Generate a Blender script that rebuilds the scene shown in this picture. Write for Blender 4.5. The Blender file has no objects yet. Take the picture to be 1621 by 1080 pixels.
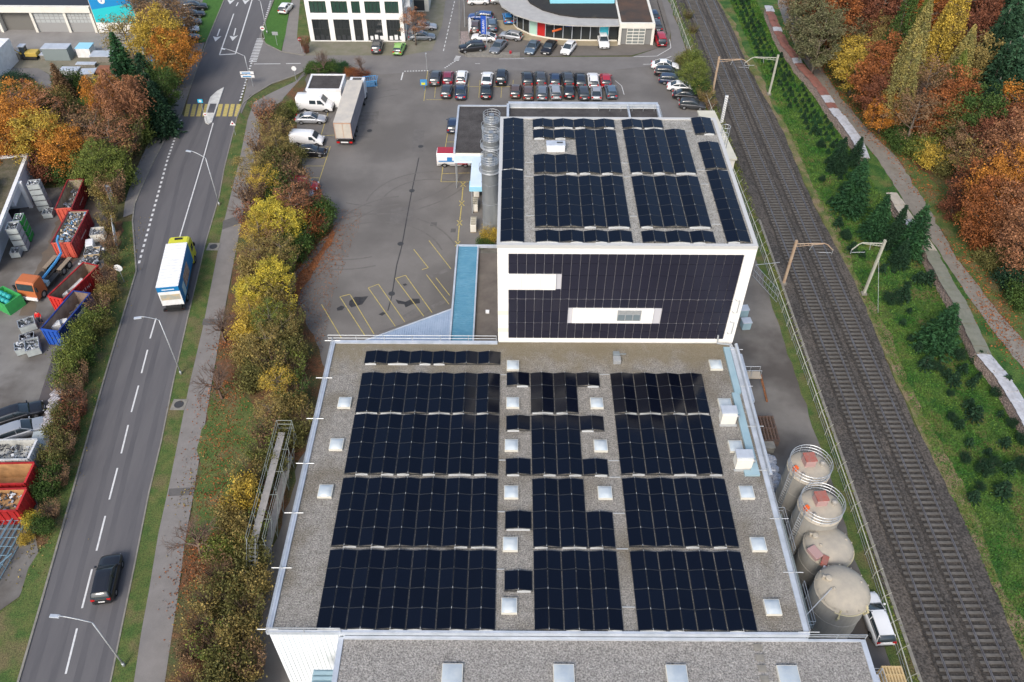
import bpy, bmesh, math, random
import numpy as np
from mathutils import Vector, Matrix
R = math.radians
rnd = random.Random(7)
scene = bpy.context.scene
COL = scene.collection

# ------------------------------------------------------------------ camera
CAMH, FPX, IW, IH = 66.0, 1310.0, 1621.0, 1080.0
_t, _r = R(44.65), R(0.3)
_fw = Vector((0, math.cos(_t), -math.sin(_t)))
_rt0 = Vector((1, 0, 0)); _up0 = _rt0.cross(_fw)
_rt = math.cos(_r)*_rt0 + math.sin(_r)*_up0
_up = -math.sin(_r)*_rt0 + math.cos(_r)*_up0
cam = bpy.data.objects.new('camera', bpy.data.cameras.new('camera'))
COL.objects.link(cam)
M3 = Matrix((_rt, _up, -_fw)).transposed()
cam.matrix_world = Matrix.Translation((0, 0, CAMH)) @ M3.to_4x4()
cam.data.sensor_width = 36.0
cam.data.lens = FPX/IW*36.0
cam.data.clip_end = 2000
cam.data.clip_start = 0.5
scene.camera = cam

def at(x, y, z=0.0):
    """survey helper: photo measurement -> point of the real place at height z"""
    d = _fw*FPX + _rt*(x-IW/2) + _up*(IH/2-y)
    s = (z-CAMH)/d.z
    return Vector((d.x*s, d.y*s, z))
def proj(p):
    v = Vector(p)-Vector((0, 0, CAMH)); k = FPX/v.dot(_fw)
    return (IW/2+k*v.dot(_rt), IH/2-k*v.dot(_up))
def height_for(bx, by, ty):
    b = at(bx, by); h = 0.0
    while h < 60 and proj((b.x, b.y, h))[1] > ty: h += 0.1
    return h

# ------------------------------------------------------------------ tagging
def tag(o, label=None, cat=None, group=None, kind=None):
    if label: o['label'] = label
    if cat: o['category'] = cat
    if group: o['group'] = group
    if kind: o['kind'] = kind
    return o
def empty(name, loc=(0, 0, 0), rz=0.0, label=None, cat=None, group=None):
    o = bpy.data.objects.new(name, None); COL.objects.link(o)
    o.location = loc; o.rotation_euler = (0, 0, rz); o.empty_display_size = .3
    return tag(o, label, cat, group)
_KO = {}
def children(o): return list(_KO.get(o, []))
def adopt(child, parent):
    if parent is not None:
        child.parent = parent; _KO.setdefault(parent, []).append(child)
def copy_tree(o, parent=None):
    c = o.copy(); COL.objects.link(c)
    if parent is not None: adopt(c, parent)
    for ch in children(o): copy_tree(ch, c)
    return c
def set_mat(o, m, slot=0):
    s = o.material_slots[slot]; s.link = 'OBJECT'; s.material = m

# ------------------------------------------------------------------ materials
MATS = {}
def mat(name, col, rough=.75, col2=None, scale=4.0, detail=4, bump=0.0, bscale=None, metal=0.0,
        spec=.35, stretch=None, lo=.35, hi=.65, col3=None, scale3=.15, lo3=.45, hi3=.62, coat=0, fine=0.0, fscale=30):
    m = bpy.data.materials.new(name); m.use_nodes = True
    nt = m.node_tree; b = nt.nodes['Principled BSDF']; L = nt.links.new
    c = (*col, 1) if len(col) == 3 else col
    b.inputs['Base Color'].default_value = c
    b.inputs['Roughness'].default_value = rough
    b.inputs['Metallic'].default_value = metal
    b.inputs['Specular IOR Level'].default_value = spec
    if coat: b.inputs['Coat Weight'].default_value = coat; b.inputs['Coat Roughness'].default_value = .08
    if col2 or bump or col3 or fine:
        tc = nt.nodes.new('ShaderNodeTexCoord'); mp = nt.nodes.new('ShaderNodeMapping')
        L(tc.outputs['Object'], mp.inputs[0])
        if stretch: mp.inputs['Scale'].default_value = stretch
        last = None
        if col2:
            n = nt.nodes.new('ShaderNodeTexNoise'); n.inputs['Scale'].default_value = scale; n.inputs['Detail'].default_value = detail
            n.inputs['Roughness'].default_value = .62
            L(mp.outputs[0], n.inputs[0])
            r = nt.nodes.new('ShaderNodeMapRange'); r.inputs[1].default_value = lo; r.inputs[2].default_value = hi
            L(n.outputs[0], r.inputs[0])
            x = nt.nodes.new('ShaderNodeMix'); x.data_type = 'RGBA'
            x.inputs[6].default_value = c; x.inputs[7].default_value = (*col2, 1)
            L(r.outputs[0], x.inputs[0]); last = x.outputs[2]
        if col3:
            n = nt.nodes.new('ShaderNodeTexNoise'); n.inputs['Scale'].default_value = scale3; n.inputs['Detail'].default_value = 5
            L(tc.outputs['Object'], n.inputs[0])
            r = nt.nodes.new('ShaderNodeMapRange'); r.inputs[1].default_value = lo3; r.inputs[2].default_value = hi3
            L(n.outputs[0], r.inputs[0])
            x = nt.nodes.new('ShaderNodeMix'); x.data_type = 'RGBA'
            if last: L(last, x.inputs[6])
            else: x.inputs[6].default_value = c
            x.inputs[7].default_value = (*col3, 1)
            L(r.outputs[0], x.inputs[0]); last = x.outputs[2]
        if fine:
            n = nt.nodes.new('ShaderNodeTexNoise'); n.inputs['Scale'].default_value = fscale; n.inputs['Detail'].default_value = 2
            L(tc.outputs['Object'], n.inputs[0])
            r = nt.nodes.new('ShaderNodeMapRange'); r.inputs[1].default_value = .3; r.inputs[2].default_value = .7
            r.inputs[3].default_value = 1-fine; r.inputs[4].default_value = 1+fine
            L(n.outputs[0], r.inputs[0])
            x = nt.nodes.new('ShaderNodeVectorMath'); x.operation = 'SCALE'
            if last: L(last, x.inputs[0])
            else: x.inputs[0].default_value = col[:3]
            L(r.outputs[0], x.inputs[3]); last = x.outputs[0]
        if last: L(last, b.inputs['Base Color'])
        if bump:
            n = nt.nodes.new('ShaderNodeTexNoise'); n.inputs['Scale'].default_value = bscale or scale*3; n.inputs['Detail'].default_value = 3
            L(mp.outputs[0], n.inputs[0])
            bp = nt.nodes.new('ShaderNodeBump'); bp.inputs['Strength'].default_value = bump; bp.inputs['Distance'].default_value = .1
            L(n.outputs[0], bp.inputs['Height']); L(bp.outputs[0], b.inputs['Normal'])
    MATS[name] = m
    return m
def glass_mat(name, col, rough=.08):
    m = mat(name, col, rough, spec=.8); return m
def leaf_mat(name, a, b_, c_=None, scale=.9):
    """leaf colour: two hues in clumps plus leaf-to-leaf variation"""
    m = bpy.data.materials.new(name); m.use_nodes = True
    nt = m.node_tree; L = nt.links.new; b = nt.nodes['Principled BSDF']
    b.inputs['Roughness'].default_value = .7; b.inputs['Specular IOR Level'].default_value = .15
    tc = nt.nodes.new('ShaderNodeTexCoord'); oi = nt.nodes.new('ShaderNodeObjectInfo')
    ad = nt.nodes.new('ShaderNodeVectorMath'); ad.operation = 'ADD'
    L(tc.outputs['Object'], ad.inputs[0]); L(oi.outputs['Location'], ad.inputs[1])
    n = nt.nodes.new('ShaderNodeTexNoise'); n.inputs['Scale'].default_value = scale; n.inputs['Detail'].default_value = 3
    L(ad.outputs[0], n.inputs[0])
    r = nt.nodes.new('ShaderNodeMapRange'); r.inputs[1].default_value = .38; r.inputs[2].default_value = .62
    L(n.outputs[0], r.inputs[0])
    x = nt.nodes.new('ShaderNodeMix'); x.data_type = 'RGBA'
    x.inputs[6].default_value = (*a, 1); x.inputs[7].default_value = (*b_, 1); L(r.outputs[0], x.inputs[0])
    n2 = nt.nodes.new('ShaderNodeTexWhiteNoise'); n2.noise_dimensions = '1D'
    g = nt.nodes.new('ShaderNodeNewGeometry'); L(g.outputs['Random Per Island'], n2.inputs['W'])
    r2 = nt.nodes.new('ShaderNodeMapRange'); r2.inputs[3].default_value = .6; r2.inputs[4].default_value = 1.45
    L(n2.outputs['Value'], r2.inputs[0])
    s = nt.nodes.new('ShaderNodeVectorMath'); s.operation = 'SCALE'
    L(x.outputs[2], s.inputs[0]); L(r2.outputs[0], s.inputs[3])
    L(s.outputs[0], b.inputs['Base Color'])
    MATS[name] = m
    return m

# ------------------------------------------------------------------ mesh builder
class MB:
    def __init__(self): self.v = []; self.f = []; self.mi = []; self.m = 0
    def add(self, vs, fs, m=None):
        o = len(self.v); self.v += [tuple(p) for p in vs]
        self.f += [tuple(i+o for i in f) for f in fs]; self.mi += [self.m if m is None else m]*len(fs)
        return self
    def box(self, x0, x1, y0, y1, z0, z1, m=None):
        vs = [(x, y, z) for z in (z0, z1) for x, y in ((x0, y0), (x1, y0), (x1, y1), (x0, y1))]
        return self.add(vs, [(3, 2, 1, 0), (4, 5, 6, 7), (0, 1, 5, 4), (1, 2, 6, 5), (2, 3, 7, 6), (3, 0, 4, 7)], m)
    def cbox(self, c, s, rz=0, m=None, rot=None):
        M = rot if rot is not None else Matrix.Rotation(rz, 3, 'Z')
        c = Vector(c); h = Vector(s)*.5
        vs = [c+M@Vector((x*h.x, y*h.y, z*h.z)) for z in (-1, 1) for x, y in ((-1, -1), (1, -1), (1, 1), (-1, 1))]
        return self.add(vs, [(3, 2, 1, 0), (4, 5, 6, 7), (0, 1, 5, 4), (1, 2, 6, 5), (2, 3, 7, 6), (3, 0, 4, 7)], m)
    def prism(self, pts, z0, z1, m=None, top=True, bottom=True):
        n = len(pts); a = sum(pts[i][0]*pts[(i+1) % n][1]-pts[(i+1) % n][0]*pts[i][1] for i in range(n))
        if a < 0: pts = pts[::-1]
        vs = [(p[0], p[1], z0) for p in pts]+[(p[0], p[1], z1) for p in pts]
        fs = [(i, (i+1) % n, n+(i+1) % n, n+i) for i in range(n)]
        if top: fs.append(tuple(range(n, 2*n)))
        if bottom: fs.append(tuple(range(n-1, -1, -1)))
        return self.add(vs, fs, m)
    def tube(self, path, r, n=6, m=None, cap=True):
        path = [Vector(p) for p in path]; k = len(path)
        rs = r if isinstance(r, (list, tuple)) else [r]*k
        vs = []; fs = []
        for i, p in enumerate(path):
            d = (path[min(i+1, k-1)]-path[max(i-1, 0)])
            if d.length < 1e-6: d = Vector((0, 0, 1))
            d.normalize(); a = d.cross(Vector((0, 0, 1)) if abs(d.z) < .9 else Vector((1, 0, 0))).normalized(); b = d.cross(a)
            for j in range(n):
                t = 2*math.pi*j/n; vs.append(p+(a*math.cos(t)+b*math.sin(t))*rs[i])
        for i in range(k-1):
            for j in range(n):
                fs.append((i*n+j, i*n+(j+1) % n, (i+1)*n+(j+1) % n, (i+1)*n+j))
        if cap: fs.append(tuple(range(n-1, -1, -1))); fs.append(tuple(range((k-1)*n, k*n)))
        return self.add(vs, fs, m)
    def lathe(self, prof, c=(0, 0), n=24, m=None):
        vs = []; fs = []; k = len(prof)
        for r, z in prof:
            for j in range(n):
                t = 2*math.pi*j/n; vs.append((c[0]+r*math.cos(t), c[1]+r*math.sin(t), z))
        for i in range(k-1):
            for j in range(n):
                fs.append((i*n+j, i*n+(j+1) % n, (i+1)*n+(j+1) % n, (i+1)*n+j))
        fs.append(tuple(range(n-1, -1, -1))); fs.append(tuple(range((k-1)*n, k*n)))
        return self.add(vs, fs, m)
    def ring(self, c, r, z, tr=.03, n=28, a0=0, a1=360, m=None):
        p = [(c[0]+r*math.cos(R(a0+(a1-a0)*i/n)), c[1]+r*math.sin(R(a0+(a1-a0)*i/n)), z) for i in range(n+1)]
        return self.tube(p, tr, 4, m, cap=False)
    def build(self, name, mats, parent=None, smooth=False, bevel=0):
        me = bpy.data.meshes.new(name); me.from_pydata(self.v, [], self.f)
        for q in (mats if isinstance(mats, (list, tuple)) else [mats]): me.materials.append(q)
        me.polygons.foreach_set('material_index', self.mi)
        if smooth: me.polygons.foreach_set('use_smooth', [True]*len(me.polygons))
        me.update()
        o = bpy.data.objects.new(name, me); COL.objects.link(o); adopt(o, parent)
        if bevel:
            b = o.modifiers.new('bevel', 'BEVEL'); b.width = bevel; b.segments = 2; b.limit_method = 'ANGLE'
        return o
def quads_mesh(name, V, mats, mi=None):
    """V: (n,4,3) array of separate quads"""
    V = np.asarray(V, dtype=np.float32); n = len(V)
    me = bpy.data.meshes.new(name)
    me.vertices.add(n*4); me.vertices.foreach_set('co', V.reshape(-1))
    me.loops.add(n*4); me.loops.foreach_set('vertex_index', np.arange(n*4, dtype=np.int32))
    me.polygons.add(n); me.polygons.foreach_set('loop_start', np.arange(0, n*4, 4, dtype=np.int32))
    try: me.polygons.foreach_set('loop_total', np.full(n, 4, dtype=np.int32))
    except Exception: pass
    for q in (mats if isinstance(mats, (list, tuple)) else [mats]): me.materials.append(q)
    if mi is not None: me.polygons.foreach_set('material_index', np.asarray(mi, dtype=np.int32))
    me.update(calc_edges=True); me.validate()
    return me
def link(name, me, parent=None, loc=(0, 0, 0)):
    o = bpy.data.objects.new(name, me); COL.objects.link(o); o.location = loc; adopt(o, parent); return o

def jitter_poly(pts, amp, step, seed=1):
    r = random.Random(seed); out = []
    n = len(pts)
    for i in range(n):
        a = Vector(pts[i][:2]); b = Vector(pts[(i+1) % n][:2]); k = max(1, int((b-a).length/step))
        nrm = Vector((-(b-a).y, (b-a).x)); nrm = nrm.normalized() if nrm.length else nrm
        for j in range(k):
            p = a.lerp(b, j/k)
            out.append(tuple(p+nrm*(r.uniform(-amp, amp) if j else 0)))
    return out
def sheet(name, pts, z, m, amp=0, step=1.5, seed=1, label=None, kind='structure', parent=None):
    p = [(q[0], q[1]) for q in pts]
    if amp: p = jitter_poly(p, amp, step, seed)
    a = sum(p[i][0]*p[(i+1) % len(p)][1]-p[(i+1) % len(p)][0]*p[i][1] for i in range(len(p)))
    if a < 0: p = p[::-1]
    bm = bmesh.new(); vs = [bm.verts.new((x, y, z)) for x, y in p]
    f = bm.faces.new(vs); f.normal_update(); bm.normal_update(); bmesh.ops.triangulate(bm, faces=[f], ngon_method='EAR_CLIP')
    ar = sum(q.calc_area() for q in bm.faces)
    if abs(ar-abs(a)/2) > .01*ar+.1: print('AREA', name, ar, abs(a)/2)
    xs_ = [q[0] for q in p]; ys_ = [q[1] for q in p]; st = max(5, (max(xs_)-min(xs_)+max(ys_)-min(ys_))/90)
    for ax, a0, a1 in ((0, min(xs_), max(xs_)), (1, min(ys_), max(ys_))):   # cut into a grid: long sliver triangles shade badly
        k = a0+st
        while k < a1:
            co = [0, 0, z]; no = [0, 0, 0]; co[ax] = k; no[ax] = 1
            bmesh.ops.bisect_plane(bm, geom=bm.verts[:]+bm.edges[:]+bm.faces[:], plane_co=co, plane_no=no); k += st
    bm.normal_update()
    bmesh.ops.reverse_faces(bm, faces=[q for q in bm.faces if q.normal.z < 0])
    me = bpy.data.meshes.new(name); bm.to_mesh(me); bm.free(); me.materials.append(m)
    o = bpy.data.objects.new(name, me); COL.objects.link(o); adopt(o, parent)
    if kind and parent is None: o['kind'] = kind
    return o
def pxs(pts, z=0): return [tuple(at(x, y, z))[:2] for x, y in pts]
def strip_poly(path, w):
    path = [Vector(p[:2]) for p in path]; l = []; r = []
    for i, p in enumerate(path):
        d = (path[min(i+1, len(path)-1)]-path[max(i-1, 0)]).normalized(); n = Vector((-d.y, d.x))
        l.append(tuple(p+n*w/2)); r.append(tuple(p-n*w/2))
    return l+r[::-1]
def text_mesh(s, size, name, m, parent=None, depth=.01):
    """lettering as thin mesh, lying in its local XY plane"""
    cu = bpy.data.curves.new(name, 'FONT'); cu.body = s; cu.size = size; cu.align_x = 'CENTER'; cu.align_y = 'CENTER'; cu.extrude = depth
    cu.resolution_u = 2
    tmp = bpy.data.objects.new('tmp', cu); COL.objects.link(tmp)
    dg = bpy.context.evaluated_depsgraph_get(); me = bpy.data.meshes.new_from_object(tmp.evaluated_get(dg))
    bpy.data.objects.remove(tmp); me.name = name
    me.materials.clear(); me.materials.append(m)
    o = bpy.data.objects.new(name, me); COL.objects.link(o); adopt(o, parent)
    return o
# ------------------------------------------------------------------ light
w = bpy.data.worlds.new('World'); scene.world = w; w.use_nodes = True
nt = w.node_tree; sky = nt.nodes.new('ShaderNodeTexSky'); sky.sky_type = 'NISHITA'
SUN_EL, SUN_AZ = R(42), R(200)          # compass angle of the sun measured clockwise from +Y
sky.sun_disc = False; sky.sun_elevation = SUN_EL; sky.sun_rotation = SUN_AZ
sky.air_density = 1.0; sky.dust_density = 3.0; sky.ozone_density = 1.0
nt.links.new(sky.outputs[0], nt.nodes['Background'].inputs[0]); nt.nodes['Background'].inputs[1].default_value = .135
sl = bpy.data.lights.new('sun', 'SUN'); sl.energy = 1.25; sl.angle = R(18); sl.color = (1, .95, .88)
so = bpy.data.objects.new('sun', sl); COL.objects.link(so)
sd = Vector((math.sin(SUN_AZ)*math.cos(SUN_EL), math.cos(SUN_AZ)*math.cos(SUN_EL), math.sin(SUN_EL)))
so.rotation_euler = sd.to_track_quat('Z', 'Y').to_euler(); so.location = (0, -50, 120)
vs = scene.view_settings; vs.view_transform = 'Standard'; vs.look = 'None'; vs.gamma = 1; vs.exposure = 0.78; vs.use_curve_mapping = False
scene.render.engine = 'CYCLES'; scene.cycles.max_bounces = 5; scene.cycles.transparent_max_bounces = 4

# ------------------------------------------------------------------ shared materials
m_grass = mat('grass', (.045, .075, .02), .9, (.1, .12, .035), scale=.8, bump=.4, bscale=12, col3=(.11, .085, .04), scale3=.12, fine=.35, fscale=9)
m_verge = mat('verge_grass', (.05, .095, .02), .9, (.11, .125, .035), scale=.7, bump=.5, bscale=14, col3=(.13, .11, .05), scale3=.35, lo3=.5, hi3=.66, fine=.4, fscale=9)
m_lawn = mat('lawn_grass', (.045, .12, .018), .9, (.06, .15, .025), scale=2, bump=.3, bscale=14, fine=.2, fscale=10)
m_field = mat('plantation_grass', (.025, .078, .014), .95, (.07, .125, .025), scale=.5, detail=10, lo=.42, hi=.58, bump=.8, bscale=4, col3=(.13, .115, .04), scale3=.3, lo3=.52, hi3=.66, fine=.4, fscale=6)
m_litter = mat('leaf_litter', (.17, .075, .035), .95, (.09, .06, .03), scale=2.2, detail=8, bump=.5, bscale=12, col3=(.07, .085, .03), scale3=.3, fine=.4, fscale=9)
m_floor = mat('forest_floor', (.085, .06, .03), .95, (.15, .065, .03), scale=.9, detail=8, bump=.5, bscale=8, col3=(.055, .09, .025), scale3=.18, fine=.4, fscale=7)
m_rust = mat('rust_leaves', (.27, .1, .045), .95, (.15, .075, .035), scale=3, detail=7, bump=.4, bscale=14, fine=.3, fscale=10)
m_road = mat('road_asphalt', (.104, .1, .103), .85, (.124, .119, .12), scale=.5, detail=6, stretch=(1.2, .12, 1), bump=.1, bscale=60, fine=.08, fscale=30)
m_side = mat('side_road_asphalt', (.155, .146, .138), .85, (.185, .175, .165), scale=.35, detail=6, bump=.1, bscale=50, fine=.08, fscale=25)
m_yard = mat('yard_asphalt', (.15, .14, .128), .85, (.18, .168, .154), scale=.28, detail=8, bump=.1, bscale=50, col3=(.125, .116, .106), scale3=.09, fine=.09, fscale=25)
m_lane = mat('lane_concrete', (.15, .138, .122), .9, (.2, .185, .165), scale=.25, detail=7, bump=.1, bscale=40, col3=(.085, .075, .066), scale3=.12, fine=.1, fscale=20)
m_scrapyard = mat('recycling_yard_concrete', (.15, .142, .13), .9, (.2, .19, .175), scale=.3, detail=8, col3=(.1, .09, .08), scale3=.2, fine=.1, fscale=20)
m_pave = mat('pavement_asphalt', (.185, .172, .158), .88, (.215, .2, .186), scale=.8, detail=5, bump=.1, bscale=50, fine=.08, fscale=25)
m_kerb = mat('kerb_stone', (.25, .235, .2), .8, (.18, .17, .145), scale=2, fine=.1)
m_white = mat('white_paint_marking', (.62, .62, .6), .6, (.42, .42, .41), scale=3, detail=6, lo=.5, hi=.75)
m_yellow = mat('yellow_paint_marking', (.5, .4, .12), .7, (.27, .235, .12), scale=3, detail=6, lo=.45, hi=.7)
m_ballast = mat('track_ballast', (.082, .074, .066), .95, (.047, .043, .039), scale=1.2, detail=9, bump=.9, bscale=9, col3=(.092, .08, .068), scale3=.16, fine=.55, fscale=5)
m_ballast2 = mat('dark_ballast', (.06, .053, .046), .95, (.038, .034, .03), scale=1.5, detail=9, bump=.9, bscale=10, fine=.5, fscale=6)
m_path = mat('gravel_path', (.23, .21, .18), .95, (.18, .165, .14), scale=1.1, detail=7, bump=.2, bscale=30, col3=(.17, .14, .105), scale3=.25, lo3=.6, hi3=.8, fine=.12, fscale=15)
m_pavers = mat('pale_pavers', (.27, .25, .2), .9, (.2, .19, .14), scale=1.3, detail=6, fine=.12, fscale=6)
m_steel = mat('galvanised_steel', (.5, .52, .53), .45, metal=.5, col2=(.4, .42, .43), scale=4)
m_whitemetal = mat('white_metal', (.8, .8, .79), .5, (.68, .68, .66), scale=1.5)
m_black = mat('black_rubber', (.012, .012, .012), .8)
m_darkglass = glass_mat('dark_glass', (.012, .016, .018))
m_wood = mat('weathered_wood', (.22, .17, .12), .85, (.3, .24, .17), scale=6, stretch=(1, 8, 1))

# ------------------------------------------------------------------ ground
sheet('ground', [(-400, -60), (400, -60), (400, 900), (-400, 900)], -.06, m_grass)
def py(pts, x): pass
RL = pxs([(30, 1077), (64, 960), (115, 780), (161, 615), (189, 520), (204, 470), (216, 430)])
RLtop = pxs([(225, 380), (237, 315), (251, 262), (291, 184), (306, 125), (327, 67), (355, 0)])
RR = pxs([(175, 1080), (192, 997), (214, 891), (236, 780), (255, 701), (274, 607), (298, 500), (325, 387), (347, 312), (355, 267), (375, 187)])
def ext(p, q, d):  # extend beyond p away from q
    v = (Vector(p)-Vector(q)).normalized(); r_ = Vector(p)+v*d; return (r_.x, r_.y)
lo_l, lo_r = ext(RL[0], RL[1], 70), ext(RR[0], RR[1], 70)
hi_l = ext(RLtop[-1], RLtop[-2], 90); RRtop = pxs([(379, 163), (400, 95), (415, 52), (433, 0)]); hi_r = ext(RRtop[-1], RRtop[-2], 90)
road = sheet('road', [lo_l]+RL+RLtop+[hi_l, hi_r]+RRtop[::-1]+RR[::-1]+[lo_r], .0, m_road)
# wide asphalt pull-in west of the dashed line
pull = pxs([(216, 430), (210, 350), (213, 325), (225, 295), (246, 250), (262, 220), (287, 180), (291, 184), (251, 262), (237, 315), (225, 380)])
sheet('cycle_lane', pull, .003, m_road)
# pavement west of the road at the far end
sheet('west_pavement', pxs([(195, 345), (212, 338), (213, 325), (225, 295), (246, 250), (262, 220), (287, 180), (306, 125), (324, 68), (302, 70), (302, 84), (270, 150), (240, 215), (215, 270), (198, 320)]), .05, m_pave)
# side road & yard : one asphalt plain with the side road laid on it
sheet('side_road', pxs([(379, 187), (383, 165), (400, 95), (412, 52), (421, 70), (445, 82), (482, 88), (640, 88), (684, 80), (700, 40), (708, -20), (735, -20), (727, 60), (727, 84), (745, 90), (1000, 90), (1062, 70), (1062, 50), (1042, -20), (1075, -20), (1086, 80), (1070, 100), (960, 112), (690, 112), (600, 118), (548, 100), (486, 101), (482, 112), (467, 120), (430, 133), (395, 152)]), .006, m_side)
YARD = pxs([(482, 112), (548, 100), (600, 118), (690, 100), (960, 100), (1070, 90), (1095, 92), (1140, 170)])+[(31.2, 86), (31.6, 68), (31.9, 45), (31.8, 30), (31.6, -5), (-18, -5), (-22.3, 25), (-21.8, 40), (-20.6, 56), (-20.4, 62)]+pxs([(477, 500), (457, 442), (480, 410), (525, 362), (527, 332), (505, 300), (470, 262), (455, 200), (440, 160)])
sheet('yard', YARD, -.008, m_yard)
sheet('rear_lane', [(21.1, 5), (31.2, 5), (31.6, 45), (31.3, 70), (30.6, 84), (22.2, 84), (21.1, 57)], .0, m_lane)
# dealership forecourt
sheet('forecourt', pxs([(727, 84), (727, 60), (735, -20), (1042, -20), (1062, 50), (1058, 72), (1000, 88), (745, 90)]), .012, mat('forecourt_asphalt', (.125, .112, .098), .88, (.155, .14, .122), scale=.3, detail=7, fine=.1))
sheet('showroom_paving', [(-3.4, 152), (-3.2, 150), (-1.2, 146.5), (1.8, 143.8), (5.8, 142.2), (10.2, 141.6), (18.6, 141.5), (18.6, 143.5), (10, 143.7), (5, 145), (1.5, 147.5), (-.8, 152)], .03, mat('tan_paving', (.36, .3, .2), .85, (.3, .26, .18), scale=1.5))
sheet('office_parking', pxs([(482, 88), (487, 66), (640, 64), (648, 0), (645, -20), (708, -20), (700, 40), (684, 80), (640, 88)]), .012, mat('parking_pavers', (.2, .185, .145), .9, (.15, .15, .1), scale=.6, detail=6, fine=.12))
sheet('office_footpath', pxs([(446, 82), (468, -30), (477, -30), (482, 30), (484, 88)]), .02, m_pave)
sheet('office_lawn', pxs([(415, 50), (421, 69), (445, 81), (452, 55), (461, -5), (437, -5), (425, 25)]), .03, m_lawn)
sheet('office_side_lawn', pxs([(470, 60), (476, -10), (482, 10), (491, 66), (484, 74), (476, 72)]), .03, m_verge)
# verge & footpath east of the road
PW = pxs([(212, 1080), (224, 1000), (236, 935), (251, 844), (268, 768), (299, 613), (321, 520), (352, 362), (370, 290), (380, 250), (392, 190), (402, 162), (430, 147), (470, 128)])
PE = pxs([(261, 1080), (273, 1000), (283, 935), (292, 863), (307, 780), (333, 621), (350, 521), (385, 337), (400, 262), (415, 195), (440, 165), (486, 114)])
pw0, pe0 = ext(PW[0], PW[1], 70), ext(PE[0], PE[1], 70)
sheet('footpath', [pw0]+PW+PE[::-1]+[pe0], .03, m_pave)
sheet('east_verge', [lo_r]+RR+pxs([(380, 178), (392, 190)])+PW[:11][::-1][1:]+[pw0], .02, m_verge, 0)
sheet('hedge_ground', [pe0]+PE+pxs([(486, 120), (470, 200), (478, 262), (508, 300), (529, 332), (527, 362), (482, 412), (458, 442)])+[(-20.2, 62), (-20.4, 56), (-21.6, 40), (-22.1, 25), (-17.9, -5), (-17, -40)], .015, m_litter, .25, 1.2, 3)
sheet('hedge_lawn', PE[3:6]+pxs([(372, 600), (400, 640), (405, 720), (370, 800), (330, 850), (300, 863)]), .05, m_verge, .5, 1.2, 4)
sheet('fallen_leaves', pxs([(527, 362), (500, 405), (470, 440), (462, 470), (470, 480), (484, 450), (505, 415), (530, 372)]), .02, m_rust, .25, 1, 5)
# west verge
WV = [(RL[i]) for i in range(len(RL))]
sheet('west_verge', [lo_l]+WV+pxs([(210, 350), (195, 352), (190, 400), (172, 480), (145, 560), (125, 640), (100, 740), (70, 860), (45, 900), (30, 950), (-5, 975), (-40, 1080)])+[(-60, -10)], .02, m_verge, 0)
sheet('hedge_bank', pxs([(195, 350), (190, 400), (175, 470), (150, 545), (128, 630), (103, 740), (75, 860), (60, 870), (60, 800), (85, 690), (105, 590), (130, 500), (165, 420), (170, 350)]), .035, m_litter, .3, 1, 8)
# recycling yard
sheet('recycling_yard', pxs([(-200, 300), (60, 300), (150, 290), (170, 350), (165, 420), (135, 500), (108, 590), (88, 690), (62, 800), (60, 880), (30, 945), (-5, 970), (-300, 1000)]), .0, m_scrapyard, .15, 1, 9)
sheet('yard_patch', pxs([(87, 552), (106, 555), (96, 640), (70, 700), (56, 660), (62, 632)]), .012, mat('dark_patch', (.075, .07, .078), .9, (.1, .085, .08), scale=.6))
sheet('yard_patch', pxs([(100, 330), (140, 300), (160, 330), (140, 400), (70, 440), (50, 500), (30, 500), (60, 420)]), .012, mat('brown_stain', (.15, .115, .085), .95, (.12, .1, .08), scale=.5), .3, .8, 4)
# builders yard at the far left
sheet('workshop_apron', pxs([(-200, 54), (-200, 82), (180, 84), (215, 70), (225, 45), (200, 30)]), .0, mat('pale_concrete', (.26, .25, .235), .9, (.2, .19, .18), scale=.25, detail=7, fine=.08), .15, 1, 2)
sheet('builders_yard', pxs([(-200, 82), (180, 84), (195, 100), (182, 125), (95, 128), (60, 108), (-200, 108)]), .01, mat('dusty_ground', (.22, .2, .155), .95, (.15, .145, .1), scale=.35, detail=8, fine=.15), .2, 1, 6)
sheet('garden_drive', pxs([(-60, 108), (60, 108), (78, 118), (85, 145), (78, 160), (50, 158), (58, 140), (55, 125), (40, 120), (0, 118), (-60, 120)]), .015, m_side, .05, 1, 6)
sheet('garden_lawn', pxs([(100, 178), (118, 155), (142, 150), (138, 165), (118, 185)]), .03, m_lawn, .3, 1, 6)
sheet('far_verge', pxs([(300, 70), (326, 66), (355, 0), (362, -30), (330, -30), (310, 40)]), .03, m_lawn)
sheet('far_parking', pxs([(215, -30), (215, 40), (290, 70), (312, 40), (332, -30)]), .01, m_side)

# kerbs
def kerb(name, path, w_=.18, h=.1, m=m_kerb, z0=-.02):
    mb = MB(); p = strip_poly(path, w_); n = len(path)
    vs = [(q[0], q[1], z0) for q in p]+[(q[0], q[1], h) for q in p]; N = len(p)
    fs = []
    for i in range(n-1):
        fs.append((N+i, N+i+1, N+N-2-i, N+N-1-i))
    fs += [(i, (i+1) % N, N+(i+1) % N, N+i) for i in range(N)]
    # orient outward does not matter for an opaque stone
    return tag(mb.add(vs, fs).build(name, m), kind='structure')
kerb('kerb', [lo_l]+RL+pxs([(210, 350), (213, 325), (225, 295), (246, 250), (262, 220), (287, 180), (306, 125), (327, 67), (355, 0)]))
kerb('kerb', [lo_r]+RR, .14, .07)
kerb('kerb', pxs([(375, 187), (384, 165), (400, 151), (430, 133), (467, 120), (482, 112), (486, 101), (548, 100), (590, 122), (597, 140)]), .2, .1)
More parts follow.
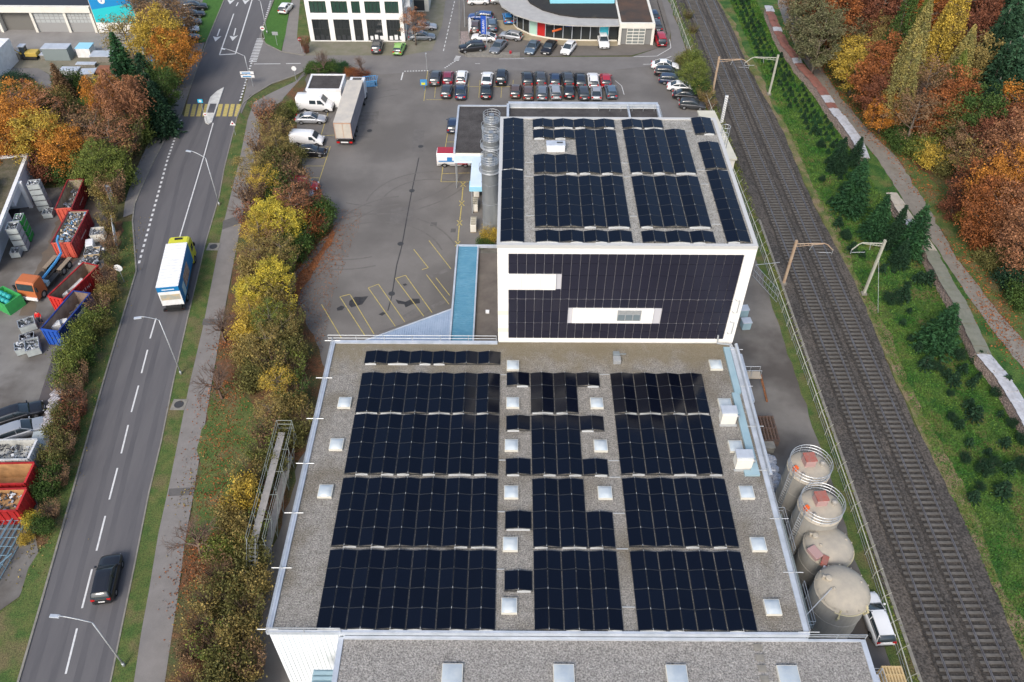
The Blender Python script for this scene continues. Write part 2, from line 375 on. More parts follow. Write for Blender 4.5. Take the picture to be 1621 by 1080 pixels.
kerb('kerb', pxs([(433, 0), (415, 48), (414, 60), (421, 70), (445, 82), (482, 88)]), .2, .1)
kerb('kerb', pxs([(727, 0), (727, 84), (740, 90), (823, 91)]), .2, .1)

# painted markings -------------------------------------------------------
def marks(name, polys, z, m):
    mb = MB()
    for p in polys:
        a = sum(p[i][0]*p[(i+1) % len(p)][1]-p[(i+1) % len(p)][0]*p[i][1] for i in range(len(p)))
        if a < 0: p = p[::-1]
        mb.add([(q[0], q[1], z) for q in p], [tuple(range(len(p)))])
    return tag(mb.build(name, m), kind='structure')
def seg(x0, y0, x1, y1, w_=.15): return strip_poly(pxs([(x0, y0), (x1, y1)]), w_)
def dots(x0, y0, x1, y1, n, w_=.3, fill=.5):
    a, b = at(x0, y0), at(x1, y1); out = []
    for i in range(n):
        out.append(strip_poly([a.lerp(b, (i)/n), a.lerp(b, (i+fill)/n)], w_))
    return out
centre = [(247, 504, 237.6, 536), (233.6, 554, 224, 591), (219.3, 610.6, 208, 652.5), (203, 673, 192, 718), (186, 741, 173, 791), (166.7, 817, 152.8, 872), (145.8, 901, 130, 963), (122, 995, 104, 1067), (94, 1105, 76, 1180)]
P = [seg(*c, .16) for c in centre]
P += [seg(284.5, 376, 322, 250, .15), seg(322, 250, 337.5, 195, .15)]
P += dots(220, 417, 266, 250, 22, .28)+dots(266, 250, 288, 187, 13, .28)
P += [seg(347.5, 87, 372.5, 85.5, .3), seg(347.5, 87, 370, 22, .2), seg(372.5, 86, 399, 0, .22), seg(374, 10, 377, 4, .2)]
P += dots(380, 160, 400, 93, 15, .3)+dots(400, 98, 413, 60, 16, 1.3, .45)+dots(415, 50, 429, 0, 16, .35)
P += [seg(402, 101.5, 444, 101.2, .18), seg(453, 101, 476, 100.6, .18)]
P += dots(640, 113, 680, 112, 9, .25)+[seg(638, 115, 635, 127, .2)]
P += dots(702, 81, 720, 0, 14, .14, .6)+dots(704, 108, 722, 96, 6, .25)+dots(722, 96, 726, 88, 4, .9)
P += [seg(1003, 90, 1040, 89, .12), seg(1040, 89, 1062, 76, .12), seg(1062, 76, 1060, 62, .12), seg(1056, 55, 1040, 0, .12), seg(1018, 102, 1042, 101.5, .12), seg(1040, 98, 1064, 89, .12), seg(752, 101, 760, 101, .12), seg(790, 93.5, 830, 93, .1)]
P += [seg(974, 128, 984, 136, .1), seg(984, 136, 988, 150, .1)]
def arrow(x0, y0, x1, y1):
    a, b = at(x0, y0), at(x1, y1); d = (b-a).normalized(); n = Vector((-d.y, d.x, 0))
    nb = b-d*2.2
    return [strip_poly([a, nb], .22), [tuple((nb+n*.75)[:2]), tuple(b[:2]), tuple((nb-n*.75)[:2]), tuple((nb+d*.5)[:2])]]
P += arrow(348, 46, 341, 66)+arrow(373, 45, 368, 65)+arrow(369, -10, 364, 7)+arrow(392, -10, 388, 7)
marks('white_road_marking', P, .012, m_white)
Y = []
for xs in ((291, 301, 310.5, 320), (342, 352, 361, 370.5)):
    for x in xs: Y.append(pxs([(x, 184.5), (x+6.5, 184.5), (x+11, 165), (x+4.5, 165)]))
marks('crosswalk_stripes', Y, .014, m_yellow)
# yard bay lines
Y = []
for a in [(509, 482, 541, 536), (538, 470, 578, 532), (554, 466, 592, 529), (583, 456, 626, 517), (599, 450, 641, 510), (626, 441, 671, 501), (642, 436, 684, 495), (655, 395, 678, 424), (679, 381, 714, 426), (675, 435, 711, 482), (690, 440, 712, 468), (538, 470, 554, 466), (583, 456, 599, 450), (626, 441, 642, 436), (668, 427, 678, 424),
          (469, 249, 520, 232), (523, 232, 501, 299), (474, 263, 513, 263), (516, 250, 475, 250), (474, 281, 507, 282), (508, 215, 520, 176), (495, 216, 530, 214),
          (700, 260, 745, 261), (700, 275, 744, 274), (698, 288, 742, 288), (702, 258, 698, 288), (708, 212, 720, 212), (706, 225, 719, 225), (704, 240, 711, 195),
          (671, 160, 677, 112), (678, 137, 975, 138), (675, 158, 700, 158)]:
    Y.append(seg(*a, .1))
for x, y in ((733, 292), (731, 322), (727.5, 353), (724.5, 386)):
    Y += [seg(x-4, y-4, x+4, y+4, .15), seg(x-4, y+4, x+4, y-4, .15)]
Y += [seg(733, 296, 731, 318, .14), seg(730.5, 326, 728, 349, .14), seg(727, 357, 725, 382, .14)]
for i in range(16): Y.append(seg(690+i*17.5, 127, 688+i*17.5, 155, .08))
for i in range(7): Y.append(seg(745+i*20, 5, 742+i*20, 12, .08))
marks('yellow_bay_marking', Y, .01, m_yellow)
# oil stains, repair patches, drain line
m_oil = mat('oil_stain', (.028, .027, .028), .6, (.05, .048, .046), scale=2)
for i, pts in enumerate([[(553, 477), (562, 470), (572, 470), (583, 469), (577, 477), (566, 484), (556, 487)], [(533, 488), (540, 484), (546, 486), (542, 491), (534, 492)], [(626, 474), (632, 476), (642, 478), (652, 473), (664, 473), (665, 480), (652, 482), (642, 487), (640, 482), (630, 481)], [(599, 498), (606, 494), (611, 496), (605, 500)], [(637, 450), (642, 449), (645, 451), (640, 453)]]):
    sheet('oil_stain', pxs(pts), .006, m_oil, .35, .5, i)
m_patchc = mat('repair_patch', (.17, .16, .15), .9, (.13, .12, .11), scale=1)
for pts in [[(680, 436), (712, 423), (714, 428), (684, 440)], [(682, 484), (707, 472), (712, 476), (686, 489)], [(637, 500), (656, 489), (660, 496), (643, 504)]]:
    sheet('repair_patch', pxs(pts), .005, m_patchc)
tag(marks('drain_crack', [strip_poly(pxs([(663, 250), (652, 302), (645, 340), (636, 390), (628, 420), (620, 470), (614, 492)]), .12)], .004, m_oil))
for i, (x, y) in enumerate([(652, 302), (585, 207), (666, 232), (634, 386), (620, 465)]):
    c = at(x, y); mb = MB(); mb.lathe([(.4, -.02), (.4, .012), (.3, .014)], (c.x, c.y), 14)
    o = mb.build('manhole_cover', mat('cast_iron', (.05, .05, .05), .6))
    tag(o, ['round dark manhole cover in the yard asphalt beside the crack line', 'dark round drain cover behind the parked white trailer', 'small drain cover near the dark roofed annex in the yard', 'manhole cover halfway down the long crack in the yard', 'manhole cover between the yellow bay lines in the yard'][i], 'manhole cover', 'manhole covers')
for i, (x, y, z_) in enumerate([(338, 391, .04), (283.5, 641, .04)]):
    c = at(x, y)
    mb = MB(); mb.box(c.x-.75, c.x+.75, c.y-.75, c.y+.75, -.02, .06, 0); mb.lathe([(.5, .02), (.5, .085), (.4, .09)], (c.x, c.y), 16, 1)
    tag(mb.build('drain_manhole', [m_kerb, MATS['cast_iron']]), ['square concrete manhole in the grass verge near the far lamp', 'square concrete manhole in the grass verge beside the lower footpath'][i], 'manhole')

# wheel tracks, tyre marks and patches: worn tones of the asphalt itself
m_wear = mat('worn_wheel_track', (.088, .085, .088), .75, (.108, .104, .106), scale=.6, detail=7, stretch=(1.5, .15, 1), fine=.06, fscale=25)
def lane(t): return [tuple(Vector(a).lerp(Vector(b_), t)) for a, b_ in zip(RLm, RRm)]
RLm = pxs([(30, 1077), (64, 960), (89, 870), (115, 780), (161, 615), (189, 520), (204, 470), (225, 380), (251, 262), (291, 184)]); RRm = pxs([(175, 1080), (201, 960), (219, 870), (236, 780), (272, 615), (294, 520), (306, 470), (327, 380), (356, 262), (376, 184)])
for t_ in (.14, .36, .63, .87): sheet('wheel_track', strip_poly([ext(lane(t_)[0], lane(t_)[1], 30)]+lane(t_), .55), .0045, m_wear, .05, 1.5, int(t_*50))
m_tyrem = mat('tyre_mark', (.12, .111, .102), .8, (.145, .135, .124), scale=1.5, detail=6)
for i, (cx_, cy_, r_, a0, a1) in enumerate(((560, 330, 11, 200, 290), (600, 300, 15, 190, 262), (640, 380, 8, 100, 200), (590, 420, 9, 20, 120), (610, 250, 12, 250, 340), (560, 410, 14, 290, 350), (640, 200, 10, 100, 190), (600, 170, 9, 180, 270), (680, 330, 7, 60, 170))):
    c_ = at(cx_, cy_)
    for dr in (0, 1.9): sheet('tyre_mark', strip_poly([(c_.x+(r_+dr)*math.cos(R(a0+(a1-a0)*k/14)), c_.y+(r_+dr)*math.sin(R(a0+(a1-a0)*k/14))) for k in range(15)], .22), .0015+.0006*i, m_tyrem)
m_patchd = mat('dark_repair_patch', (.1, .095, .09), .85, (.12, .113, .106), scale=2)
for i, pts in enumerate([[(353, 350), (383, 340), (386, 352), (352, 364)], [(268, 774), (307, 772), (306, 784), (266, 786)], [(322, 505), (352, 505), (350, 515), (320, 515)]]): sheet('repair_patch', pxs(pts), .036, m_patchd)
for i, pts in enumerate([[(560, 180), (600, 176), (598, 196), (556, 200)], [(620, 330), (655, 326), (652, 352), (616, 356)], [(655, 205), (672, 205), (670, 240), (652, 240)], [(498, 330), (530, 325), (528, 350), (500, 352)], [(682, 352), (692, 352), (691, 358), (681, 358)], [(714, 362), (722, 362), (721, 368), (713, 368)]]): sheet('repair_patch', pxs(pts), .0008+.0002*i, m_patchc if i in (0, 3) else m_patchd if i > 3 else mat('faded_patch', (.12, .112, .104), .85, (.145, .136, .126), scale=1) if i == 1 else MATS['faded_patch'], .08, .6, i)
# ------------------------------------------------------------------ railway
def cxL(y): return 35.97-.000072*max(0, y-20)**2
def cxR(y): return 39.5-.000075*max(0, y-20)**2
ys = [-40+i*6 for i in range(48)]
bl = [(32.9-.00006*max(0, y-20)**2-(.3*math.sin(y*.21)), y) for y in ys]
br = [(42.0-.00012*max(0, y-20)**2+(.3*math.sin(y*.17+1)), y) for y in ys]
sheet('ballast_bed', bl+br[::-1], .06, m_ballast, .12, 1.2, 2)
for nm, cx in (('a', cxL), ('b', cxR)):
    sheet('ballast_bed', [(cx(y)-1.5, y) for y in ys]+[(cx(y)+1.5, y) for y in ys][::-1], .12, m_ballast2, .12, .8, 3)
m_rail = mat('rail_steel', (.17, .155, .15), .4, (.27, .26, .26), scale=1, metal=.6)
m_sleeper = mat('concrete_sleeper', (.14, .13, .115), .9, (.075, .07, .063), scale=3, detail=6, fine=.2, fscale=6)
SL = MB(); SL.box(-1.25, 1.25, -.13, .13, .05, .2); sleeper_proto = None
for cx, lab in ((cxL, 'railway track on dark ballast, the one nearer the factory fence'), (cxR, 'railway track on dark ballast, the one nearer the tree plantation')):
    t = empty('railway_track', (cx(60), 60, 0), 0, lab, 'railway track', 'pair of railway tracks')
    for s in (-.7525, .7525):
        mb = MB(); vs = []; fs = []
        prof = [(-.07, .2), (.07, .2), (.02, .24), (.036, .33), (.036, .37), (-.036, .37), (-.036, .33), (-.02, .24)]
        for y in ys: vs += [(cx(y)+s+a-cx(60), y-60, b) for a, b in prof]
        n = len(prof)
        for i in range(len(ys)-1):
            for j in range(n): fs.append((i*n+j, i*n+(j+1) % n, (i+1)*n+(j+1) % n, (i+1)*n+j))
        mb.add(vs, fs).build('rail', m_rail, t)
    y = 27.2; k = 0; st = MB()
    while y < 235:
        if k < 100:
            if sleeper_proto is None: o = sleeper_proto = SL.build('sleeper', m_sleeper, t)
            else: o = sleeper_proto.copy(); COL.objects.link(o); adopt(o, t)
            o.location = (cx(y)-cx(60)+rnd.uniform(-.03, .03), y-60, rnd.uniform(-.015, .01))
        else: st.box(cx(y)-1.25-cx(60), cx(y)+1.25-cx(60), y-.13-60, y+.13-60, .05, .2)
        y += .62; k += 1
    tag(st.build('sleeper', m_sleeper, t), kind='stuff')
sheet('dry_grass_edge', [(42.0-.00012*max(0, y-20)**2-.1, y) for y in ys]+[(43.5-.00016*max(0, y-20)**2+.5*math.sin(y*.3), y) for y in ys][::-1], .03, mat('dry_grass', (.15, .14, .045), .95, (.07, .11, .03), scale=.9, detail=9, bump=.6, bscale=8, col3=(.2, .15, .09), scale3=.5, fine=.4, fscale=8), .25, 1.2, 12)
# weedy strip and plantation, path, forest floor
sheet('fence_strip', [(31.0+.0-.00004*max(0, y-20)**2, y) for y in ys]+[(33.2-.00006*max(0, y-20)**2, y) for y in ys][::-1], .02, m_verge, .2, 1.5, 5)
PATHW = pxs([(1228, -30), (1232, 10), (1245, 45), (1262, 80), (1300, 140), (1340, 195), (1388, 250), (1420, 300), (1450, 350), (1483, 392), (1500, 420), (1540, 480), (1580, 535), (1621, 585), (1700, 690), (1800, 830)])
PATHE = pxs([(1243, -30), (1250, 10), (1262, 45), (1282, 80), (1322, 140), (1365, 195), (1420, 250), (1452, 300), (1480, 345), (1510, 402), (1535, 435), (1580, 495), (1621, 540), (1760, 700), (1860, 830)])
sheet('plantation', [(p[0], p[1]) for p in [(42.0-.00012*max(0, y-20)**2, y) for y in ys]]+[(90, 330), (80, 220)]+PATHW+[(70, 0), (70, -40)], .0, m_field)
sheet('forest_floor', PATHE+[(140, 20), (330, 20), (330, 400), (60, 400), (52, 220)], .01, m_floor)
sheet('path_verge', PATHE[:-1]+pxs([(1740, 560), (1640, 480), (1590, 400), (1530, 350), (1480, 290), (1430, 240), (1370, 160), (1320, 100), (1290, 60), (1265, 20), (1258, -30)]), .03, m_verge, .4, 1.2, 7)
sheet('path', PATHW+PATHE[::-1], .02, m_path, .1, 1, 9)
# ------------------------------------------------------------------ building materials
m_gravel = mat('roof_gravel', (.29, .272, .24), .95, (.195, .182, .16), scale=2.2, detail=9, bump=.8, bscale=14, col3=(.165, .145, .112), scale3=.22, lo3=.5, hi3=.68, fine=.5, fscale=9)
m_gravel2 = mat('grey_roof_gravel', (.3, .285, .26), .95, (.23, .218, .2), scale=2.2, detail=9, bump=.8, bscale=14, fine=.5, fscale=8)
m_gravel3 = mat('pale_roof_gravel', (.34, .325, .29), .95, (.24, .228, .2), scale=2.2, detail=9, bump=.6, bscale=14, fine=.45, fscale=8)
m_bitumen = mat('dark_roof_felt', (.045, .04, .038), .9, (.08, .074, .07), scale=.5, detail=9, fine=.25, fscale=8, bump=.3, bscale=8)
m_mossroof = mat('moss_roof', (.075, .07, .035), .95, (.13, .11, .075), scale=1.2, detail=9, fine=.3, fscale=8, bump=.4, bscale=8)
m_capl = mat('parapet_cap', (.54, .58, .63), .45, (.42, .46, .5), scale=.8, metal=.2)
m_wallw = mat('white_cladding', (.8, .84, .86), .5, (.74, .78, .8), scale=.5, stretch=(3, 3, .2))
m_render = mat('white_render', (.83, .82, .78), .7, (.78, .77, .72), scale=.6)
m_wallcream = mat('cream_render', (.72, .7, .62), .8, (.66, .63, .55), scale=.7, fine=.05)
m_pv = mat('solar_cell', (.001, .0019, .006), .14, (.0014, .0027, .008), scale=.25, spec=.34)
m_pvdark = mat('facade_cell', (.013, .014, .026), .3, (.018, .019, .034), scale=.25, spec=.3)
m_frame = mat('module_frame', (.05, .055, .06), .5, metal=.3)
m_alu = mat('aluminium_clip', (.42, .43, .42), .55, metal=.2)
# module-to-module tone difference
def vary(m, other):
    nt = m.node_tree; b = nt.nodes['Principled BSDF']; src = b.inputs['Base Color'].links[0].from_socket; x = nt.nodes.new('ShaderNodeMix'); x.data_type = 'RGBA'; oi = nt.nodes.new('ShaderNodeObjectInfo')
    nt.links.new(oi.outputs['Random'], x.inputs[0]); nt.links.new(src, x.inputs[6]); x.inputs[7].default_value = (*other, 1); nt.links.new(x.outputs[2], b.inputs['Base Color'])
vary(m_pv, (.0022, .004, .0105)); vary(m_pvdark, (.021, .021, .034))
# brown moss on the never-dry strip of gravel in front of the tower
def moss(m, y0, y1, colr, amt):
    nt = m.node_tree; b = nt.nodes['Principled BSDF']; L = nt.links.new; src = b.inputs['Base Color'].links[0].from_socket
    tc = nt.nodes.new('ShaderNodeTexCoord'); sp = nt.nodes.new('ShaderNodeSeparateXYZ'); L(tc.outputs['Object'], sp.inputs[0]); n = nt.nodes.new('ShaderNodeTexNoise'); n.inputs['Scale'].default_value = .5; n.inputs['Detail'].default_value = 7; L(tc.outputs['Object'], n.inputs[0])
    a = nt.nodes.new('ShaderNodeMath'); a.operation = 'MULTIPLY_ADD'; L(n.outputs[0], a.inputs[0]); a.inputs[1].default_value = 9; L(sp.outputs[1], a.inputs[2])
    r = nt.nodes.new('ShaderNodeMapRange'); r.inputs[1].default_value = y0+4.5; r.inputs[2].default_value = y1+4.5; r.inputs[4].default_value = amt; L(a.outputs[0], r.inputs[0])
    x = nt.nodes.new('ShaderNodeMix'); x.data_type = 'RGBA'; L(r.outputs[0], x.inputs[0]); L(src, x.inputs[6]); x.inputs[7].default_value = (*colr, 1); L(x.outputs[2], b.inputs['Base Color'])
moss(m_gravel, 10.0, 13.5, (.19, .155, .09), .7)
m_dome = mat('acrylic_dome', (.4, .46, .5), .18, (.5, .54, .54), scale=1.2, spec=.6)
m_curb = mat('rooflight_curb', (.6, .58, .5), .8)
m_teal = mat('teal_duct_metal', (.25, .37, .42), .5, (.3, .42, .46), scale=.8)
m_bluemetal = mat('blue_sheet_metal', (.085, .24, .35), .55, (.12, .28, .39), scale=1.5)
m_palemetal = mat('pale_blue_sheet_metal', (.36, .44, .55), .5, (.3, .38, .49), scale=1.2)

# ---- solar arrays -------------------------------------------------------
PW_, PL_ = 2.13, 1.585
def panel_quad(mb, xe, xr, ze, zr, y0, y1):
    """one sloping module from eave xe to ridge xr"""
    th = .04
    a = (xe, y0, ze); b = (xr, y0, zr); c = (xr, y1, zr); d = (xe, y1, ze)
    if xe > xr: a, b, c, d = b, a, d, c
    lo = [(p[0], p[1], p[2]-th) for p in (a, b, c, d)]
    mb.add(lo+[a, b, c, d], [(3, 2, 1, 0), (0, 1, 5, 4), (1, 2, 6, 5), (2, 3, 7, 6), (3, 0, 4, 7)], 1)
    e = .018
    def ins(p, q, t):  return tuple(p[i]+(q[i]-p[i])*t for i in range(3))
    mb.add([a, b, c, d], [(0, 1, 2, 3)], 1)
    up = .004
    L_ = abs(xr-xe); t = e/L_; s = e/(y1-y0)
    A = [(ins(a, b, t)[0], y0+e, ins(a, b, t)[2]+up), (ins(b, a, t)[0], y0+e, ins(b, a, t)[2]+up), (ins(b, a, t)[0], y1-e, ins(b, a, t)[2]+up), (ins(a, b, t)[0], y1-e, ins(a, b, t)[2]+up)]
    mb.add(A, [(0, 1, 2, 3)], 0)
def solar_array(cells, z, label, group):
    """cells: list of (tent_x0, y0, rows) ; each tent holds an east and a west module per row"""
    xs = min(c[0] for c in cells); ys_ = min(c[1] for c in cells)
    t = empty('solar_array', (xs, ys_, z), 0, label, 'solar array', group)
    rk = MB()
    for x0, y0, rows in cells:
        for r_ in range(rows):
            ya = y0+r_*PL_-ys_; yb = ya+PL_-.03
            for side in (0, 1):
                mb = MB(); jit = rnd.uniform(-.006, .006)
                cx = x0-xs+PW_/2
                if side == 0: panel_quad(mb, cx-PW_/2+.035, cx-.025, .14+jit, .3+jit, ya, yb)
                else: panel_quad(mb, cx+PW_/2-.035, cx+.025, .14+jit, .3+jit, ya, yb)
                mb.build('solar_module', [m_pv, m_frame], t)
            rk.cbox((cx, ya-.01, .325), (.04, .15, .02)); 
            rk.box(cx-PW_/2, cx+PW_/2, ya-.05, ya+.0, .02, .07, 1)
        yb = y0-ys_+rows*PL_
        rk.box(cx-PW_/2, cx+PW_/2, yb-.03, yb+.02, .02, .07, 1); rk.cbox((cx, yb-.02, .325), (.04, .13, .02))
        # white wind deflector at the near end of some tents
        if rnd.random() < .8:
            s = rnd.choice([0, 1, 2]); xa = cx-PW_/2+.15 if s != 1 else cx-.1; xb = cx+PW_/2-.15 if s != 0 else cx+.1
            ya = y0-ys_
            rk.add([(xa, ya-.13, .02), (xb, ya-.13, .02), (xb, ya-.05, .15), ((xa+xb)/2, ya-.05, .23), (xa, ya-.05, .15)], [(0, 1, 2, 3, 4)], 0)
        for yy in [y0-ys_+k*PL_ for k in range(rows+1)]:
            rk.box(cx-.03, cx+.03, yy-.03, yy+.03, .0, .3, 1)
    rk.build('mounting_hardware', [m_alu, m_frame], t)
    return t
def block(x0, n, y0, rows): return [(x0+i*PW_, y0, rows) for i in range(n)]

# ---- main hall ----------------------------------------------------------
HZ = 10.0
hall = empty('factory_hall', (2, 42, 0), 0, 'large white factory hall with gravel roof carrying four rows of dark solar arrays', 'factory hall')
def off(mb, o):   # local coordinates for children of an empty
    mb.v = [(v[0]-o[0], v[1]-o[1], v[2]-o[2]) for v in mb.v]; return mb
def part(mb, name, mats, parent, **k):
    off(mb, parent.location); return mb.build(name, mats, parent, **k)
X0, X1, Y0, Y1 = -17.25, 21.15, 27.2, 56.5
mb = MB()
mb.box(X0+.05, X1-.05, Y0+.05, Y1-.05, 0, HZ-.25)
n = 60
for i in range(int((Y1-Y0)/.5)):   # ribbed cladding
    y = Y0+.25+i*.5
    mb.box(X0-.0, X0+.06, y-.12, y+.12, 0, HZ-.1); mb.box(X1-.06, X1, y-.12, y+.12, 0, HZ-.1)
for i in range(int((-12.1-X0)/.33)):
    x = X0+.25+i*.33; mb.box(x-.08, x+.08, Y0, Y0+.06, 0, HZ-.1)
part(mb, 'wall', m_wallw, hall)
mb = MB(); mb.box(X0+.3, X1-.3, Y0+.1, Y1, HZ-.24, HZ)
part(mb, 'roof', m_gravel, hall)
mb = MB()
for a in ((X0-.08, X0+.32, Y0-.06, Y1+.08), (X1-.32, X1+.08, Y0-.06, 55.9), (X0+.32, X1-.32, Y0-.06, Y0+.12), (X0+.32, -1.4, Y1-.3, Y1+.08)):
    mb.box(*a, HZ-.3, HZ+.13)
part(mb, 'parapet', m_capl, hall)
SK = [(-14.9, 48.6), (-14.9, 43.9), (-15.05, 39.1), (.1, 53.3), (.1, 48.7), (0, 43.9), (0, 39.1), (-.05, 34.3), (-.1, 29.2), (7.6, 48.7), (7.6, 43.9), (7.6, 39.1), (19.05, 53.5), (19.05, 48.7), (19.1, 43.9), (19.1, 39.2), (19.05, 34.4), (19.0, 29.2)]
def skylight(x, y, z, sx, sy, parent):
    mb = MB(); mb.box(x-sx/2, x+sx/2, y-sy/2, y+sy/2, z-.05, z+.24, 0)
    s = part(mb, 'skylight', [m_curb], parent)
    d = MB(); k = 6; vs = []; fs = []
    for i in range(k+1):
        for j in range(k+1):
            u = i/k*2-1; v = j/k*2-1; h = .24+.2*(1-u**4)*(1-v**4)
            vs.append((x+u*(sx/2-.04), y+v*(sy/2-.04), z+h+.005))
    for i in range(k):
        for j in range(k): fs.append((i*(k+1)+j, (i+1)*(k+1)+j, (i+1)*(k+1)+j+1, i*(k+1)+j+1))
    d.add(vs, fs); off(d, parent.location); d.build('dome', m_dome, s, smooth=True)
for x, y in SK: skylight(x, y, HZ, 1.15, 1.2, hall)
# teal cable duct along the east edge of the roof
mb = MB(); mb.box(20.15, 20.75, 50, 55.8, HZ, HZ+.25); mb.box(19.9, 20.55, 40.9, 50, HZ+.002, HZ+.22); mb.box(19.3, 19.9, 40.9, 41.4, HZ, HZ+.2); mb.box(19.2, 19.9, 47, 47.4, HZ, HZ+.2)
part(mb, 'cable_duct', m_teal, hall)
mb = MB()
for (a, b_) in (((21.3, 55.8), (21.3, 27.2)),):
    mb.tube([(21.45, 56.2, HZ+.2), (21.45, 41, HZ+.2)], .16, 8); mb.box(21.3, 22.2, 50, 56, HZ-1.2, HZ-.9, 0)
part(mb, 'ventilation_pipe', m_capl, hall, smooth=False)
g1 = 'solar arrays on the gravel roof of the large hall'
solar_array(block(-13.85, 6, 53.5, 1), HZ, 'single row of six solar tents at the far left of the hall roof', g1)
solar_array(block(-13.85, 6, 47.5, 3), HZ, 'six-tent solar array on the left, first full block from the far roof edge', g1)
solar_array(block(-13.85, 6, 40.9, 4), HZ, 'six-tent solar array on the left, second full block from the far roof edge', g1)
solar_array(block(-13.85, 6, 34.1, 4), HZ, 'six-tent solar array on the left, third full block from the far roof edge', g1)
solar_array(block(-13.85, 6, 27.4, 3)+block(-13.85, 6, 27.4+3*PL_, 1), HZ, 'six-tent solar array at the near left corner of the hall roof', g1)
solar_array([(-.5, 50.8, 1), (1.68, 47.6, 3), (1.68+PW_, 47.6, 3), (1.68+2*PW_, 50.8, 1)], HZ, 'T-shaped solar array in the middle of the hall roof below the white tower facade', g1)
solar_array([(-.5, 45.6, 1), (1.68, 40.9, 4), (1.68+PW_, 40.9, 4), (1.68+2*PW_, 45.6, 1), (-.5, 40.9, 1), (1.68+2*PW_, 40.9, 1)], HZ, 'middle solar array with four short arms wrapping round two skylights', g1)
solar_array([(1.68, 34.1, 4), (1.68+PW_, 34.1, 4), (1.68+2*PW_, 34.1, 2), (-.5, 35.7, 1)], HZ, 'stepped middle solar array with one lone tent arm on its left', g1)
solar_array([(1.68, 27.4, 3), (1.68+PW_, 27.4, 3), (1.68+2*PW_, 27.4, 3), (1.68, 27.4+3*PL_, 1), (1.68+PW_, 27.4+3*PL_, 1), (1.68+2*PW_, 27.4+3*PL_, 1), (-.5, 30.45, 1)], HZ, 'three-tent middle solar array at the near roof edge, lone tent beside it', g1)
solar_array(block(9.05, 4, 47.6, 3), HZ, 'four-tent solar array on the right in front of the white tower, farthest', g1)
solar_array(block(9.05, 4, 41.0, 4), HZ, 'four-tent solar array beside the two ventilation boxes', g1)
solar_array(block(9.05, 4, 34.2, 4), HZ, 'four-tent solar array on the right, second from the near roof edge', g1)
solar_array(block(9.05, 4, 27.4, 4), HZ, 'four-tent solar array at the near right corner of the hall roof', g1)

# conduits between arrays, small ones
def thing_mb(mb, name, mats, label, cat, group=None, **k): return tag(mb.build(name, mats, **k), label, cat, group)
mb = MB()
for (x0, x1, y) in ((8.15, 9.05, 42.4), (8.15, 9.05, 52.3), (8.1, 9.05, 37.2), (8.1, 9.05, 29.2), (-1.05, -.5, 32.2), (-1.05, -.5, 37.3), (-1.05, -.5, 42.4), (-1.05, -.5, 52.2), (8.1, 9, 40.7), (8.1, 9, 34)):
    mb.box(x0, x1, y-.04, y+.04, HZ+.02, HZ+.08)
part(mb, 'cable_tray', m_alu, hall)
# ventilation boxes
for (x, y, w_, lab) in ((18.9, 46.9, 1.3, 'pale metal ventilation box on the hall roof, the farther of the two'), (19.3, 42.1, 1.35, 'pale metal ventilation box with a blue-grey lid, the nearer of the two')):
    t = empty('ventilation_unit', (x, y, HZ), 0, lab, 'ventilation unit', 'ventilation boxes at the right roof edge')
    mb = MB(); mb.box(-w_/2, w_/2, -.5, .5, .02, 1.25); mb.build('housing', m_wallcream, t, bevel=.03)
    mb = MB(); mb.box(-w_/2-.04, w_/2+.04, -.35, .55, 1.25, 1.4); mb.build('lid', m_capl, t, bevel=.02)
    mb = MB(); mb.box(-w_/2-.1, w_/2+.1, -.72, -.5, .0, .1); mb.build('base_plate', m_alu, t)
    mb = MB(); mb.tube([(w_/2, .1, .5), (w_/2+.35, .1, .5), (w_/2+.35, .1, .05)], .1, 8); mb.build('outlet_pipe', m_steel, t, smooth=True)
t = empty('roof_fan', (9.85, 54.0, HZ), 0, 'small grey roof fan on the bare gravel in front of the white tower', 'roof fan')
mb = MB(); mb.box(-.35, .35, -.35, .35, 0, .45); mb.build('housing', m_steel, t, bevel=.02)
mb = MB(); mb.box(-.3, .3, .35, 1.0, .1, .4); mb.tube([(-.3, .6, .4), (.9, .6, .42)], .05, 6); mb.build('motor', mat('grey_plastic', (.2, .23, .24), .6), t)
# guard rails -----------------------------------------------------------
def railing(path, z, label, h=1.05, step=2.2, ticks=None, r=.03, group='roof guard rails', names=('handrail', 'post')):
    c = Vector((path[0][0], path[0][1], z)); t = empty('guard_rail', c, 0, label, 'guard rail', group)
    mb = MB()
    pl = [Vector((p[0]-c.x, p[1]-c.y, 0)) for p in path]
    for hh in (h, h*.5): mb.tube([p+Vector((0, 0, hh)) for p in pl], r, 5)
    mb.build('handrail', m_steel, t)
    L_ = sum((pl[i+1]-pl[i]).length for i in range(len(pl)-1)); n_ = max(2, int(L_/step)); base = None
    for k in range(n_+1):
        d = L_*k/n_; i = 0
        while i < len(pl)-2 and d > (pl[i+1]-pl[i]).length: d -= (pl[i+1]-pl[i]).length; i += 1
        v = (pl[i+1]-pl[i]).normalized(); p = pl[i]+v*d; nrm = Vector((-v.y, v.x, 0))
        q = MB(); q.tube([p-Vector((0, 0, .1)), p+Vector((0, 0, h))], r, 5)
        if ticks: q.tube([p+nrm*.75+Vector((0, 0, .1)), p-nrm*.75+Vector((0, 0, .1))], .035, 4)
        q.build('post', m_steel, t)
    return t
railing([(-17.2, 27.3), (-17.2, 56.4)], HZ+.1, 'white guard rail along the left edge of the hall roof', h=.55, step=4.2, ticks=True)
railing([(-17.6, 56.5), (-1.5, 56.5)], HZ+.1, 'white guard rail along the far edge of the hall roof next to the blue canopy', h=.75, step=2.6)
railing([(21.15, 27.3), (21.2, 55.5)], HZ+.1, 'white guard rail along the right edge of the hall roof above the round silos', h=.45, step=4.2, ticks=True)
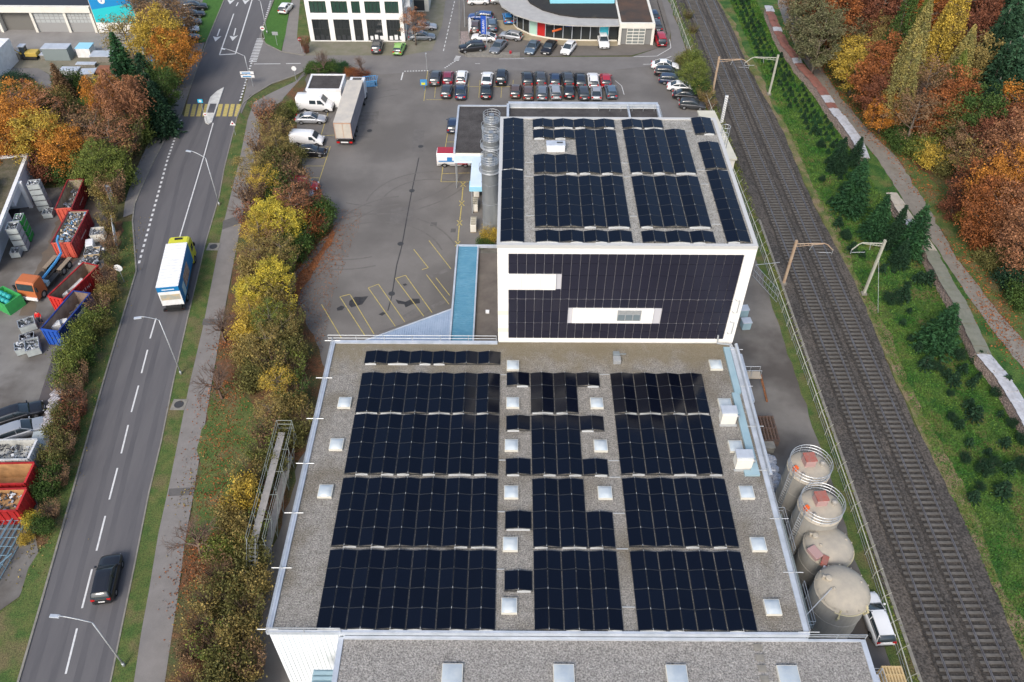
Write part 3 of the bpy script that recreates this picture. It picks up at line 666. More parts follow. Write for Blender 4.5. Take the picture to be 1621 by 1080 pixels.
railing([(-17.2, 27.15), (-12, 27.15)], HZ+.1, 'short guard rail at the near left corner of the hall roof', h=.6, step=2.2)
railing([(21.2, 27.15), (25.3, 27.15)], 9.5, 'low guard rail between the hall roof and the silo yard', h=.6, step=1.6)

# ---- near annex --------------------------------------------------------
ax = empty('low_annex_hall', (6, 15, 0), 0, 'lower annex hall with plain grey gravel roof and four wide rooflights, nearest in view', 'factory annex')
mb = MB(); mb.box(-12.1, 25.2, -20, 27.0, 0, 9.2); part(mb, 'wall', m_wallw, ax)
mb = MB(); mb.box(-11.9, 25.0, -20, 27.0, 9.202, 9.4); part(mb, 'roof', m_gravel2, ax)
mb = MB(); mb.box(-12.25, -11.88, -20, 27.1, 9.0, 9.5); mb.box(24.95, 25.3, -20, 27.1, 9.0, 9.5); mb.box(-11.88, 21.2, 26.95, 27.13, 9.2, 9.62); mb.box(21.2, 24.95, 26.95, 27.13, 9.2, 9.5)
part(mb, 'parapet', m_capl, ax)
for x in (-4.0, 3.7, 11.5, 19.2): skylight(x, 23.7, 9.4, 1.45, 2.9, ax)
mb = MB()
for i in range(9): mb.box(17.25, 17.8, 26.3-i*.75, 26.75-i*.75, 9.41, 9.47)
part(mb, 'walkway_slab', m_kerb, ax)
mb = MB()
for i in range(12): mb.cbox((-13.1, 25.3-i*.38, 7.6-i*.02), (1.9, .25, .1))
mb.box(-14.1, -12.3, 20, 25.6, 7.0, 7.5)
part(mb, 'louvre_roof', m_teal, ax)
# side access stair east
st = empty('loading_platform', (26.2, 25, 0), 0, 'pale metal loading platform with handrails and a level sign beside the stacked pallets', 'loading platform')
mb = MB(); mb.box(25.35, 27.1, 12, 26.2, 5.6, 5.8); part(mb, 'deck', mat('pale_platform', (.5, .54, .6), .6), st)
mb = MB()
for y in (26.2, 24, 21.8): mb.tube([(27.1, y, 0), (27.1, y, 6.8)], .05, 6); mb.tube([(25.4, y, 5.8), (25.4, y, 6.8)], .03, 6)
for z in (6.3, 6.8): mb.tube([(25.4, 26.2, z), (27.1, 26.2, z), (27.1, 12, z)], .03, 5)
part(mb, 'handrail', m_steel, st)
for i in range(5):
    mb = MB(); mb.box(26.2, 26.8, 25.0-i*.85, 25.5-i*.85, 5.8, 6.0); part(mb, 'level_plate', mat('sign_white', (.7, .7, .7), .6) if i < 2 else mat('sign_red', (.6, .16, .08), .6), st)
m_pal = mat('pallet_wood', (.5, .36, .17), .85, (.6, .45, .24), scale=5, stretch=(1, 8, 1)); m_palold = mat('old_pallet_wood', (.22, .17, .12), .9, (.3, .23, .16), scale=5, stretch=(1, 8, 1))
def pallet_stack(x, y, n, m, label, rz=0, group='pallet stacks by the fence', l=1.25, w_=.85):
    t = empty('pallet_stack', (x, y, 0), rz, label, 'pallets', group)
    for k in range(n):
        mb = MB(); z = k*.145
        for i in range(3): mb.box(-l/2, l/2, -w_/2+i*(w_-.1)/2, -w_/2+.1+i*(w_-.1)/2, z, z+.1)
        for i in range(7): a = -l/2+i*(l-.12)/6; mb.box(a, a+.12, -w_/2, w_/2, z+.102, z+.13)
        mb.build('pallet', m, t)
    return t
pallet_stack(28.7, 26.6, 34, m_pal, 'tall stack of fresh pale wooden pallets beside the loading platform, farthest', l=1.5, w_=1.3)
pallet_stack(28.9, 25.1, 34, m_pal, 'tall stack of fresh pale wooden pallets, second from the far end')
pallet_stack(29.1, 23.9, 33, m_palold, 'tall stack of grey weathered pallets at the lower edge of the photo')

# ---- tower --------------------------------------------------------------
TZ = 21.7
tw = empty('tower_building', (10, 67, 0), 0, 'tall white factory tower with black solar facade and gravel roof full of solar panels', 'factory tower')
tx0, tx1, ty0, ty1 = -1.3, 21.15, 56.62, 78.2
mb = MB(); mb.box(tx0, tx1, ty0, ty1, 0, TZ-.3); part(mb, 'wall', m_render, tw)
mb = MB(); mb.box(tx0+.3, tx1-.3, ty0+.3, ty1-.3, TZ-.298, TZ-.05); part(mb, 'roof', m_gravel3, tw)
mb = MB(); P0 = -.06
for a in ((tx0+P0, tx0+.3, ty0+P0, ty1-P0), (tx1-.3, tx1-P0, ty0+P0, ty1-P0), (tx0+.3, tx1-.3, ty0+P0, ty0+.3), (tx0+.3, tx1-.3, ty1-.3, ty1-P0)):
    mb.box(*a, TZ-.33, TZ+.06)
part(mb, 'parapet', mat('tower_parapet', (.5, .5, .48), .6), tw)
mb = MB()
mb.box(tx0-.02, -.36, ty0-.1, ty0-.002, 10.15, TZ-.33); mb.box(20.2, tx1+.02, ty0-.1, ty0-.002, 10.15, TZ-.33)
mb.box(-.36, 20.2, ty0-.1, ty0-.002, 20.84, TZ-.33); mb.box(-.36, 20.2, ty0-.1, ty0-.002, 10.1, 10.62)
part(mb, 'facade_frame', m_render, tw)
# facade modules: 25 columns
fx0, fx1, fz0, fz1 = -.34, 20.15, 10.65, 20.82
ncol = 26; cw = (fx1-fx0)/ncol
bands = [(10.65, 11.58), (11.62, 12.54), (12.65, 14.06), (14.1, 15.53), (15.64, 16.76), (16.8, 18.43), (18.47, 19.78), (19.82, 20.8)]
win = [(-1.0, 3.9, 16.82, 18.6), (5.6, 13.1, 12.72, 14.55)]
cnt = 0; rest = MB()
for (za, zb) in bands:
    for i in range(ncol):
        a, b_ = fx0+i*cw+.021, fx0+(i+1)*cw-.021
        pieces = [(za, zb)]
        for wx0, wx1, wz0, wz1 in win:
            if b_ > wx0 and a < wx1:
                np_ = []
                for (p, q) in pieces:
                    if q <= wz0 or p >= wz1: np_.append((p, q)); continue
                    if p < wz0-.1: np_.append((p, wz0-.03))
                    if q > wz1+.1: np_.append((wz1+.03, q))
                pieces = np_
        for (p, q) in pieces:
            if cnt < 100:
                mb = MB(); mb.box(a, b_, ty0-.16, ty0-.05, p, q); part(mb, 'facade_module', m_pvdark, tw); cnt += 1
            else: rest.box(a, b_, ty0-.16, ty0-.05, p, q)
tag(part(rest, 'facade_module', m_pvdark, tw), kind='stuff')
mb = MB(); mb.box(fx0, fx1, ty0-.052, ty0-.003, fz0, fz1-.0); part(mb, 'facade_backing', mat('facade_rail', (.5, .5, .53), .6), tw)
m_shut = mat('roller_shutter', (.78, .78, .75), .6); m_wing = glass_mat('window_glass', (.16, .2, .22), .1)
def window(x0, x1, z0, z1, y, shut, parent, panes=3, dirn=-1):
    mb = MB(); mb.box(x0, x1, y-.06, y+.02, z0, z1); f = part(mb, 'window', m_shut if shut else m_steel, parent)
    for i in range(panes):
        a = x0+.08+i*(x1-x0-.08)/panes; b_ = a+(x1-x0-.08)/panes-.08
        mb = MB()
        if shut:
            for k in range(9):
                z = z0+.06+k*(z1-z0-.1)/9; mb.box(a, b_, y-.08, y-.055, z, z+(z1-z0-.1)/9-.03)
            off(mb, parent.location); mb.build('shutter', m_shut, f)
        else:
            mb.box(a, b_, y-.075, y-.058, z0+.08, z1-.08); off(mb, parent.location); mb.build('pane', m_wing, f)
mb = MB(); mb.box(-1.0, 3.9, ty0-.26, ty0-.002, 16.82, 18.6); mb.box(5.6, 13.1, ty0-.26, ty0-.002, 12.72, 14.55); mb.box(9.7, 12.0, ty0-.34, ty0-.26, 12.98, 13.08); part(mb, 'window_surround', m_render, tw)
window(-1.15, .8, 16.95, 18.3, ty0-.27, True, tw, 1); window(.95, 2.5, 16.95, 18.3, ty0-.27, True, tw, 1)
window(6.4, 8.7, 12.9, 14.4, ty0-.27, True, tw, 1); window(9.75, 11.95, 13.1, 13.95, ty0-.27, False, tw, 3)
mb = MB(); mb.box(9.75, 11.95, ty0-.33, ty0-.26, 13.95, 14.4); part(mb, 'blind_box', m_steel, tw)
mb = MB()
for z in (14.2, 11.5): mb.tube([(20.4, ty0-.1, z), (20.4, ty0-.35, z), (20.75, ty0-.35, z+.0), (20.75, ty0-.35, z+1.5), (20.4, ty0-.35, z+1.5), (20.4, ty0-.1, z+1.5)], .04, 5)
mb.tube([(19.6, ty0-.2, 11.2), (19.6, ty0-.5, 10.4), (21.0, ty0-.5, 10.2), (21.2, ty0-.8, 9.8)], .09, 7)
part(mb, 'grab_bar', m_steel, tw)
for z0, z1 in ((13.6, 14.1), (11.4, 11.9)):
    mb = MB(); mb.box(tx0-.03, -.37, ty0-.12, ty0-.08, z0, z1); part(mb, 'stained_band', mat('dirty_render', (.7, .68, .58), .8), tw)
g2 = 'solar arrays on the roof of the white tower'; tz = TZ-.05
solar_array([(-1.05, 68.3, 6)], tz, 'long narrow solar array at the far left edge of the tower roof', g2)
solar_array([(-1.1, 57.0, 7)], tz, 'long narrow solar array at the near left edge of the tower roof', g2)
solar_array(block(2.0, 4, 76.1, 1), tz, 'single row of four solar tents at the far edge of the tower roof', g2)
solar_array([(2.0, 74.0, 1), (2.0+PW_, 74.0, 1), (2.0, 67.7, 2), (2.0+PW_, 67.7, 2), (2.0+2*PW_, 67.7, 5), (2.0+3*PW_, 67.7, 5)], tz, 'C-shaped solar array round the small white roof hatch on the tower', g2)
solar_array(block(1.95, 4, 59.2, 5), tz, 'four-tent solar array in the middle of the tower roof', g2)
solar_array(block(1.95, 4, 57.0, 1), tz, 'single row of four solar tents along the near edge of the tower roof', g2)
solar_array(block(11.25, 2, 76.1, 1), tz, 'short row of two solar tents at the far edge of the tower roof', g2)
solar_array(block(11.25, 3, 67.8, 5), tz, 'three-tent solar array on the far half of the tower roof', g2)
solar_array(block(11.25, 3, 59.25, 5), tz, 'three-tent solar array on the near half of the tower roof', g2)
solar_array(block(11.25, 3, 57.0, 1), tz, 'single row of three solar tents along the near edge of the tower roof', g2)
solar_array([(18.55, 75.0, 2)], tz, 'smallest solar array, one tent at the far right corner of the tower roof', g2)
solar_array([(18.55, 68.6, 3)], tz, 'narrow solar array in the middle of the right edge of the tower roof', g2)
solar_array([(18.55, 57.1, 7)], tz, 'long narrow solar array at the near right edge of the tower roof', g2)
t = empty('roof_hatch', (4.25, 72.1, tz), 0, 'small white box-shaped roof hatch inside the solar field of the tower', 'roof hatch')
mb = MB(); mb.box(-.9, .9, -.55, .55, 0, .55); mb.build('box', m_whitemetal, t, bevel=.03); mb = MB(); mb.box(-.95, .95, -.3, .6, .55, .66); mb.build('lid', m_capl, t, bevel=.02)
mb = MB(); mb.box(.1, .7, .1, .25, .66, .72); mb.build('handle', m_frame, t)
mb = MB()
for y in (69.6, 67.2, 60.9): mb.box(1.2, 1.95, y-.04, y+.04, tz+.02, tz+.08); mb.box(10.55, 11.2, y-.04, y+.04, tz+.02, tz+.08); mb.box(17.7, 18.5, y-1.2, y-1.12, tz+.02, tz+.08)
mb.box(15.6, 18.4, 75.6, 75.66, tz+.02, tz+.06)
part(mb, 'cable_tray', m_alu, tw)
# caged ladders on the tower's east side
def cage_ladder(c, z0, z1, n, label, parent=None, d=(1, 0)):
    t = empty('caged_ladder', (c[0], c[1], z0), math.atan2(d[1], d[0]), label, 'ladder', 'caged ladders')
    mb = MB(); H = z1-z0
    for s in (-.25, .25): mb.tube([(0, s, 0), (0, s, H)], .035, 5)
    k = 0
    while k*.3 < H: mb.tube([(0, -.25, k*.3), (0, .25, k*.3)], .02, 4); k += 1
    mb.build('ladder', m_steel, t)
    mb = MB(); z = min(2.2, H*.3)
    while z <= H: mb.ring((.38, 0), .42, z, .03, 10, -130, 130); z += .9
    for a in (-90, -45, 0, 45, 90): mb.tube([(.38+.42*math.cos(R(a)), .42*math.sin(R(a)), 1.5), (.38+.42*math.cos(R(a)), .42*math.sin(R(a)), H)], .018, 4)
    mb.build('safety_cage', m_steel, t)
    return t
cage_ladder((21.3, 75.2), 14, 22.6, 3, 'caged escape ladder at the top right corner of the white tower')
cage_ladder((21.3, 72.0), 8, 19.0, 3, 'second caged ladder lower down the right side of the white tower')
cage_ladder((21.3, 69.0), 4, 15.0, 3, 'lowest caged ladder on the right side of the white tower')

# ---- low buildings behind / beside the tower -----------------------------
an = empty('flat_annex', (5, 105, 0), 0, 'flat dark-roofed annex behind the white tower with a pale parapet', 'annex building')
mb = MB(); mb.box(-8.0, -.9, 98.5, 111, 4.45, 4.7); mb.box(-2.2, -.9, 98.5, 110.8, 0, 4.45); mb.box(-.9, 21.3, 78.3, 112, 0, 4.72); part(mb, 'wall', m_wallcream, an)
mb = MB(); mb.box(-7.9, -.9, 98.6, 110.9, 4.702, 4.9); mb.box(-.7, 21.0, 78.4, 110.6, 4.722, 4.86); part(mb, 'roof', m_bitumen, an)
mb = MB(); mb.box(-8.1, -.7, 110.9, 111.15, 4.6, 5.05); mb.box(-8.15, -7.88, 98.4, 110.9, 4.6, 5.05); mb.box(-.72, 21.3, 111.0, 111.6, 4.6, 5.4); mb.box(-.95, -.6, 97, 111, 4.6, 5.4); mb.box(21.0, 21.35, 78.4, 111.0, 4.6, 5.4); mb.box(16.7, 16.95, 98, 111, 4.86, 5.3)
part(mb, 'parapet', m_capl, an)
for x, y in ((-7.8, 98.8), (-7.8, 104.6), (-7.8, 110.7)): mb = MB(); mb.tube([(x, y, 0), (x, y, 4.45)], .1, 8); part(mb, 'column', m_steel, an)
railing([(12.5, 109.8), (21.3, 109.8), (21.3, 104)], 5.0, 'thin guard rail on the parapet behind the white tower', h=.8, step=1.5, r=.04)
cn = empty('entrance_canopy', (-6, 97, 0), 0, 'pale blue L-shaped entrance canopy beside the red and white van', 'canopy')
mb = MB(); mb.prism([(-8.0, 98.5), (-3.9, 98.5), (-3.9, 91.0), (-5.6, 91.0), (-5.6, 97.0), (-8.0, 97.0)], 4.1, 4.45); part(mb, 'roof', mat('pale_canopy', (.66, .76, .84), .5, (.58, .7, .8), scale=.6), cn)
mb = MB(); mb.box(-5.66, -3.85, 90.9, 91.0, 3.7, 4.35); mb.box(-5.7, -5.6, 91, 92.4, 3.7, 4.35); part(mb, 'fascia', mat('canopy_blue', (.3, .6, .75), .5), cn)
mb = MB(); mb.tube([(-5.4, 91.2, 0), (-5.4, 91.2, 4.1)], .08, 8); mb.tube([(-7.8, 97.2, 0), (-7.8, 97.2, 4.1)], .08, 8); part(mb, 'post', m_steel, cn)
# silver silos
m_silv = mat('brushed_silo_steel', (.36, .38, .39), .38, (.28, .3, .31), scale=.7, metal=.55, stretch=(1, 1, .3))
def silo(cx_, cy, r_, h, label, group, m, dome=0, rail=True, ladder=None, band=3):
    t = empty('silo', (cx_, cy, 0), 0, label, 'silo', group)
    mb = MB(); prof = [(r_, 0)]
    for k in range(1, band+1):
        z = h*k/(band+1); prof += [(r_, z-.05), (r_+.03, z-.03), (r_+.03, z+.03), (r_, z+.05)]
    prof += [(r_, h)]
    mb.lathe(prof, n=40); mb.build('body', m, t, smooth=False)
    mb = MB(); dp = [(r_+.04, h-.04), (r_+.04, h+.04)]
    for k in range(0, 9):
        a = k/8*math.pi/2; dp.append((max(.02, r_*math.cos(a)), h+.04+dome*math.sin(a)))
    mb.lathe(dp, n=40); mb.build('dome' if dome > .3 else 'top', m_siloc if m is not m_silv else m, t, smooth=dome > .3)
    if rail:
        mb = MB()
        for z in (.35, .7, 1.05): mb.ring((0, 0), r_+.02, h+z, .03, 36)
        for k in range(12):
            a = 2*math.pi*k/12; mb.tube([((r_+.02)*math.cos(a), (r_+.02)*math.sin(a), h-.2), ((r_+.02)*math.cos(a), (r_+.02)*math.sin(a), h+1.05)], .03, 4)
        mb.build('guard_rail', m_steel, t)
    return t
for i, (px_, py_, lab) in enumerate(((776, 256, 'tall silver silo closest to the three grey pallet boxes, nearest of three'), (777, 219, 'tall silver silo in the middle of the row beside the tower'), (778, 191, 'tall silver silo farthest in the row beside the tower'))):
    p = at(px_, py_, 11.4)
    t = silo(-2.75, p.y, 1.06, 11.4, lab, 'silver silos beside the tower', m_silv, .15)
    mb = MB(); mb.box(-.3, .3, -.2, .5, 11.5, 12.2); mb.build('inspection_hatch', m_silv, t)
    mb = MB(); mb.ring((0, 0), 1.35, 10.4, .03, 30); mb.ring((0, 0), 1.35, 10.9, .03, 30)
    mb.lathe([(1.08, 10.3), (1.36, 10.3), (1.36, 10.34), (1.08, 10.34)], n=30); mb.build('gallery', m_steel, t)
    mb = MB()
    for k in range(30): mb.tube([(.85, 1.1, k*.35), (1.25, .75, k*.35)], .02, 4)
    mb.tube([(.85, 1.1, 0), (.85, 1.1, 10.3)], .03, 4); mb.tube([(1.25, .75, 0), (1.25, .75, 10.3)], .03, 4)
    mb.build('ladder', m_steel, t)
mb = MB(); mb.box(-4.0, -1.35, 77.7, 102, .0, .12); tag(mb.build('silo_plinth', m_kerb), 'concrete plinth under the three silver silos', 'plinth')
# blue canopy and its neighbours
bc = empty('loading_canopy', (-5.3, 66, 0), 0, 'long bright blue ribbed canopy between the yard bays and the tower', 'canopy')
mb = MB(); mb.box(-6.4, -4.15, 57, 77.6, 4.85, 4.95)
for i in range(69): mb.box(-6.4, -4.15, 57.1+i*.3, 57.22+i*.3, 4.94, 5.02)
part(mb, 'roof', m_bluemetal, bc)
mb = MB(); mb.box(-6.62, -6.42, 57, 77.8, 4.8, 5.2); mb.box(-6.42, -1.32, 77.62, 77.8, 4.8, 5.2); mb.box(-4.15, -4.0, 57, 77.6, 4.8, 5.12); part(mb, 'edge_trim', m_capl, bc)
mb = MB()
for y in (58, 64, 70, 77): mb.tube([(-6.5, y, 0), (-6.5, y, 4.9)], .1, 8)
part(mb, 'post', m_steel, bc)
tr = empty('dock_canopy', (-11, 60, 0), 0, 'triangular pale blue corrugated canopy over the loading bays', 'canopy')
mb = MB(); mb.prism([(-6.65, 67.0), (-17.3, 61.0), (-17.2, 56.6), (-6.65, 56.6)], 4.55, 4.62)
for i in range(44):
    x = -17.1+i*.24; yt = 61.0+(x+17.3)/(10.65)*6.0
    mb.box(x, x+.1, 56.62, yt-.05, 4.619, 4.68)
part(mb, 'roof', m_palemetal, tr)
mb = MB(); mb.tube([(-6.65, 67.05, 4.65), (-17.3, 61.05, 4.65)], .08, 6); part(mb, 'edge_trim', m_capl, tr)
mb = MB(); mb.tube([(-17, 61, 0), (-17, 61, 4.5)], .1, 8); mb.tube([(-11, 64.3, 0), (-11, 64.3, 4.5)], .1, 8); part(mb, 'post', m_steel, tr)
lk = empty('link_building', (-2.6, 66, 0), 0, 'flat brown-roofed link building wedged between blue canopy and white tower', 'link building')
mb = MB(); mb.box(-3.98, -1.32, 56.62, 77.0, 0, 4.4); part(mb, 'wall', m_wallcream, lk)
mb = MB(); mb.box(-3.98, -1.32, 56.62, 76.9, 4.402, 4.6); part(mb, 'roof', mat('brown_felt', (.1, .085, .075), .9, (.15, .13, .11), scale=.5, detail=8), lk)
mb = MB(); mb.box(-2.9, -2.5, 66.4, 66.8, 4.6, 4.8); part(mb, 'vent_cap', m_whitemetal, lk)

# ---- right lane silos ---------------------------------------------------
m_silo = mat('grey_silo_paint', (.37, .35, .31), .6, (.3, .285, .25), scale=.8, detail=6, stretch=(1, 1, .35), fine=.04)
m_siloc = mat('silo_dome_paint', (.47, .415, .32), .65, (.34, .31, .26), scale=.6, detail=7, fine=.04)
m_redhatch = mat('faded_red_paint', (.36, .1, .075), .8, (.3, .15, .12), scale=3); m_redside = mat('pink_faded_paint', (.42, .27, .25), .85)
m_oran = mat('orange_paint', (.8, .14, .03), .6)
gS = 'round grey silos beside the hall'
def big_silo(px_, py_, zr, r_, dome, rail, lab):
    p = at(px_, py_, zr); t = silo(p.x, p.y, r_, zr, lab, gS, m_silo, dome, False, band=2)
    if rail:
        mb = MB()
        for z in (.35, .72, 1.08): mb.ring((0, 0), r_-.03, zr+z, .035, 36)
        for k in range(14):
            a = 2*math.pi*k/14; mb.tube([((r_-.03)*math.cos(a), (r_-.03)*math.sin(a), zr-.1), ((r_-.03)*math.cos(a), (r_-.03)*math.sin(a), zr+1.08)], .03, 4)
        mb.build('guard_rail', m_steel, t)
    return t, p
for px_, py_, lab in ((1280, 742, 'round grey silo with railing and red hatch box, farthest of the four'), (1298, 804, 'round grey silo with railing and red hatch box, second from the far end')):
    t, p = big_silo(px_, py_, 6.5, 1.85, .35, True, lab)
    mb = MB(); mb.cbox((-.05, .35, 7.15), (.95, .95, .9), .1); h_ = mb.build('hatch_box', m_redside, t, bevel=.04)
    mb = MB(); mb.cbox((-.05, .4, 7.64), (1.02, 1.0, .1), .1); mb.build('lid', m_redhatch, h_)
    mb = MB(); mb.cbox((-1.35, -.35, 6.95), (.38, .38, .5), .5); mb.build('valve_box', m_oran, t, bevel=.04)
    mb = MB(); mb.lathe([(.22, 6.6), (.22, 7.15), (.05, 7.25)], (1.15, .2), 14); mb.lathe([(.15, 6.6), (.15, 6.95), (.05, 7.05)], (-.8, -.9), 12); mb.build('vent_cap', m_silo, t, smooth=False)
    mb = MB()
    for k in range(20): mb.tube([(-2.0, -.8, k*.33), (-1.75, -1.15, k*.33)], .03, 4)
    mb.tube([(-2.0, -.8, 0), (-2.0, -.8, 7.4)], .04, 5); mb.tube([(-1.75, -1.15, 0), (-1.75, -1.15, 7.4)], .04, 5); mb.build('ladder', m_steel, t)
for k, (px_, py_, zr, r_, lab) in enumerate(((1311, 866, 5.0, 2.03, 'domed grey silo with pale red cover on its left, third from the far end'), (1333, 934, 5.9, 2.13, 'domed grey silo nearest the parked white car'))):
    t, p = big_silo(px_, py_, zr, r_, .95, False, lab)
    for i in range(14):
        a = 2*math.pi*i/14+.1; mb = MB(); mb.cbox(((r_-.1)*math.cos(a), (r_-.1)*math.sin(a), zr+.3), (.08, .08, .22), a); mb.build('dome_bolt', m_siloc, t)
    mb = MB(); mb.lathe([(.26, zr+.6), (.26, zr+.95), (.2, zr+1.0), (.05, zr+1.02)], (-1.15, .55), 16); mb.lathe([(.12, zr+.5), (.12, zr+.95), (.03, zr+1.0)], (-.95, -.35), 12); mb.lathe([(.1, zr+.4), (.1, zr+.75), (.03, zr+.8)], (1.4, .3), 12); mb.lathe([(.12, zr+.6), (.12, zr+.95), (.03, zr+1)], (-1.5, .7), 10)
    mb.build('vent_cap', m_siloc, t)
    mb = MB(); mb.ring((0, 0), r_+.06, zr-.05, .05, 24, 300-k*60, 380-k*60); mb.build('rim_hoop', mat('yellow_grey', (.5, .45, .28), .6), t)
    if k == 1:
        mb = MB()
        for a in (250, 315): 
            c_, s_ = math.cos(R(a)), math.sin(R(a))
            mb.tube([(r_*c_*.95, r_*s_*.95, zr+.3), (r_*1.12*c_, r_*1.12*s_, zr-.4), (r_*1.02*c_, r_*1.02*s_, zr-1)], .09, 6)
        mb.build('drain_spout', MATS['yellow_grey'], t)
        mb = MB(); mb.tube([(-1.2, -.4, zr+1.0), (-3.4, -2.2, zr+.2)], .04, 5); mb.build('stay_cable', m_steel, t)
    else:
        mb = MB(); mb.cbox((-1.55, -1.0, zr+.7), (.8, 1.15, .4), .5); h_ = mb.build('hatch_box', m_redside, t, bevel=.04)
        mb = MB(); mb.cbox((-.95, -1.75, zr+.7), (.5, .9, .4), -.5); mb.build('chute', m_redhatch, t)
        mb = MB(); mb.lathe([(.12, zr+.3), (.12, zr+.8), (.05, zr+.85)], (-1.1, -2.3), 10); mb.build('nozzle', m_whitemetal, t)
wk = empty('service_walkway', (23.3, 36, 0), 0, 'grey-green grated walkway between the hall wall and the round silos', 'walkway')
mb = MB(); mb.box(21.35, 23.7, 30.5, 41, 4.3, 4.4); part(mb, 'deck', mat('grating', (.2, .24, .24), .7, (.26, .3, .29), scale=2, fine=.2, fscale=12), wk)
mb = MB()
for x, y0_, y1_ in ((23.7, 30.5, 34), (23.7, 37, 41)):
    for z in (4.9, 5.4): mb.tube([(x, y0_, z), (x, y1_, z)], .03, 5)
    for i in range(4): y = y0_+i*(y1_-y0_)/3; mb.tube([(x, y, 4.3), (x, y, 5.4)], .03, 5)
for y in (30.5, 41):
    for z in (4.9, 5.4): mb.tube([(21.6, y, z), (23.7, y, z)], .03, 5)
part(mb, 'handrail', m_steel, wk)
mb = MB()
for y in (31, 35, 40): mb.tube([(23.5, y, 0), (23.5, y, 4.3)], .07, 6)
part(mb, 'post', m_steel, wk)
# small things in the lane
p = at(1213, 677, 1.0); t = pallet_stack(p.x, p.y, 7, mat('rusty_slats', (.17, .1, .07), .85, (.1, .08, .07), scale=4), 'low stack of rusty brown slatted racks in the rear lane', .0, 'racks in the rear lane', 2.1, 3.2)
p = at(1216, 708, .5); mb = MB(); mb.cbox((p.x, p.y, .4), (1.1, .8, .8)); mb.cbox((p.x, p.y, .85), (1.2, .9, .1)); thing_mb(mb, 'concrete_block', m_kerb, 'pale concrete block below the rusty racks in the rear lane', 'block', bevel=.03)
mf = mat('crumpled_film', (.5, .51, .54), .35, (.25, .26, .3), scale=3, detail=8, bump=.8, bscale=6)
for i in range(4):
    p = at(1219+i*3.5, 728+i*14, .6); bm = bmesh.new(); bmesh.ops.create_icosphere(bm, subdivisions=3, radius=.62)
    for v in bm.verts: v.co += v.normal*rnd.uniform(-.1, .12); v.co.z = v.co.z*.8+.5
    me = bpy.data.meshes.new('film_bale'); bm.to_mesh(me); bm.free(); me.materials.append(mf)
    o = link('film_bale', me, None, (p.x, p.y, 0)); tag(o, ['crumpled grey film bale closest to the concrete block', 'second crumpled film bale down from the concrete block', 'third crumpled film bale, just left of the farthest round silo', 'lowest crumpled film bale against the silo foot'][i], 'film bale', 'film bales beside the hall')
t = empty('wall_landing', (23, 62, 0), 0, 'short brown metal landing with railing on the hall wall above the rear lane', 'landing')
p = at(1190, 592, 3.0); mb = MB(); mb.box(p.x-1.2, p.x+.9, p.y-.6, p.y+.3, 2.9, 3.05); part(mb, 'deck', mat('tan_steel', (.42, .36, .28), .7), t)
mb = MB(); mb.tube([(p.x-1.1, p.y-.4, 3.9), (p.x+.8, p.y-.4, 3.9)], .03, 5); mb.tube([(p.x-1.1, p.y+.2, 3.9), (p.x+.8, p.y+.2, 3.9)], .03, 5)
for x in (p.x-1.1, p.x-.2, p.x+.8): mb.tube([(x, p.y-.4, 3), (x, p.y-.4, 3.9)], .03, 5); mb.tube([(x, p.y+.2, 3), (x, p.y+.2, 3.9)], .03, 5)
part(mb, 'handrail', m_steel, t)
mb = MB(); mb.tube([(p.x+.9, p.y, 3.0), (p.x+2.0, p.y-1.2, 0)], .12, 6); part(mb, 'drain_pipe', m_rust, t)
railing([(23.2, 60), (22.4, 76)], .3, 'brown railing along the foot of the white tower in the rear lane', h=1.1, step=1.6, r=.04, group='ground guard rails')
for i, (x, y, lab) in enumerate(((1177, 492, 'small pale teal bin beside the tower wall, farther one'), (1181, 512, 'small pale teal bin beside the tower wall, nearer one'))):
    p = at(x, y, .7); t = empty('waste_bin', (p.x, p.y, 0), .1, lab, 'bin', 'teal bins by the tower')
    mb = MB(); mb.box(-.5, .5, -.45, .45, .05, 1.1); mb.build('container', m_teal, t, bevel=.05); mb = MB(); mb.box(-.55, .55, -.5, .5, 1.1, 1.2); mb.build('lid', m_capl, t, bevel=.03)
# grey pallet boxes next to silver silos
for i, (x, y) in enumerate(((754.5, 299, ), (752, 322), (749.5, 354))):
    p = at(x, y, .8); t = empty('pallet_box', (p.x, p.y, 0), 0, ['beige slatted crate beside the silver silos, farthest of three', 'beige slatted crate beside the silver silos, middle of three', 'beige slatted crate beside the silver silos, nearest of three'][i], 'crate', 'beige crates by the silver silos')
    mb = MB(); mb.box(-.38, .38, -.95, .95, .12, 1.2); mb.build('body', m_wallcream, t, bevel=.02)
    mb = MB()
    for k in range(4): mb.box(-.32, .32, -.85+k*.46, -.5+k*.46, 1.205, 1.25)
    mb.build('lid_panel', mat('crate_tan', (.35, .32, .24), .8) if i == 0 else MATS['crate_tan'], t)
    mb = MB(); mb.box(-.38, .38, -.95, -.75, 0, .12); mb.box(-.38, .38, .75, .95, 0, .12); mb.build('skid', m_wood, t)
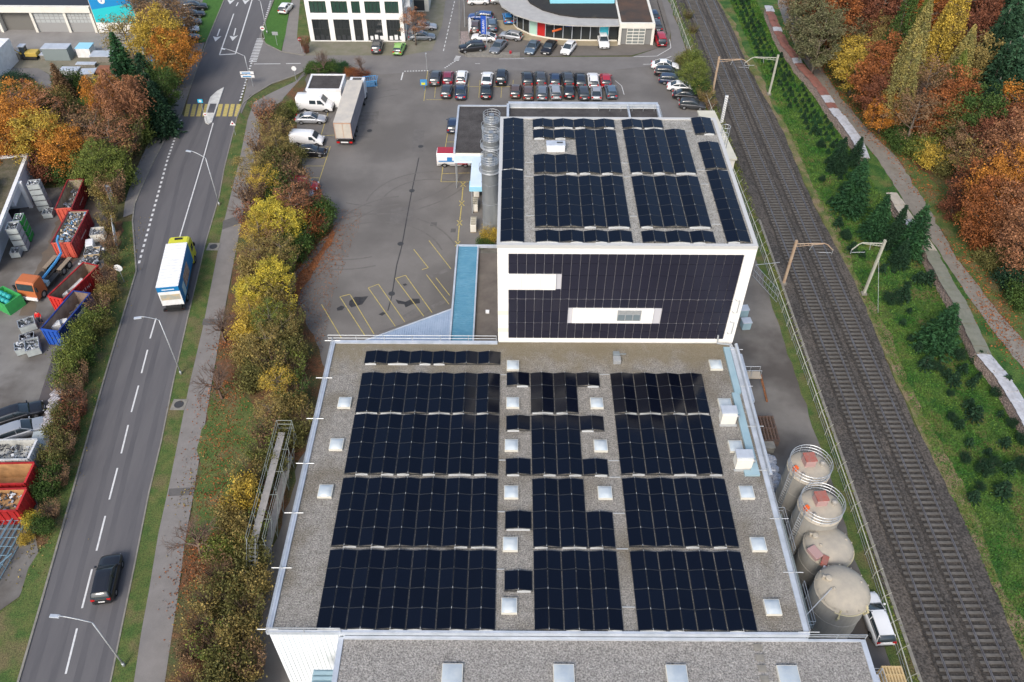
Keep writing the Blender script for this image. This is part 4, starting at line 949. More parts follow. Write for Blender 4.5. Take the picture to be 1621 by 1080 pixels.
# cream shed by the fence and white pole
t = empty('lean_to_shed', (29, 108, 0), 0, 'cream flat-roofed lean-to behind the tower beside the railway fence', 'shed')
mb = MB(); mb.prism([(27.9, 112.9), (30.1, 112.9), (31.0, 100), (28.6, 100)], 0, 3.0); part(mb, 'wall', m_wallcream, t)
mb = MB(); mb.prism([(27.7, 113.1), (30.3, 113.1), (31.2, 99.8), (28.4, 99.8)], 3.0, 3.25); part(mb, 'roof', mat('cream_roof', (.6, .57, .46), .7, (.52, .5, .4), scale=.6), t)
p = at(1142, 195); t = empty('signal_mast', (p.x, p.y, 0), 0, 'white lattice signal mast beside the railway behind the tower', 'mast')
mb = MB(); mb.box(-.22, .22, -.12, .12, 0, 4.6); mb.build('pole', m_whitemetal, t)
mb = MB()
for i in range(12): mb.cbox((0, -.14, .3+i*.37), (.5, .04, .1), 0, rot=Matrix.Rotation(.6, 3, 'Y'))
mb.build('bracing', m_steel, t)

# ---- white shed, bike barrier -------------------------------------------
sh = empty('transformer_shed', (-29.6, 121.8, 0), 0, 'small white flat-roofed shed with dark felt roof next to the parked white van', 'shed')
mb = MB(); mb.box(-32.3, -27.0, 119.3, 124.2, 0, 2.95); part(mb, 'wall', mat('shed_white', (.8, .8, .78), .7), sh)
mb = MB(); mb.box(-32.1, -27.2, 119.5, 124.0, 2.952, 3.02); part(mb, 'roof', m_bitumen, sh)
mb = MB()
for a in ((-32.4, -32.1, 119.2, 124.3), (-27.2, -26.9, 119.2, 124.3), (-32.1, -27.2, 119.2, 119.5), (-32.1, -27.2, 124.0, 124.3)): mb.box(*a, 2.85, 3.15)
part(mb, 'parapet', m_whitemetal, sh)
mb = MB(); mb.box(-26.995, -26.96, 120, 121.4, .1, 2.2); part(mb, 'door', m_capl, sh)
t = empty('bike_shelter', (-22, 124, 0), 0, 'blue tubular bicycle rack frame behind the parked trailer cab', 'bicycle rack')
m_bluep = mat('blue_paint', (.06, .25, .5), .5)
a, b_ = at(573, 139), at(597, 137); mb = MB()
for z in (.1, 1.0): mb.tube([(a.x, a.y, z), (b_.x, b_.y, z), (b_.x-.3, b_.y+1.8, z), (a.x, a.y+1.8, z), (a.x, a.y, z)], .06, 5)
for k in range(9): q = a.lerp(b_, k/8); mb.tube([(q.x, q.y, .05), (q.x, q.y, 1.0), (q.x, q.y+1.8, 1.0)], .045, 5)
part(mb, 'frame', m_bluep, t); mb = MB(); mb.prism([(a.x, a.y+.1), (b_.x, b_.y+.1), (b_.x-.3, b_.y+1.7), (a.x, a.y+1.7)], .05, .1); part(mb, 'base', mat('blue_mat', (.12, .25, .38), .8), t)

# ---- office building ----------------------------------------------------
of = empty('office_building', (-28, 148, 0), 0, 'white office block with tall green-tinted windows behind the brown parking strip', 'office building')
oy = 142.8; ox0, ox1 = -36.2, -19.4
mb = MB(); mb.box(ox0, ox1, oy+.25, 160, 0, 12); 
cols = [(-36.2, -35.5), (-32.3, -31.6), (-28.4, -27.85), (-26.1, -25.4), (-22.4, -21.7), (-19.95, -19.4)]
part(mb, 'wall', mat('office_dark_core', (.08, .09, .09), .5), of)
mb = MB()
cols = [(-36.25, -35.5), (-32.6, -31.7), (-28.9, -28.2), (-26.7, -25.9), (-23.2, -22.4), (-20.0, -19.35)]
for a, b2 in cols: mb.box(a, b2, oy, oy+.3, 0, 12)
for k in range(5):
    a, b2 = cols[k][1], cols[k+1][0]
    mb.box(a, b2, oy, oy+.3, 4.0, 5.1); mb.box(a, b2, oy, oy+.3, 7.2, 8.8); mb.box(a, b2, oy, oy+.3, 10.8, 12); mb.box(a, b2, oy, oy+.3, 0, .15)
mb.box(ox0-.02, ox0+.3, oy+.3, 160.02, 0, 12.02); mb.box(ox1-.3, ox1+.05, oy+.3, 160.02, 0, 12.02); mb.box(ox0, ox1, oy, 160, 12.0, 12.3)
part(mb, 'facade_grid', m_render, of)
m_gg = glass_mat('green_glass', (.03, .065, .05)); m_gd = glass_mat('shopfront_glass', (.025, .03, .032))
for k in range(5):
    a, b2 = cols[k][1], cols[k+1][0]
    for (z0, z1, mm) in ((.15, 4.0, m_gd), (5.1, 7.2, m_gg), (8.8, 10.8, m_gg)):
        mb = MB(); np2 = 4 if k != 2 else 2
        for i in range(np2+1): x = a+(b2-a)*i/np2; mb.box(x-.03, x+.03, oy+.12, oy+.22, z0, z1)
        mb.box(a, b2, oy+.12, oy+.22, z0, z0+.06); mb.box(a, b2, oy+.12, oy+.22, z1-.06, z1)
        if z0 < 1: mb.box(a, b2, oy+.12, oy+.22, 2.2, 2.28)
        f = part(mb, 'window', m_frame, of)
        mb = MB(); mb.box(a, b2, oy+.2, oy+.23, z0+.06, z1-.06); off(mb, of.location); mb.build('pane', mm, f)
        if z0 < 1:
            mb = MB()
            for i in range(3): mb.box(a+.3+i*.9, a+.9+i*.9, oy+.1, oy+.13, .3, 1.0+.2*(i % 2))
            off(mb, of.location); mb.build('display', m_whitemetal if k > 2 else m_frame, f)
mb = MB()
for x in (-19.0, -18.0):
    for y in (143.2, 147): mb.tube([(x, y, 0), (x, y, 12)], .06, 5)
for z in (3, 6, 9): mb.box(-19.2, -17.9, 143.2, 147.2, z, z+.08)
for k in range(3): mb.add([(-18.9, 143.4, k*3), (-18.1, 143.4, k*3), (-18.1, 147, k*3+3), (-18.9, 147, k*3+3)], [(0, 1, 2, 3)])
part(mb, 'fire_escape', m_steel, of)
t = empty('site_hut', at(665, 15), 0, 'small flat-roofed pale grey hut behind the office fire escape', 'hut')
mb = MB(); mb.box(-2.2, 1.8, -1, 7, 0, 2.6); mb.build('wall', m_wallcream, t); mb = MB(); mb.box(-2.4, 2, -1.2, 7.2, 2.6, 2.8); mb.build('roof', m_gravel3, t); mb = MB(); mb.box(-1, 1, -1.04, -1.0, .2, 2.2); mb.build('door', m_frame, t)

# ---- dealership ---------------------------------------------------------
dl = empty('car_dealership', (11, 146, 0), 0, 'car showroom with sweeping curved canopy, black roof and red and blue signs', 'car showroom')
curve = [(-.8, 152.5), (-.6, 150.2), (.6, 147.6), (2.9, 145.4), (5.8, 144.0), (9.0, 143.3), (12.5, 143.0), (18.4, 143.2)]
outer = [(-3.6, 161), (-3.4, 154.5), (-2.2, 149.5), (.2, 145.9), (3.2, 143.6), (6.6, 142.2), (10.5, 141.6), (14.5, 141.4), (18.5, 141.6)]
inner = [(1.5, 161), (1.8, 154.6), (3.0, 150.6), (5.2, 147.6), (8.2, 145.6), (11.5, 144.6), (18.5, 144.3)]
wallc = [(-1.2, 161), (-1.0, 152.4), (.6, 148.4), (3.2, 145.6), (6.5, 144.2), (10.2, 143.5), (18.5, 143.4)]
mb = MB(); mb.prism(outer+[(18.5, 161)], 3.5, 3.7); part(mb, 'canopy', mat('canopy_grey', (.42, .41, .38), .6, (.36, .35, .33), scale=.8), dl)
mb = MB(); mb.prism(inner+[(18.4, 161)], 3.702, 3.95); part(mb, 'roof', mat('black_roof_membrane', (.03, .028, .026), .8, (.1, .085, .06), scale=.25, detail=6, lo=.55, hi=.75), dl)
mb = MB(); mb.prism([(6.6, 150.2), (18.3, 150.4), (18.3, 158), (6.2, 158)], 3.9, 5.2); part(mb, 'roof_block', mat('cyan_cladding', (.25, .6, .72), .6), dl)
mb = MB(); mb.prism(wallc+[(18.5, 161)], .0, .3); mb.prism(wallc+[(18.5, 161)], 3.3, 3.5); part(mb, 'wall', m_wallcream, dl)
pts = [Vector((x, y, 0)) for x, y in wallc]; L_ = [0]
for i in range(len(pts)-1): L_.append(L_[-1]+(pts[i+1]-pts[i]).length)
def onw(d):
    i = 0
    while i < len(pts)-2 and d > L_[i+1]: i += 1
    return pts[i].lerp(pts[i+1], (d-L_[i])/(L_[i+1]-L_[i]))
total = L_[-1]; N = 20; cols_ = [m_gd]*5+[glass_mat('mint_poster', (.4, .6, .5))]+[mat('red_banner', (.45, .02, .02), .5)]*1+[m_gd]*9+[mat('cyan_banner', (.05, .45, .55), .5)]+[m_gd]*4
mull = MB()
for i in range(N):
    a = onw(total*i/N); b2 = onw(total*(i+1)/N); mb = MB()
    mb.prism([(a.x, a.y), (b2.x, b2.y), (b2.x, b2.y+.3), (a.x+.02, a.y+.3)], .3, 3.3)
    mm = m_gd
    if i in (11,): mm = MATS['red_banner']
    if i == 10: mm = MATS['mint_poster']
    if i == 18: mm = MATS['cyan_banner']
    part(mb, 'window', mm, dl)
    mull.cbox((a.x, a.y-.05, 1.9), (.12, .16, 3.0))
part(mull, 'mullion', m_capl, dl)
mb = MB(); mb.box(9.2, 14.2, 143.25, 143.35, 2.75, 3.3); s_ = part(mb, 'sign_board', mat('sign_blue', (.02, .08, .4), .5), dl)
o = text_mesh('SUBARU', .55, 'lettering', m_whitemetal, s_); o.location = (11.7-11, 143.22-146, 3.02); o.rotation_euler = (R(90), 0, 0)
mb = MB(); mb.cbox((7.7, 143.72, 1.9), (1.7, .05, .35), 0, rot=Matrix.Rotation(-.3, 3, 'Y')); part(mb, 'slash_sign', mat('orange_sign', (.75, .16, .05), .5), dl)
wb = empty('workshop_bay', (22, 145, 0), 0, 'boxy white workshop bay with a gridded roller door at the right of the showroom', 'workshop')
mb = MB(); mb.box(18.7, 24.6, 142.3, 160, 0, 3.6); part(mb, 'wall', mat('dark_wall', (.2, .2, .19), .7), wb)
mb = MB(); mb.box(18.9, 24.4, 142.5, 160, 3.602, 3.75); part(mb, 'roof', mat('brown_black_roof', (.05, .042, .036), .85, (.1, .06, .04), scale=.3, detail=7), wb)
mb = MB(); mb.box(18.55, 18.9, 142.0, 160, 3.4, 3.9); mb.box(24.4, 24.8, 142.0, 160, 3.4, 3.9); mb.box(18.9, 24.4, 142.0, 142.5, 3.4, 3.9)
mb.box(18.55, 19.0, 142.0, 142.3, 0, 3.4); mb.box(24.35, 24.8, 142.0, 142.3, 0, 3.4); mb.box(19.0, 24.35, 142.0, 142.3, 3.0, 3.4)
part(mb, 'white_frame', m_wallcream, wb)
mb = MB(); mb.box(20.0, 23.2, 142.15, 142.25, .1, 3.0); d_ = part(mb, 'roller_door', glass_mat('door_glass', (.2, .22, .21)), wb)
mb = MB()
for k in range(6): mb.box(20.0, 23.2, 142.08, 142.148, .1+k*.56, .2+k*.56)
for k in range(4): mb.box(19.97+k*1.05, 20.07+k*1.05, 142.09, 142.148, .2, 3.0)
off(mb, wb.location); mb.build('door_grid', m_wallcream, d_)

# ---- garage building top left --------------------------------------------
gy = 145.9
gb = empty('depot_building', (-80, 150, 0), 0, 'low depot with big gridded garage doors and dark roof at the far left', 'depot')
mb = MB(); mb.box(-99.5, -75.5, gy+1.0, 160, 0, 4.2); part(mb, 'wall', mat('depot_inner', (.16, .155, .14), .8), gb)
mb = MB(); mb.box(-101, -75.4, gy+.4, 160, 4.4, 4.7); part(mb, 'roof', mat('depot_roof', (.025, .025, .03), .5), gb)
mb = MB(); mb.box(-101, -75.4, gy-.3, gy+.4, 3.7, 4.75); part(mb, 'fascia', m_wallcream, gb)
pil = [-99.2, -92.6, -86.3, -80.3, -75.6]
for x in pil: mb = MB(); mb.box(x-.22, x+.22, gy-.1, gy+1, 0, 3.7); part(mb, 'pillar', m_wallcream, gb)
for k in (0, 2, 3):
    a, b2 = pil[k]+.22, pil[k+1]-.22
    mb = MB(); mb.box(a, b2, gy+.25, gy+.35, 0, 3.7); d_ = part(mb, 'garage_door', mat('door_grey', (.3, .3, .29), .6) if k == 0 else MATS['door_grey'], gb)
    mb = MB()
    for r_ in range(3):
        for c_ in range(6): mb.box(a+.15+c_*(b2-a-.2)/6, a+.05+(c_+1)*(b2-a-.2)/6, gy+.2, gy+.248, 1.7+r_*.62, 2.2+r_*.62)
    off(mb, gb.location); mb.build('door_window', glass_mat('pale_door_glass', (.42, .44, .43)) if k == 0 else MATS['pale_door_glass'], d_)
tb = empty('showroom_tower', (-71, 148, 0), 0, 'building front painted blue and turquoise with a round white emblem', 'painted building')
mb = MB(); mb.box(-75.2, -67.6, gy, 160, 0, 9); part(mb, 'wall', m_wallcream, tb)
mb = MB(); zb = 1.9; mb.add([(-75.1, gy-.06, zb), (-67.7, gy-.06, zb), (-67.7, gy-.06, 5.4), (-75.1, gy-.06, 4.2)], [(0, 1, 2, 3)]); part(mb, 'turquoise_panel', mat('turquoise', (.02, .48, .52), .6), tb)
mb = MB(); mb.add([(-75.1, gy-.06, 4.2), (-67.7, gy-.06, 5.4), (-67.7, gy-.06, 9), (-75.1, gy-.06, 9)], [(0, 1, 2, 3)]); part(mb, 'blue_panel', mat('strong_blue', (.01, .22, .5), .6), tb)
mb = MB(); vs = [( -72.8+.62*math.cos(k*math.pi/12), gy-.1, 5.9+.62*math.sin(k*math.pi/12)) for k in range(24)]; mb.add(vs, [tuple(range(24))]); s_ = part(mb, 'emblem', m_whitemetal, tb)
mb = MB(); mb.cbox((-72.8, gy-.13, 5.9), (.12, .04, .6), 0, rot=Matrix.Rotation(.25, 3, 'Y')); off(mb, tb.location); mb.build('emblem_mark', MATS['sign_blue'], s_)
mb = MB(); mb.box(-74.9, -73.2, gy-.05, gy-.01, .1, 1.8); part(mb, 'door', m_whitemetal, tb)

# ---- recycling building --------------------------------------------------
A = at(62.5, 285); B = at(11, 428); d_ = (B-A).normalized(); n_ = Vector((d_.y, -d_.x, 0)); n_ = n_ if n_.x < 0 else -n_
rb = empty('recycling_building', (A.x-6, A.y-8, 0), 0, 'white recycling depot with moss-covered flat roofs and a dark gateway', 'depot')
Aq = [A, A+d_*7.2, A+n_*25, ]; H = 3.9
def q2(a, s, t_): p = A+d_*s+n_*t_; return (p.x, p.y)
def rbox(mb, s0, s1, t0, t1, z0, z1): mb.prism([q2(0, s0, t0), q2(0, s1, t0), q2(0, s1, t1), q2(0, s0, t1)], z0, z1)
mb = MB(); rbox(mb, 0, 6.6, 0, 25, 0, H); rbox(mb, 10.2, 21.0, 1.2, 25, 0, H); rbox(mb, 6.6, 10.2, .0, .5, 2.6, H); rbox(mb, 6.6, 10.2, 5, 25, 0, H); part(mb, 'wall', mat('bluish_white_render', (.62, .65, .7), .8, (.56, .59, .63), scale=.6), rb)
mb = MB(); rbox(mb, .3, 21.3, .3, 25, H+.002, H+.1); part(mb, 'roof', m_mossroof, rb)
mb = MB(); rbox(mb, -.15, .3, -.1, 25, H-.2, H+.35); rbox(mb, .3, 21.5, -.15, .3, H-.1, H+.35); rbox(mb, 6.4, 6.9, -.5, .0, 0, H+.1); rbox(mb, 21.0, 21.5, .3, 25, H-.1, H+.35); part(mb, 'parapet', m_whitemetal, rb)
mb = MB(); rbox(mb, 6.5, 12.5, 2.2, 25, H+.1, H+1.5); part(mb, 'roof_block', m_whitemetal, rb)
mb = MB(); rbox(mb, 6.9, 12.1, 2.6, 25, H+1.502, H+1.6); part(mb, 'block_roof', m_mossroof, rb)
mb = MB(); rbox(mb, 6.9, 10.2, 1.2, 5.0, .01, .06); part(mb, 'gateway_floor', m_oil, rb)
mb = MB(); c_ = at(3, 132); mb.box(c_.x-12, c_.x-.6, c_.y-1, c_.y+8, 0, 4); o = mb.build('house_wall', m_whitemetal); tag(o, 'corner of a pale house wall at the left edge beside the garden drive', 'house')
# ------------------------------------------------------------------ vehicles
def paint(name, c, metal=.0): return mat('paint_'+name, c, .28, spec=.5, metal=metal, coat=.6)
PT = dict(black=paint('black', (.012, .012, .014)), dark=paint('dark_grey', (.045, .047, .05)), grey=paint('grey', (.17, .19, .21), .3), silver=paint('silver', (.42, .43, .44), .4),
          white=paint('white', (.78, .78, .77)), red=paint('red', (.38, .012, .02)), maroon=paint('maroon', (.2, .02, .04)), blue=paint('blue', (.02, .06, .22)), navy=paint('navy', (.02, .035, .075)),
          green=paint('light_green', (.22, .45, .1)), skyblue=paint('bright_blue', (.03, .2, .5)), brown=paint('brown', (.1, .065, .05)), steelblue=paint('steel_blue', (.12, .17, .22), .3))
m_tyre = mat('tyre_rubber', (.02, .02, .02), .85); m_rim = mat('alloy_rim', (.4, .41, .42), .35, metal=.7)
m_cg = glass_mat('car_glass', (.03, .042, .05), .08); m_tail = mat('tail_lamp_red', (.5, .01, .01), .3); m_head = mat('head_lamp', (.6, .62, .64), .2); m_plate = mat('number_plate', (.7, .7, .68), .5); m_trim = mat('black_trim', (.02, .02, .02), .6)
def loft(mb, secs, m=None, close=True):
    n = len(secs[0]); vs = [p for s in secs for p in s]; fs = []
    for i in range(len(secs)-1):
        for j in range(n-1 if not close else n):
            a = i*n+j; b = i*n+(j+1) % n
            fs.append((a, b, b+n, a+n))
    fs.append(tuple(range(n-1, -1, -1))); fs.append(tuple(range((len(secs)-1)*n, len(secs)*n)))
    return mb.add(vs, fs, m)
def interp(tab, x):
    for (a, b) in zip(tab, tab[1:]):
        if x <= b[0]: t = (x-a[0])/(b[0]-a[0]); t = max(0, t); return a[1]+(b[1]-a[1])*t
    return tab[-1][1]
# normalised profiles; x from -.5 (tail) to .5 (nose)
KIND = {
 'sedan': dict(L=4.7, W=1.82, H=1.44, belt=[(-.5, .62), (-.47, .9), (-.3, .98), (.17, .93), (.4, .78), (.48, .66), (.5, .5)], roof=[(-.38, .96), (-.22, 1.38), (-.08, 1.44), (.04, 1.42), (.24, .93)], roofx=(-.2, .05)),
 'hatch': dict(L=4.15, W=1.78, H=1.5, belt=[(-.5, .6), (-.48, .95), (-.3, .97), (.2, .95), (.42, .8), (.48, .68), (.5, .5)], roof=[(-.49, .97), (-.4, 1.4), (-.1, 1.5), (.04, 1.47), (.26, .94)], roofx=(-.39, .05)),
 'estate': dict(L=4.75, W=1.84, H=1.5, belt=[(-.5, .6), (-.485, .95), (-.3, .97), (.18, .95), (.42, .8), (.48, .68), (.5, .5)], roof=[(-.49, .98), (-.42, 1.42), (-.1, 1.5), (.04, 1.46), (.24, .94)], roofx=(-.41, .05)),
 'suv': dict(L=4.55, W=1.88, H=1.68, belt=[(-.5, .7), (-.485, 1.08), (-.3, 1.1), (.2, 1.08), (.43, .95), (.485, .8), (.5, .6)], roof=[(-.49, 1.1), (-.42, 1.58), (-.1, 1.68), (.05, 1.63), (.24, 1.08)], roofx=(-.41, .06)),
 'coupe': dict(L=4.5, W=1.85, H=1.35, belt=[(-.5, .6), (-.47, .85), (-.3, .92), (.15, .88), (.4, .74), (.48, .62), (.5, .48)], roof=[(-.46, .86), (-.25, 1.25), (-.08, 1.35), (.02, 1.32), (.22, .88)], roofx=(-.24, .03)),
 'minivan': dict(L=4.6, W=1.85, H=1.82, belt=[(-.5, .7), (-.49, 1.1), (-.3, 1.12), (.25, 1.08), (.43, .95), (.485, .8), (.5, .6)], roof=[(-.5, 1.12), (-.46, 1.75), (-.1, 1.82), (.12, 1.78), (.34, 1.02)], roofx=(-.46, .13)),
}
CARPROTO = {}
def wheel(t, x, y, r=.33, w_=.22, name='wheel'):
    s = 1 if y > 0 else -1
    mb = MB(); n = 18; vs = []
    prof = [(r*.62, -w_/2), (r*.95, -w_/2), (r, -w_/2+.04), (r, w_/2-.04), (r*.95, w_/2), (r*.62, w_/2)]
    for a, b in prof:
        for j in range(n): th = 2*math.pi*j/n; vs.append((x+a*math.cos(th), y+b, r+a*math.sin(th)))
    fs = [(i*n+j, i*n+(j+1) % n, (i+1)*n+(j+1) % n, (i+1)*n+j) for i in range(len(prof)-1) for j in range(n)]
    w = mb.add(vs, fs).build(name, m_tyre, t)
    mb = MB(); yy = y+s*(w_/2-.03); vs = [(x+r*.63*math.cos(2*math.pi*j/n), yy, r+r*.63*math.sin(2*math.pi*j/n)) for j in range(n)]+[(x, yy+s*.03, r)]
    mb.add(vs, [(j, (j+1) % n, n) for j in range(n)]).build('rim', m_rim, w)
def make_car(kind):
    K = KIND[kind]; L, W, H = K['L'], K['W'], K['H']; hw = W/2
    t = empty('parked_car')
    mb = MB(); secs = []
    xsn = [-.5, -.485, -.46, -.4, -.33, -.27, -.2, -.1, 0, .1, .18, .25, .32, .37, .42, .46, .485, .5]
    wx = (-.295, .305)
    for xn in xsn:
        taper = 1-.16*max(0, (abs(xn)-.36)/.14)**2
        w = hw*taper; zt = interp(K['belt'], xn); zb = .22 if abs(xn) < .46 else .32
        for c in wx:   # wheel arches
            d = abs((xn-c)*L)
            if d < .4: zb = max(zb, .62-.2*(d/.4)**2)
        x = xn*L
        secs.append([(x, -w*.88, zb), (x, -w, zb+.06), (x, -w, zt*.72), (x, -w*.96, zt*.93), (x, -w*.86, zt), (x, -w*.4, zt+.03), (x, w*.4, zt+.03), (x, w*.86, zt), (x, w*.96, zt*.93), (x, w, zt*.72), (x, w, zb+.06), (x, w*.88, zb)])
    loft(mb, secs); body = mb.build('body', m_trim, t, smooth=True)
    # greenhouse
    mb = MB(); secs = []
    r0, r1 = K['roof'][0][0], K['roof'][-1][0]
    N = 14
    for i in range(N+1):
        xn = r0+(r1-r0)*i/N; z = interp(K['roof'], xn); zb = interp(K['belt'], xn)-.05
        f = min(1, max(0, (z-zb)/(H-zb))); wb = hw*.87; wt = hw*(.87-.17*f); x = xn*L
        secs.append([(x, -wb, zb), (x, -wt, z-.04), (x, -wt*.85, z), (x, wt*.85, z), (x, wt, z-.04), (x, wb, zb)])
    loft(mb, secs); mb.build('windows', m_cg, t, smooth=True)
    # roof skin & pillars
    mb = MB(); secs = []; xa, xb = K['roofx']
    for i in range(9):
        xn = xa+(xb-xa)*i/8; z = interp(K['roof'], xn)+.012; x = xn*L; wt = hw*.715
        secs.append([(x, -wt, z-.09), (x, -wt*.93, z-.015), (x, -wt*.6, z+.015), (x, wt*.6, z+.015), (x, wt*.93, z-.015), (x, wt, z-.09)])
    loft(mb, secs)
    for s in (-1, 1):
        for (xa_, za_, xb_, zb_) in ((K['roofx'][1], interp(K['roof'], K['roofx'][1]), K['roof'][-1][0]-.01, interp(K['belt'], K['roof'][-1][0])), (K['roofx'][0], interp(K['roof'], K['roofx'][0]), K['roof'][0][0]+.015, interp(K['belt'], K['roof'][0][0])), (-.07, H-.06, -.075, interp(K['belt'], -.07))):
            mb.tube([(xa_*L, s*hw*.715, za_-.03), (xb_*L, s*hw*.86, zb_)], .045, 4)
    mb.build('roof', m_trim, t, smooth=False)
    for x in wx:
        for s in (-1, 1): wheel(t, x*L, s*(hw-.1))
    zt = interp(K['belt'], .47); 
    for s in (-1, 1):
        mb = MB(); mb.cbox((.468*L, s*hw*.66, zt*.86), (.12, .32, .1), -s*.35); mb.build('headlight', m_head, t)
        mb = MB(); mb.cbox((-.487*L, s*hw*.7, interp(K['belt'], -.47)*.86), (.12, .3, .2), s*.2); mb.build('tail_light', m_tail, t)
        mb = MB(); mb.cbox((.2*L, s*(hw+.06), 1.0 if H < 1.6 else 1.15), (.12, .18, .12)); mb.build('mirror', m_trim, t)
    for a in ((-.5*L, .66), (.502*L, .42)): mb = MB(); mb.cbox((a[0], 0, a[1]), (.05, .52, .14)); mb.build('number_plate', m_plate, t)
    for a in ((.497*L, .5, .6), (-.497*L, .36, .7)): mb = MB(); mb.cbox((a[0], 0, a[1]), (.04, W*a[2], .16)); mb.build('bumper', m_trim, t)
    return t
def car(px, py, heading, kind, color, label, group='cars parked around the yards', z=0.0, scale=1.0, name='parked_car'):
    if kind not in CARPROTO: CARPROTO[kind] = t = make_car(kind)
    else: t = copy_tree(CARPROTO[kind])
    p = at(px, py, .75+z); t.location = (p.x, p.y, z); t.rotation_euler = (0, 0, R(heading)); t.scale = (scale,)*3
    for ch in children(t):
        if ch.name.split('.')[0] in ('body', 'roof', 'mirror') : set_mat(ch, PT[color])
    t.name = name
    tag(t, label, 'car', group); return t
CARS = [
 (169, 914, 98, 'suv', 'black', 'black car driving on the main road in the foreground', 'moving'),
 (1387, 976, 93, 'estate', 'white', 'white car parked between the domed silo and the railway fence', None),
 (29, 653, 27, 'estate', 'black', 'black car nosed toward the hedge in the recycling yard', None),
 (33, 679, 27, 'estate', 'silver', 'silver estate car in the recycling yard next to the black one', None),
 (48, 30, 95, 'hatch', 'white', 'white car standing inside the open depot garage', None),
 (308, 10, 12, 'suv', 'black', 'black car with red tail lamps, topmost in the row behind the orange tree', None),
 (303, 21, 12, 'sedan', 'black', 'black car second from the top in the row behind the orange tree', None),
 (300, 33, 12, 'hatch', 'dark', 'dark grey car third from the top in the row behind the orange tree', None),
 (296, 45, 12, 'hatch', 'silver', 'silver car half hidden by the orange tree', None),
 (294, 58, 12, 'sedan', 'black', 'black car nearest the grass at the end of the row behind the orange tree', None),
 (452, 11, 80, 'hatch', 'white', 'white car on the footpath strip left of the office building', None),
 (492, 186, 0, 'sedan', 'silver', 'silver saloon parked below the white van with side window', None),
 (493, 238, 0, 'hatch', 'black', 'black car squeezed beside the smaller white van', None),
 (470, 303, 0, 'sedan', 'silver', 'silver car half hidden under the brown bare shrub', None),
 (717, 196, 90, 'hatch', 'navy', 'dark blue car parked against the dark-roofed annex', None),
 (597, 72, 92, 'suv', 'dark', 'dark grey car in front of the office shop windows', None),
 (632, 75, 84, 'hatch', 'green', 'light green car in front of the office shop windows', None),
 (671, 40, 3, 'sedan', 'silver', 'silver car beside the office fire escape, farther from the camera', None),
 (668, 56, 3, 'sedan', 'grey', 'grey car beside the office fire escape, nearer the camera', None),
 (757, 0, 3, 'hatch', 'white', 'white car at the very top of the photo, left of the showroom', None), (793, -1, 3, 'hatch', 'silver', 'silver car at the very top of the photo beside the curved canopy', None),
 (761, 25, 175, 'estate', 'blue', 'blue car with striped roof highlights parked sideways near the lamp post', None),
 (752, 41, 88, 'suv', 'brown', 'brown car behind the white sports car and blue flag sign', None),
 (779, 38, 92, 'suv', 'steelblue', 'steel blue car with bright rear plate behind the silver hatchback', None),
 (804, 27, 95, 'hatch', 'skyblue', 'bright blue small car tucked beside the curved showroom canopy', None),
 (766, 57, 172, 'coupe', 'white', 'white coupe standing directly behind the blue brand flag', None),
 (747, 74, 193, 'suv', 'black', 'black off-road car in the corner of the forecourt under the blue flag', None),
 (789, 72, 247, 'sedan', 'grey', 'grey saloon angled beside the corner plinth of the forecourt', None),
 (809, 55, 160, 'hatch', 'silver', 'silver hatchback parked across in front of the showroom curve', None),
 (843, 73, 252, 'sedan', 'steelblue', 'steel blue saloon, first of three angled cars before the red banner', None),
 (869, 73, 250, 'sedan', 'black', 'black saloon, middle of three angled cars before the showroom', None),
 (900, 75, 247, 'hatch', 'white', 'white car with black roof, right of three angled cars before the showroom', None),
 (955, 64, 272, 'suv', 'white', 'white car facing the camera beside the workshop roller door', None),
 (1033, 22, 100, 'hatch', 'navy', 'dark car farthest along the right side of the workshop bay', None),
 (1038, 38, 95, 'estate', 'dark', 'dark grey car in the middle beside the workshop bay', None),
 (1045, 61, 93, 'minivan', 'red', 'red people carrier at the corner of the workshop bay', None),
 (1053, 102, -8, 'sedan', 'white', 'white saloon at the far end of the slanting row by the bush', None),
 (1059, 113, -8, 'estate', 'black', 'black car second in the slanting row by the yellow-green bush', None),
 (1066, 125, -8, 'estate', 'navy', 'navy car with roof rails, third in the slanting row by the bush', None),
 (1079, 136, -8, 'sedan', 'white', 'white car fourth in the slanting row by the yellow-green bush', None),
 (1088, 149, -8, 'sedan', 'black', 'black saloon fifth in the slanting row by the bush', None),
 (1096, 164, -8, 'hatch', 'dark', 'dark green-grey car last in the slanting row next to the cream shed', None),
]
rowA = [(689, 122, 'suv', 'dark'), (709, 121, 'hatch', 'maroon'), (731, 120, 'hatch', 'white'), (771, 123, 'sedan', 'white'), (794, 121, 'minivan', 'black'), (835, 124, 'suv', 'black'), (856, 123, 'suv', 'dark'), (879, 124, 'hatch', 'navy'), (899, 124, 'suv', 'dark'), (919, 125, 'estate', 'black'), (939, 125, 'estate', 'white'), (959, 125, 'hatch', 'red')]
rowB = [(707, 142, 'hatch', 'dark'), (729, 143, 'sedan', 'navy'), (770, 142, 'sedan', 'black'), (816, 142, 'hatch', 'brown'), (836, 144, 'estate', 'brown'), (858, 144, 'estate', 'grey'), (879, 143, 'estate', 'silver'), (901, 143, 'hatch', 'black'), (923, 144, 'estate', 'dark'), (944, 144, 'coupe', 'silver'), (967, 143, 'hatch', 'steelblue')]
ordn = ['first', 'second', 'third', 'fourth', 'fifth', 'sixth', 'seventh', 'eighth', 'ninth', 'tenth', 'eleventh', 'twelfth', 'thirteenth', 'fourteenth', 'fifteenth', 'sixteenth', 'seventeenth', 'eighteenth', 'nineteenth', 'twentieth']
for c in CARS: car(*c[:5], c[5], group='cars on the road' if c[6] else 'cars parked around the yards', name='moving_car' if c[6] else 'parked_car')
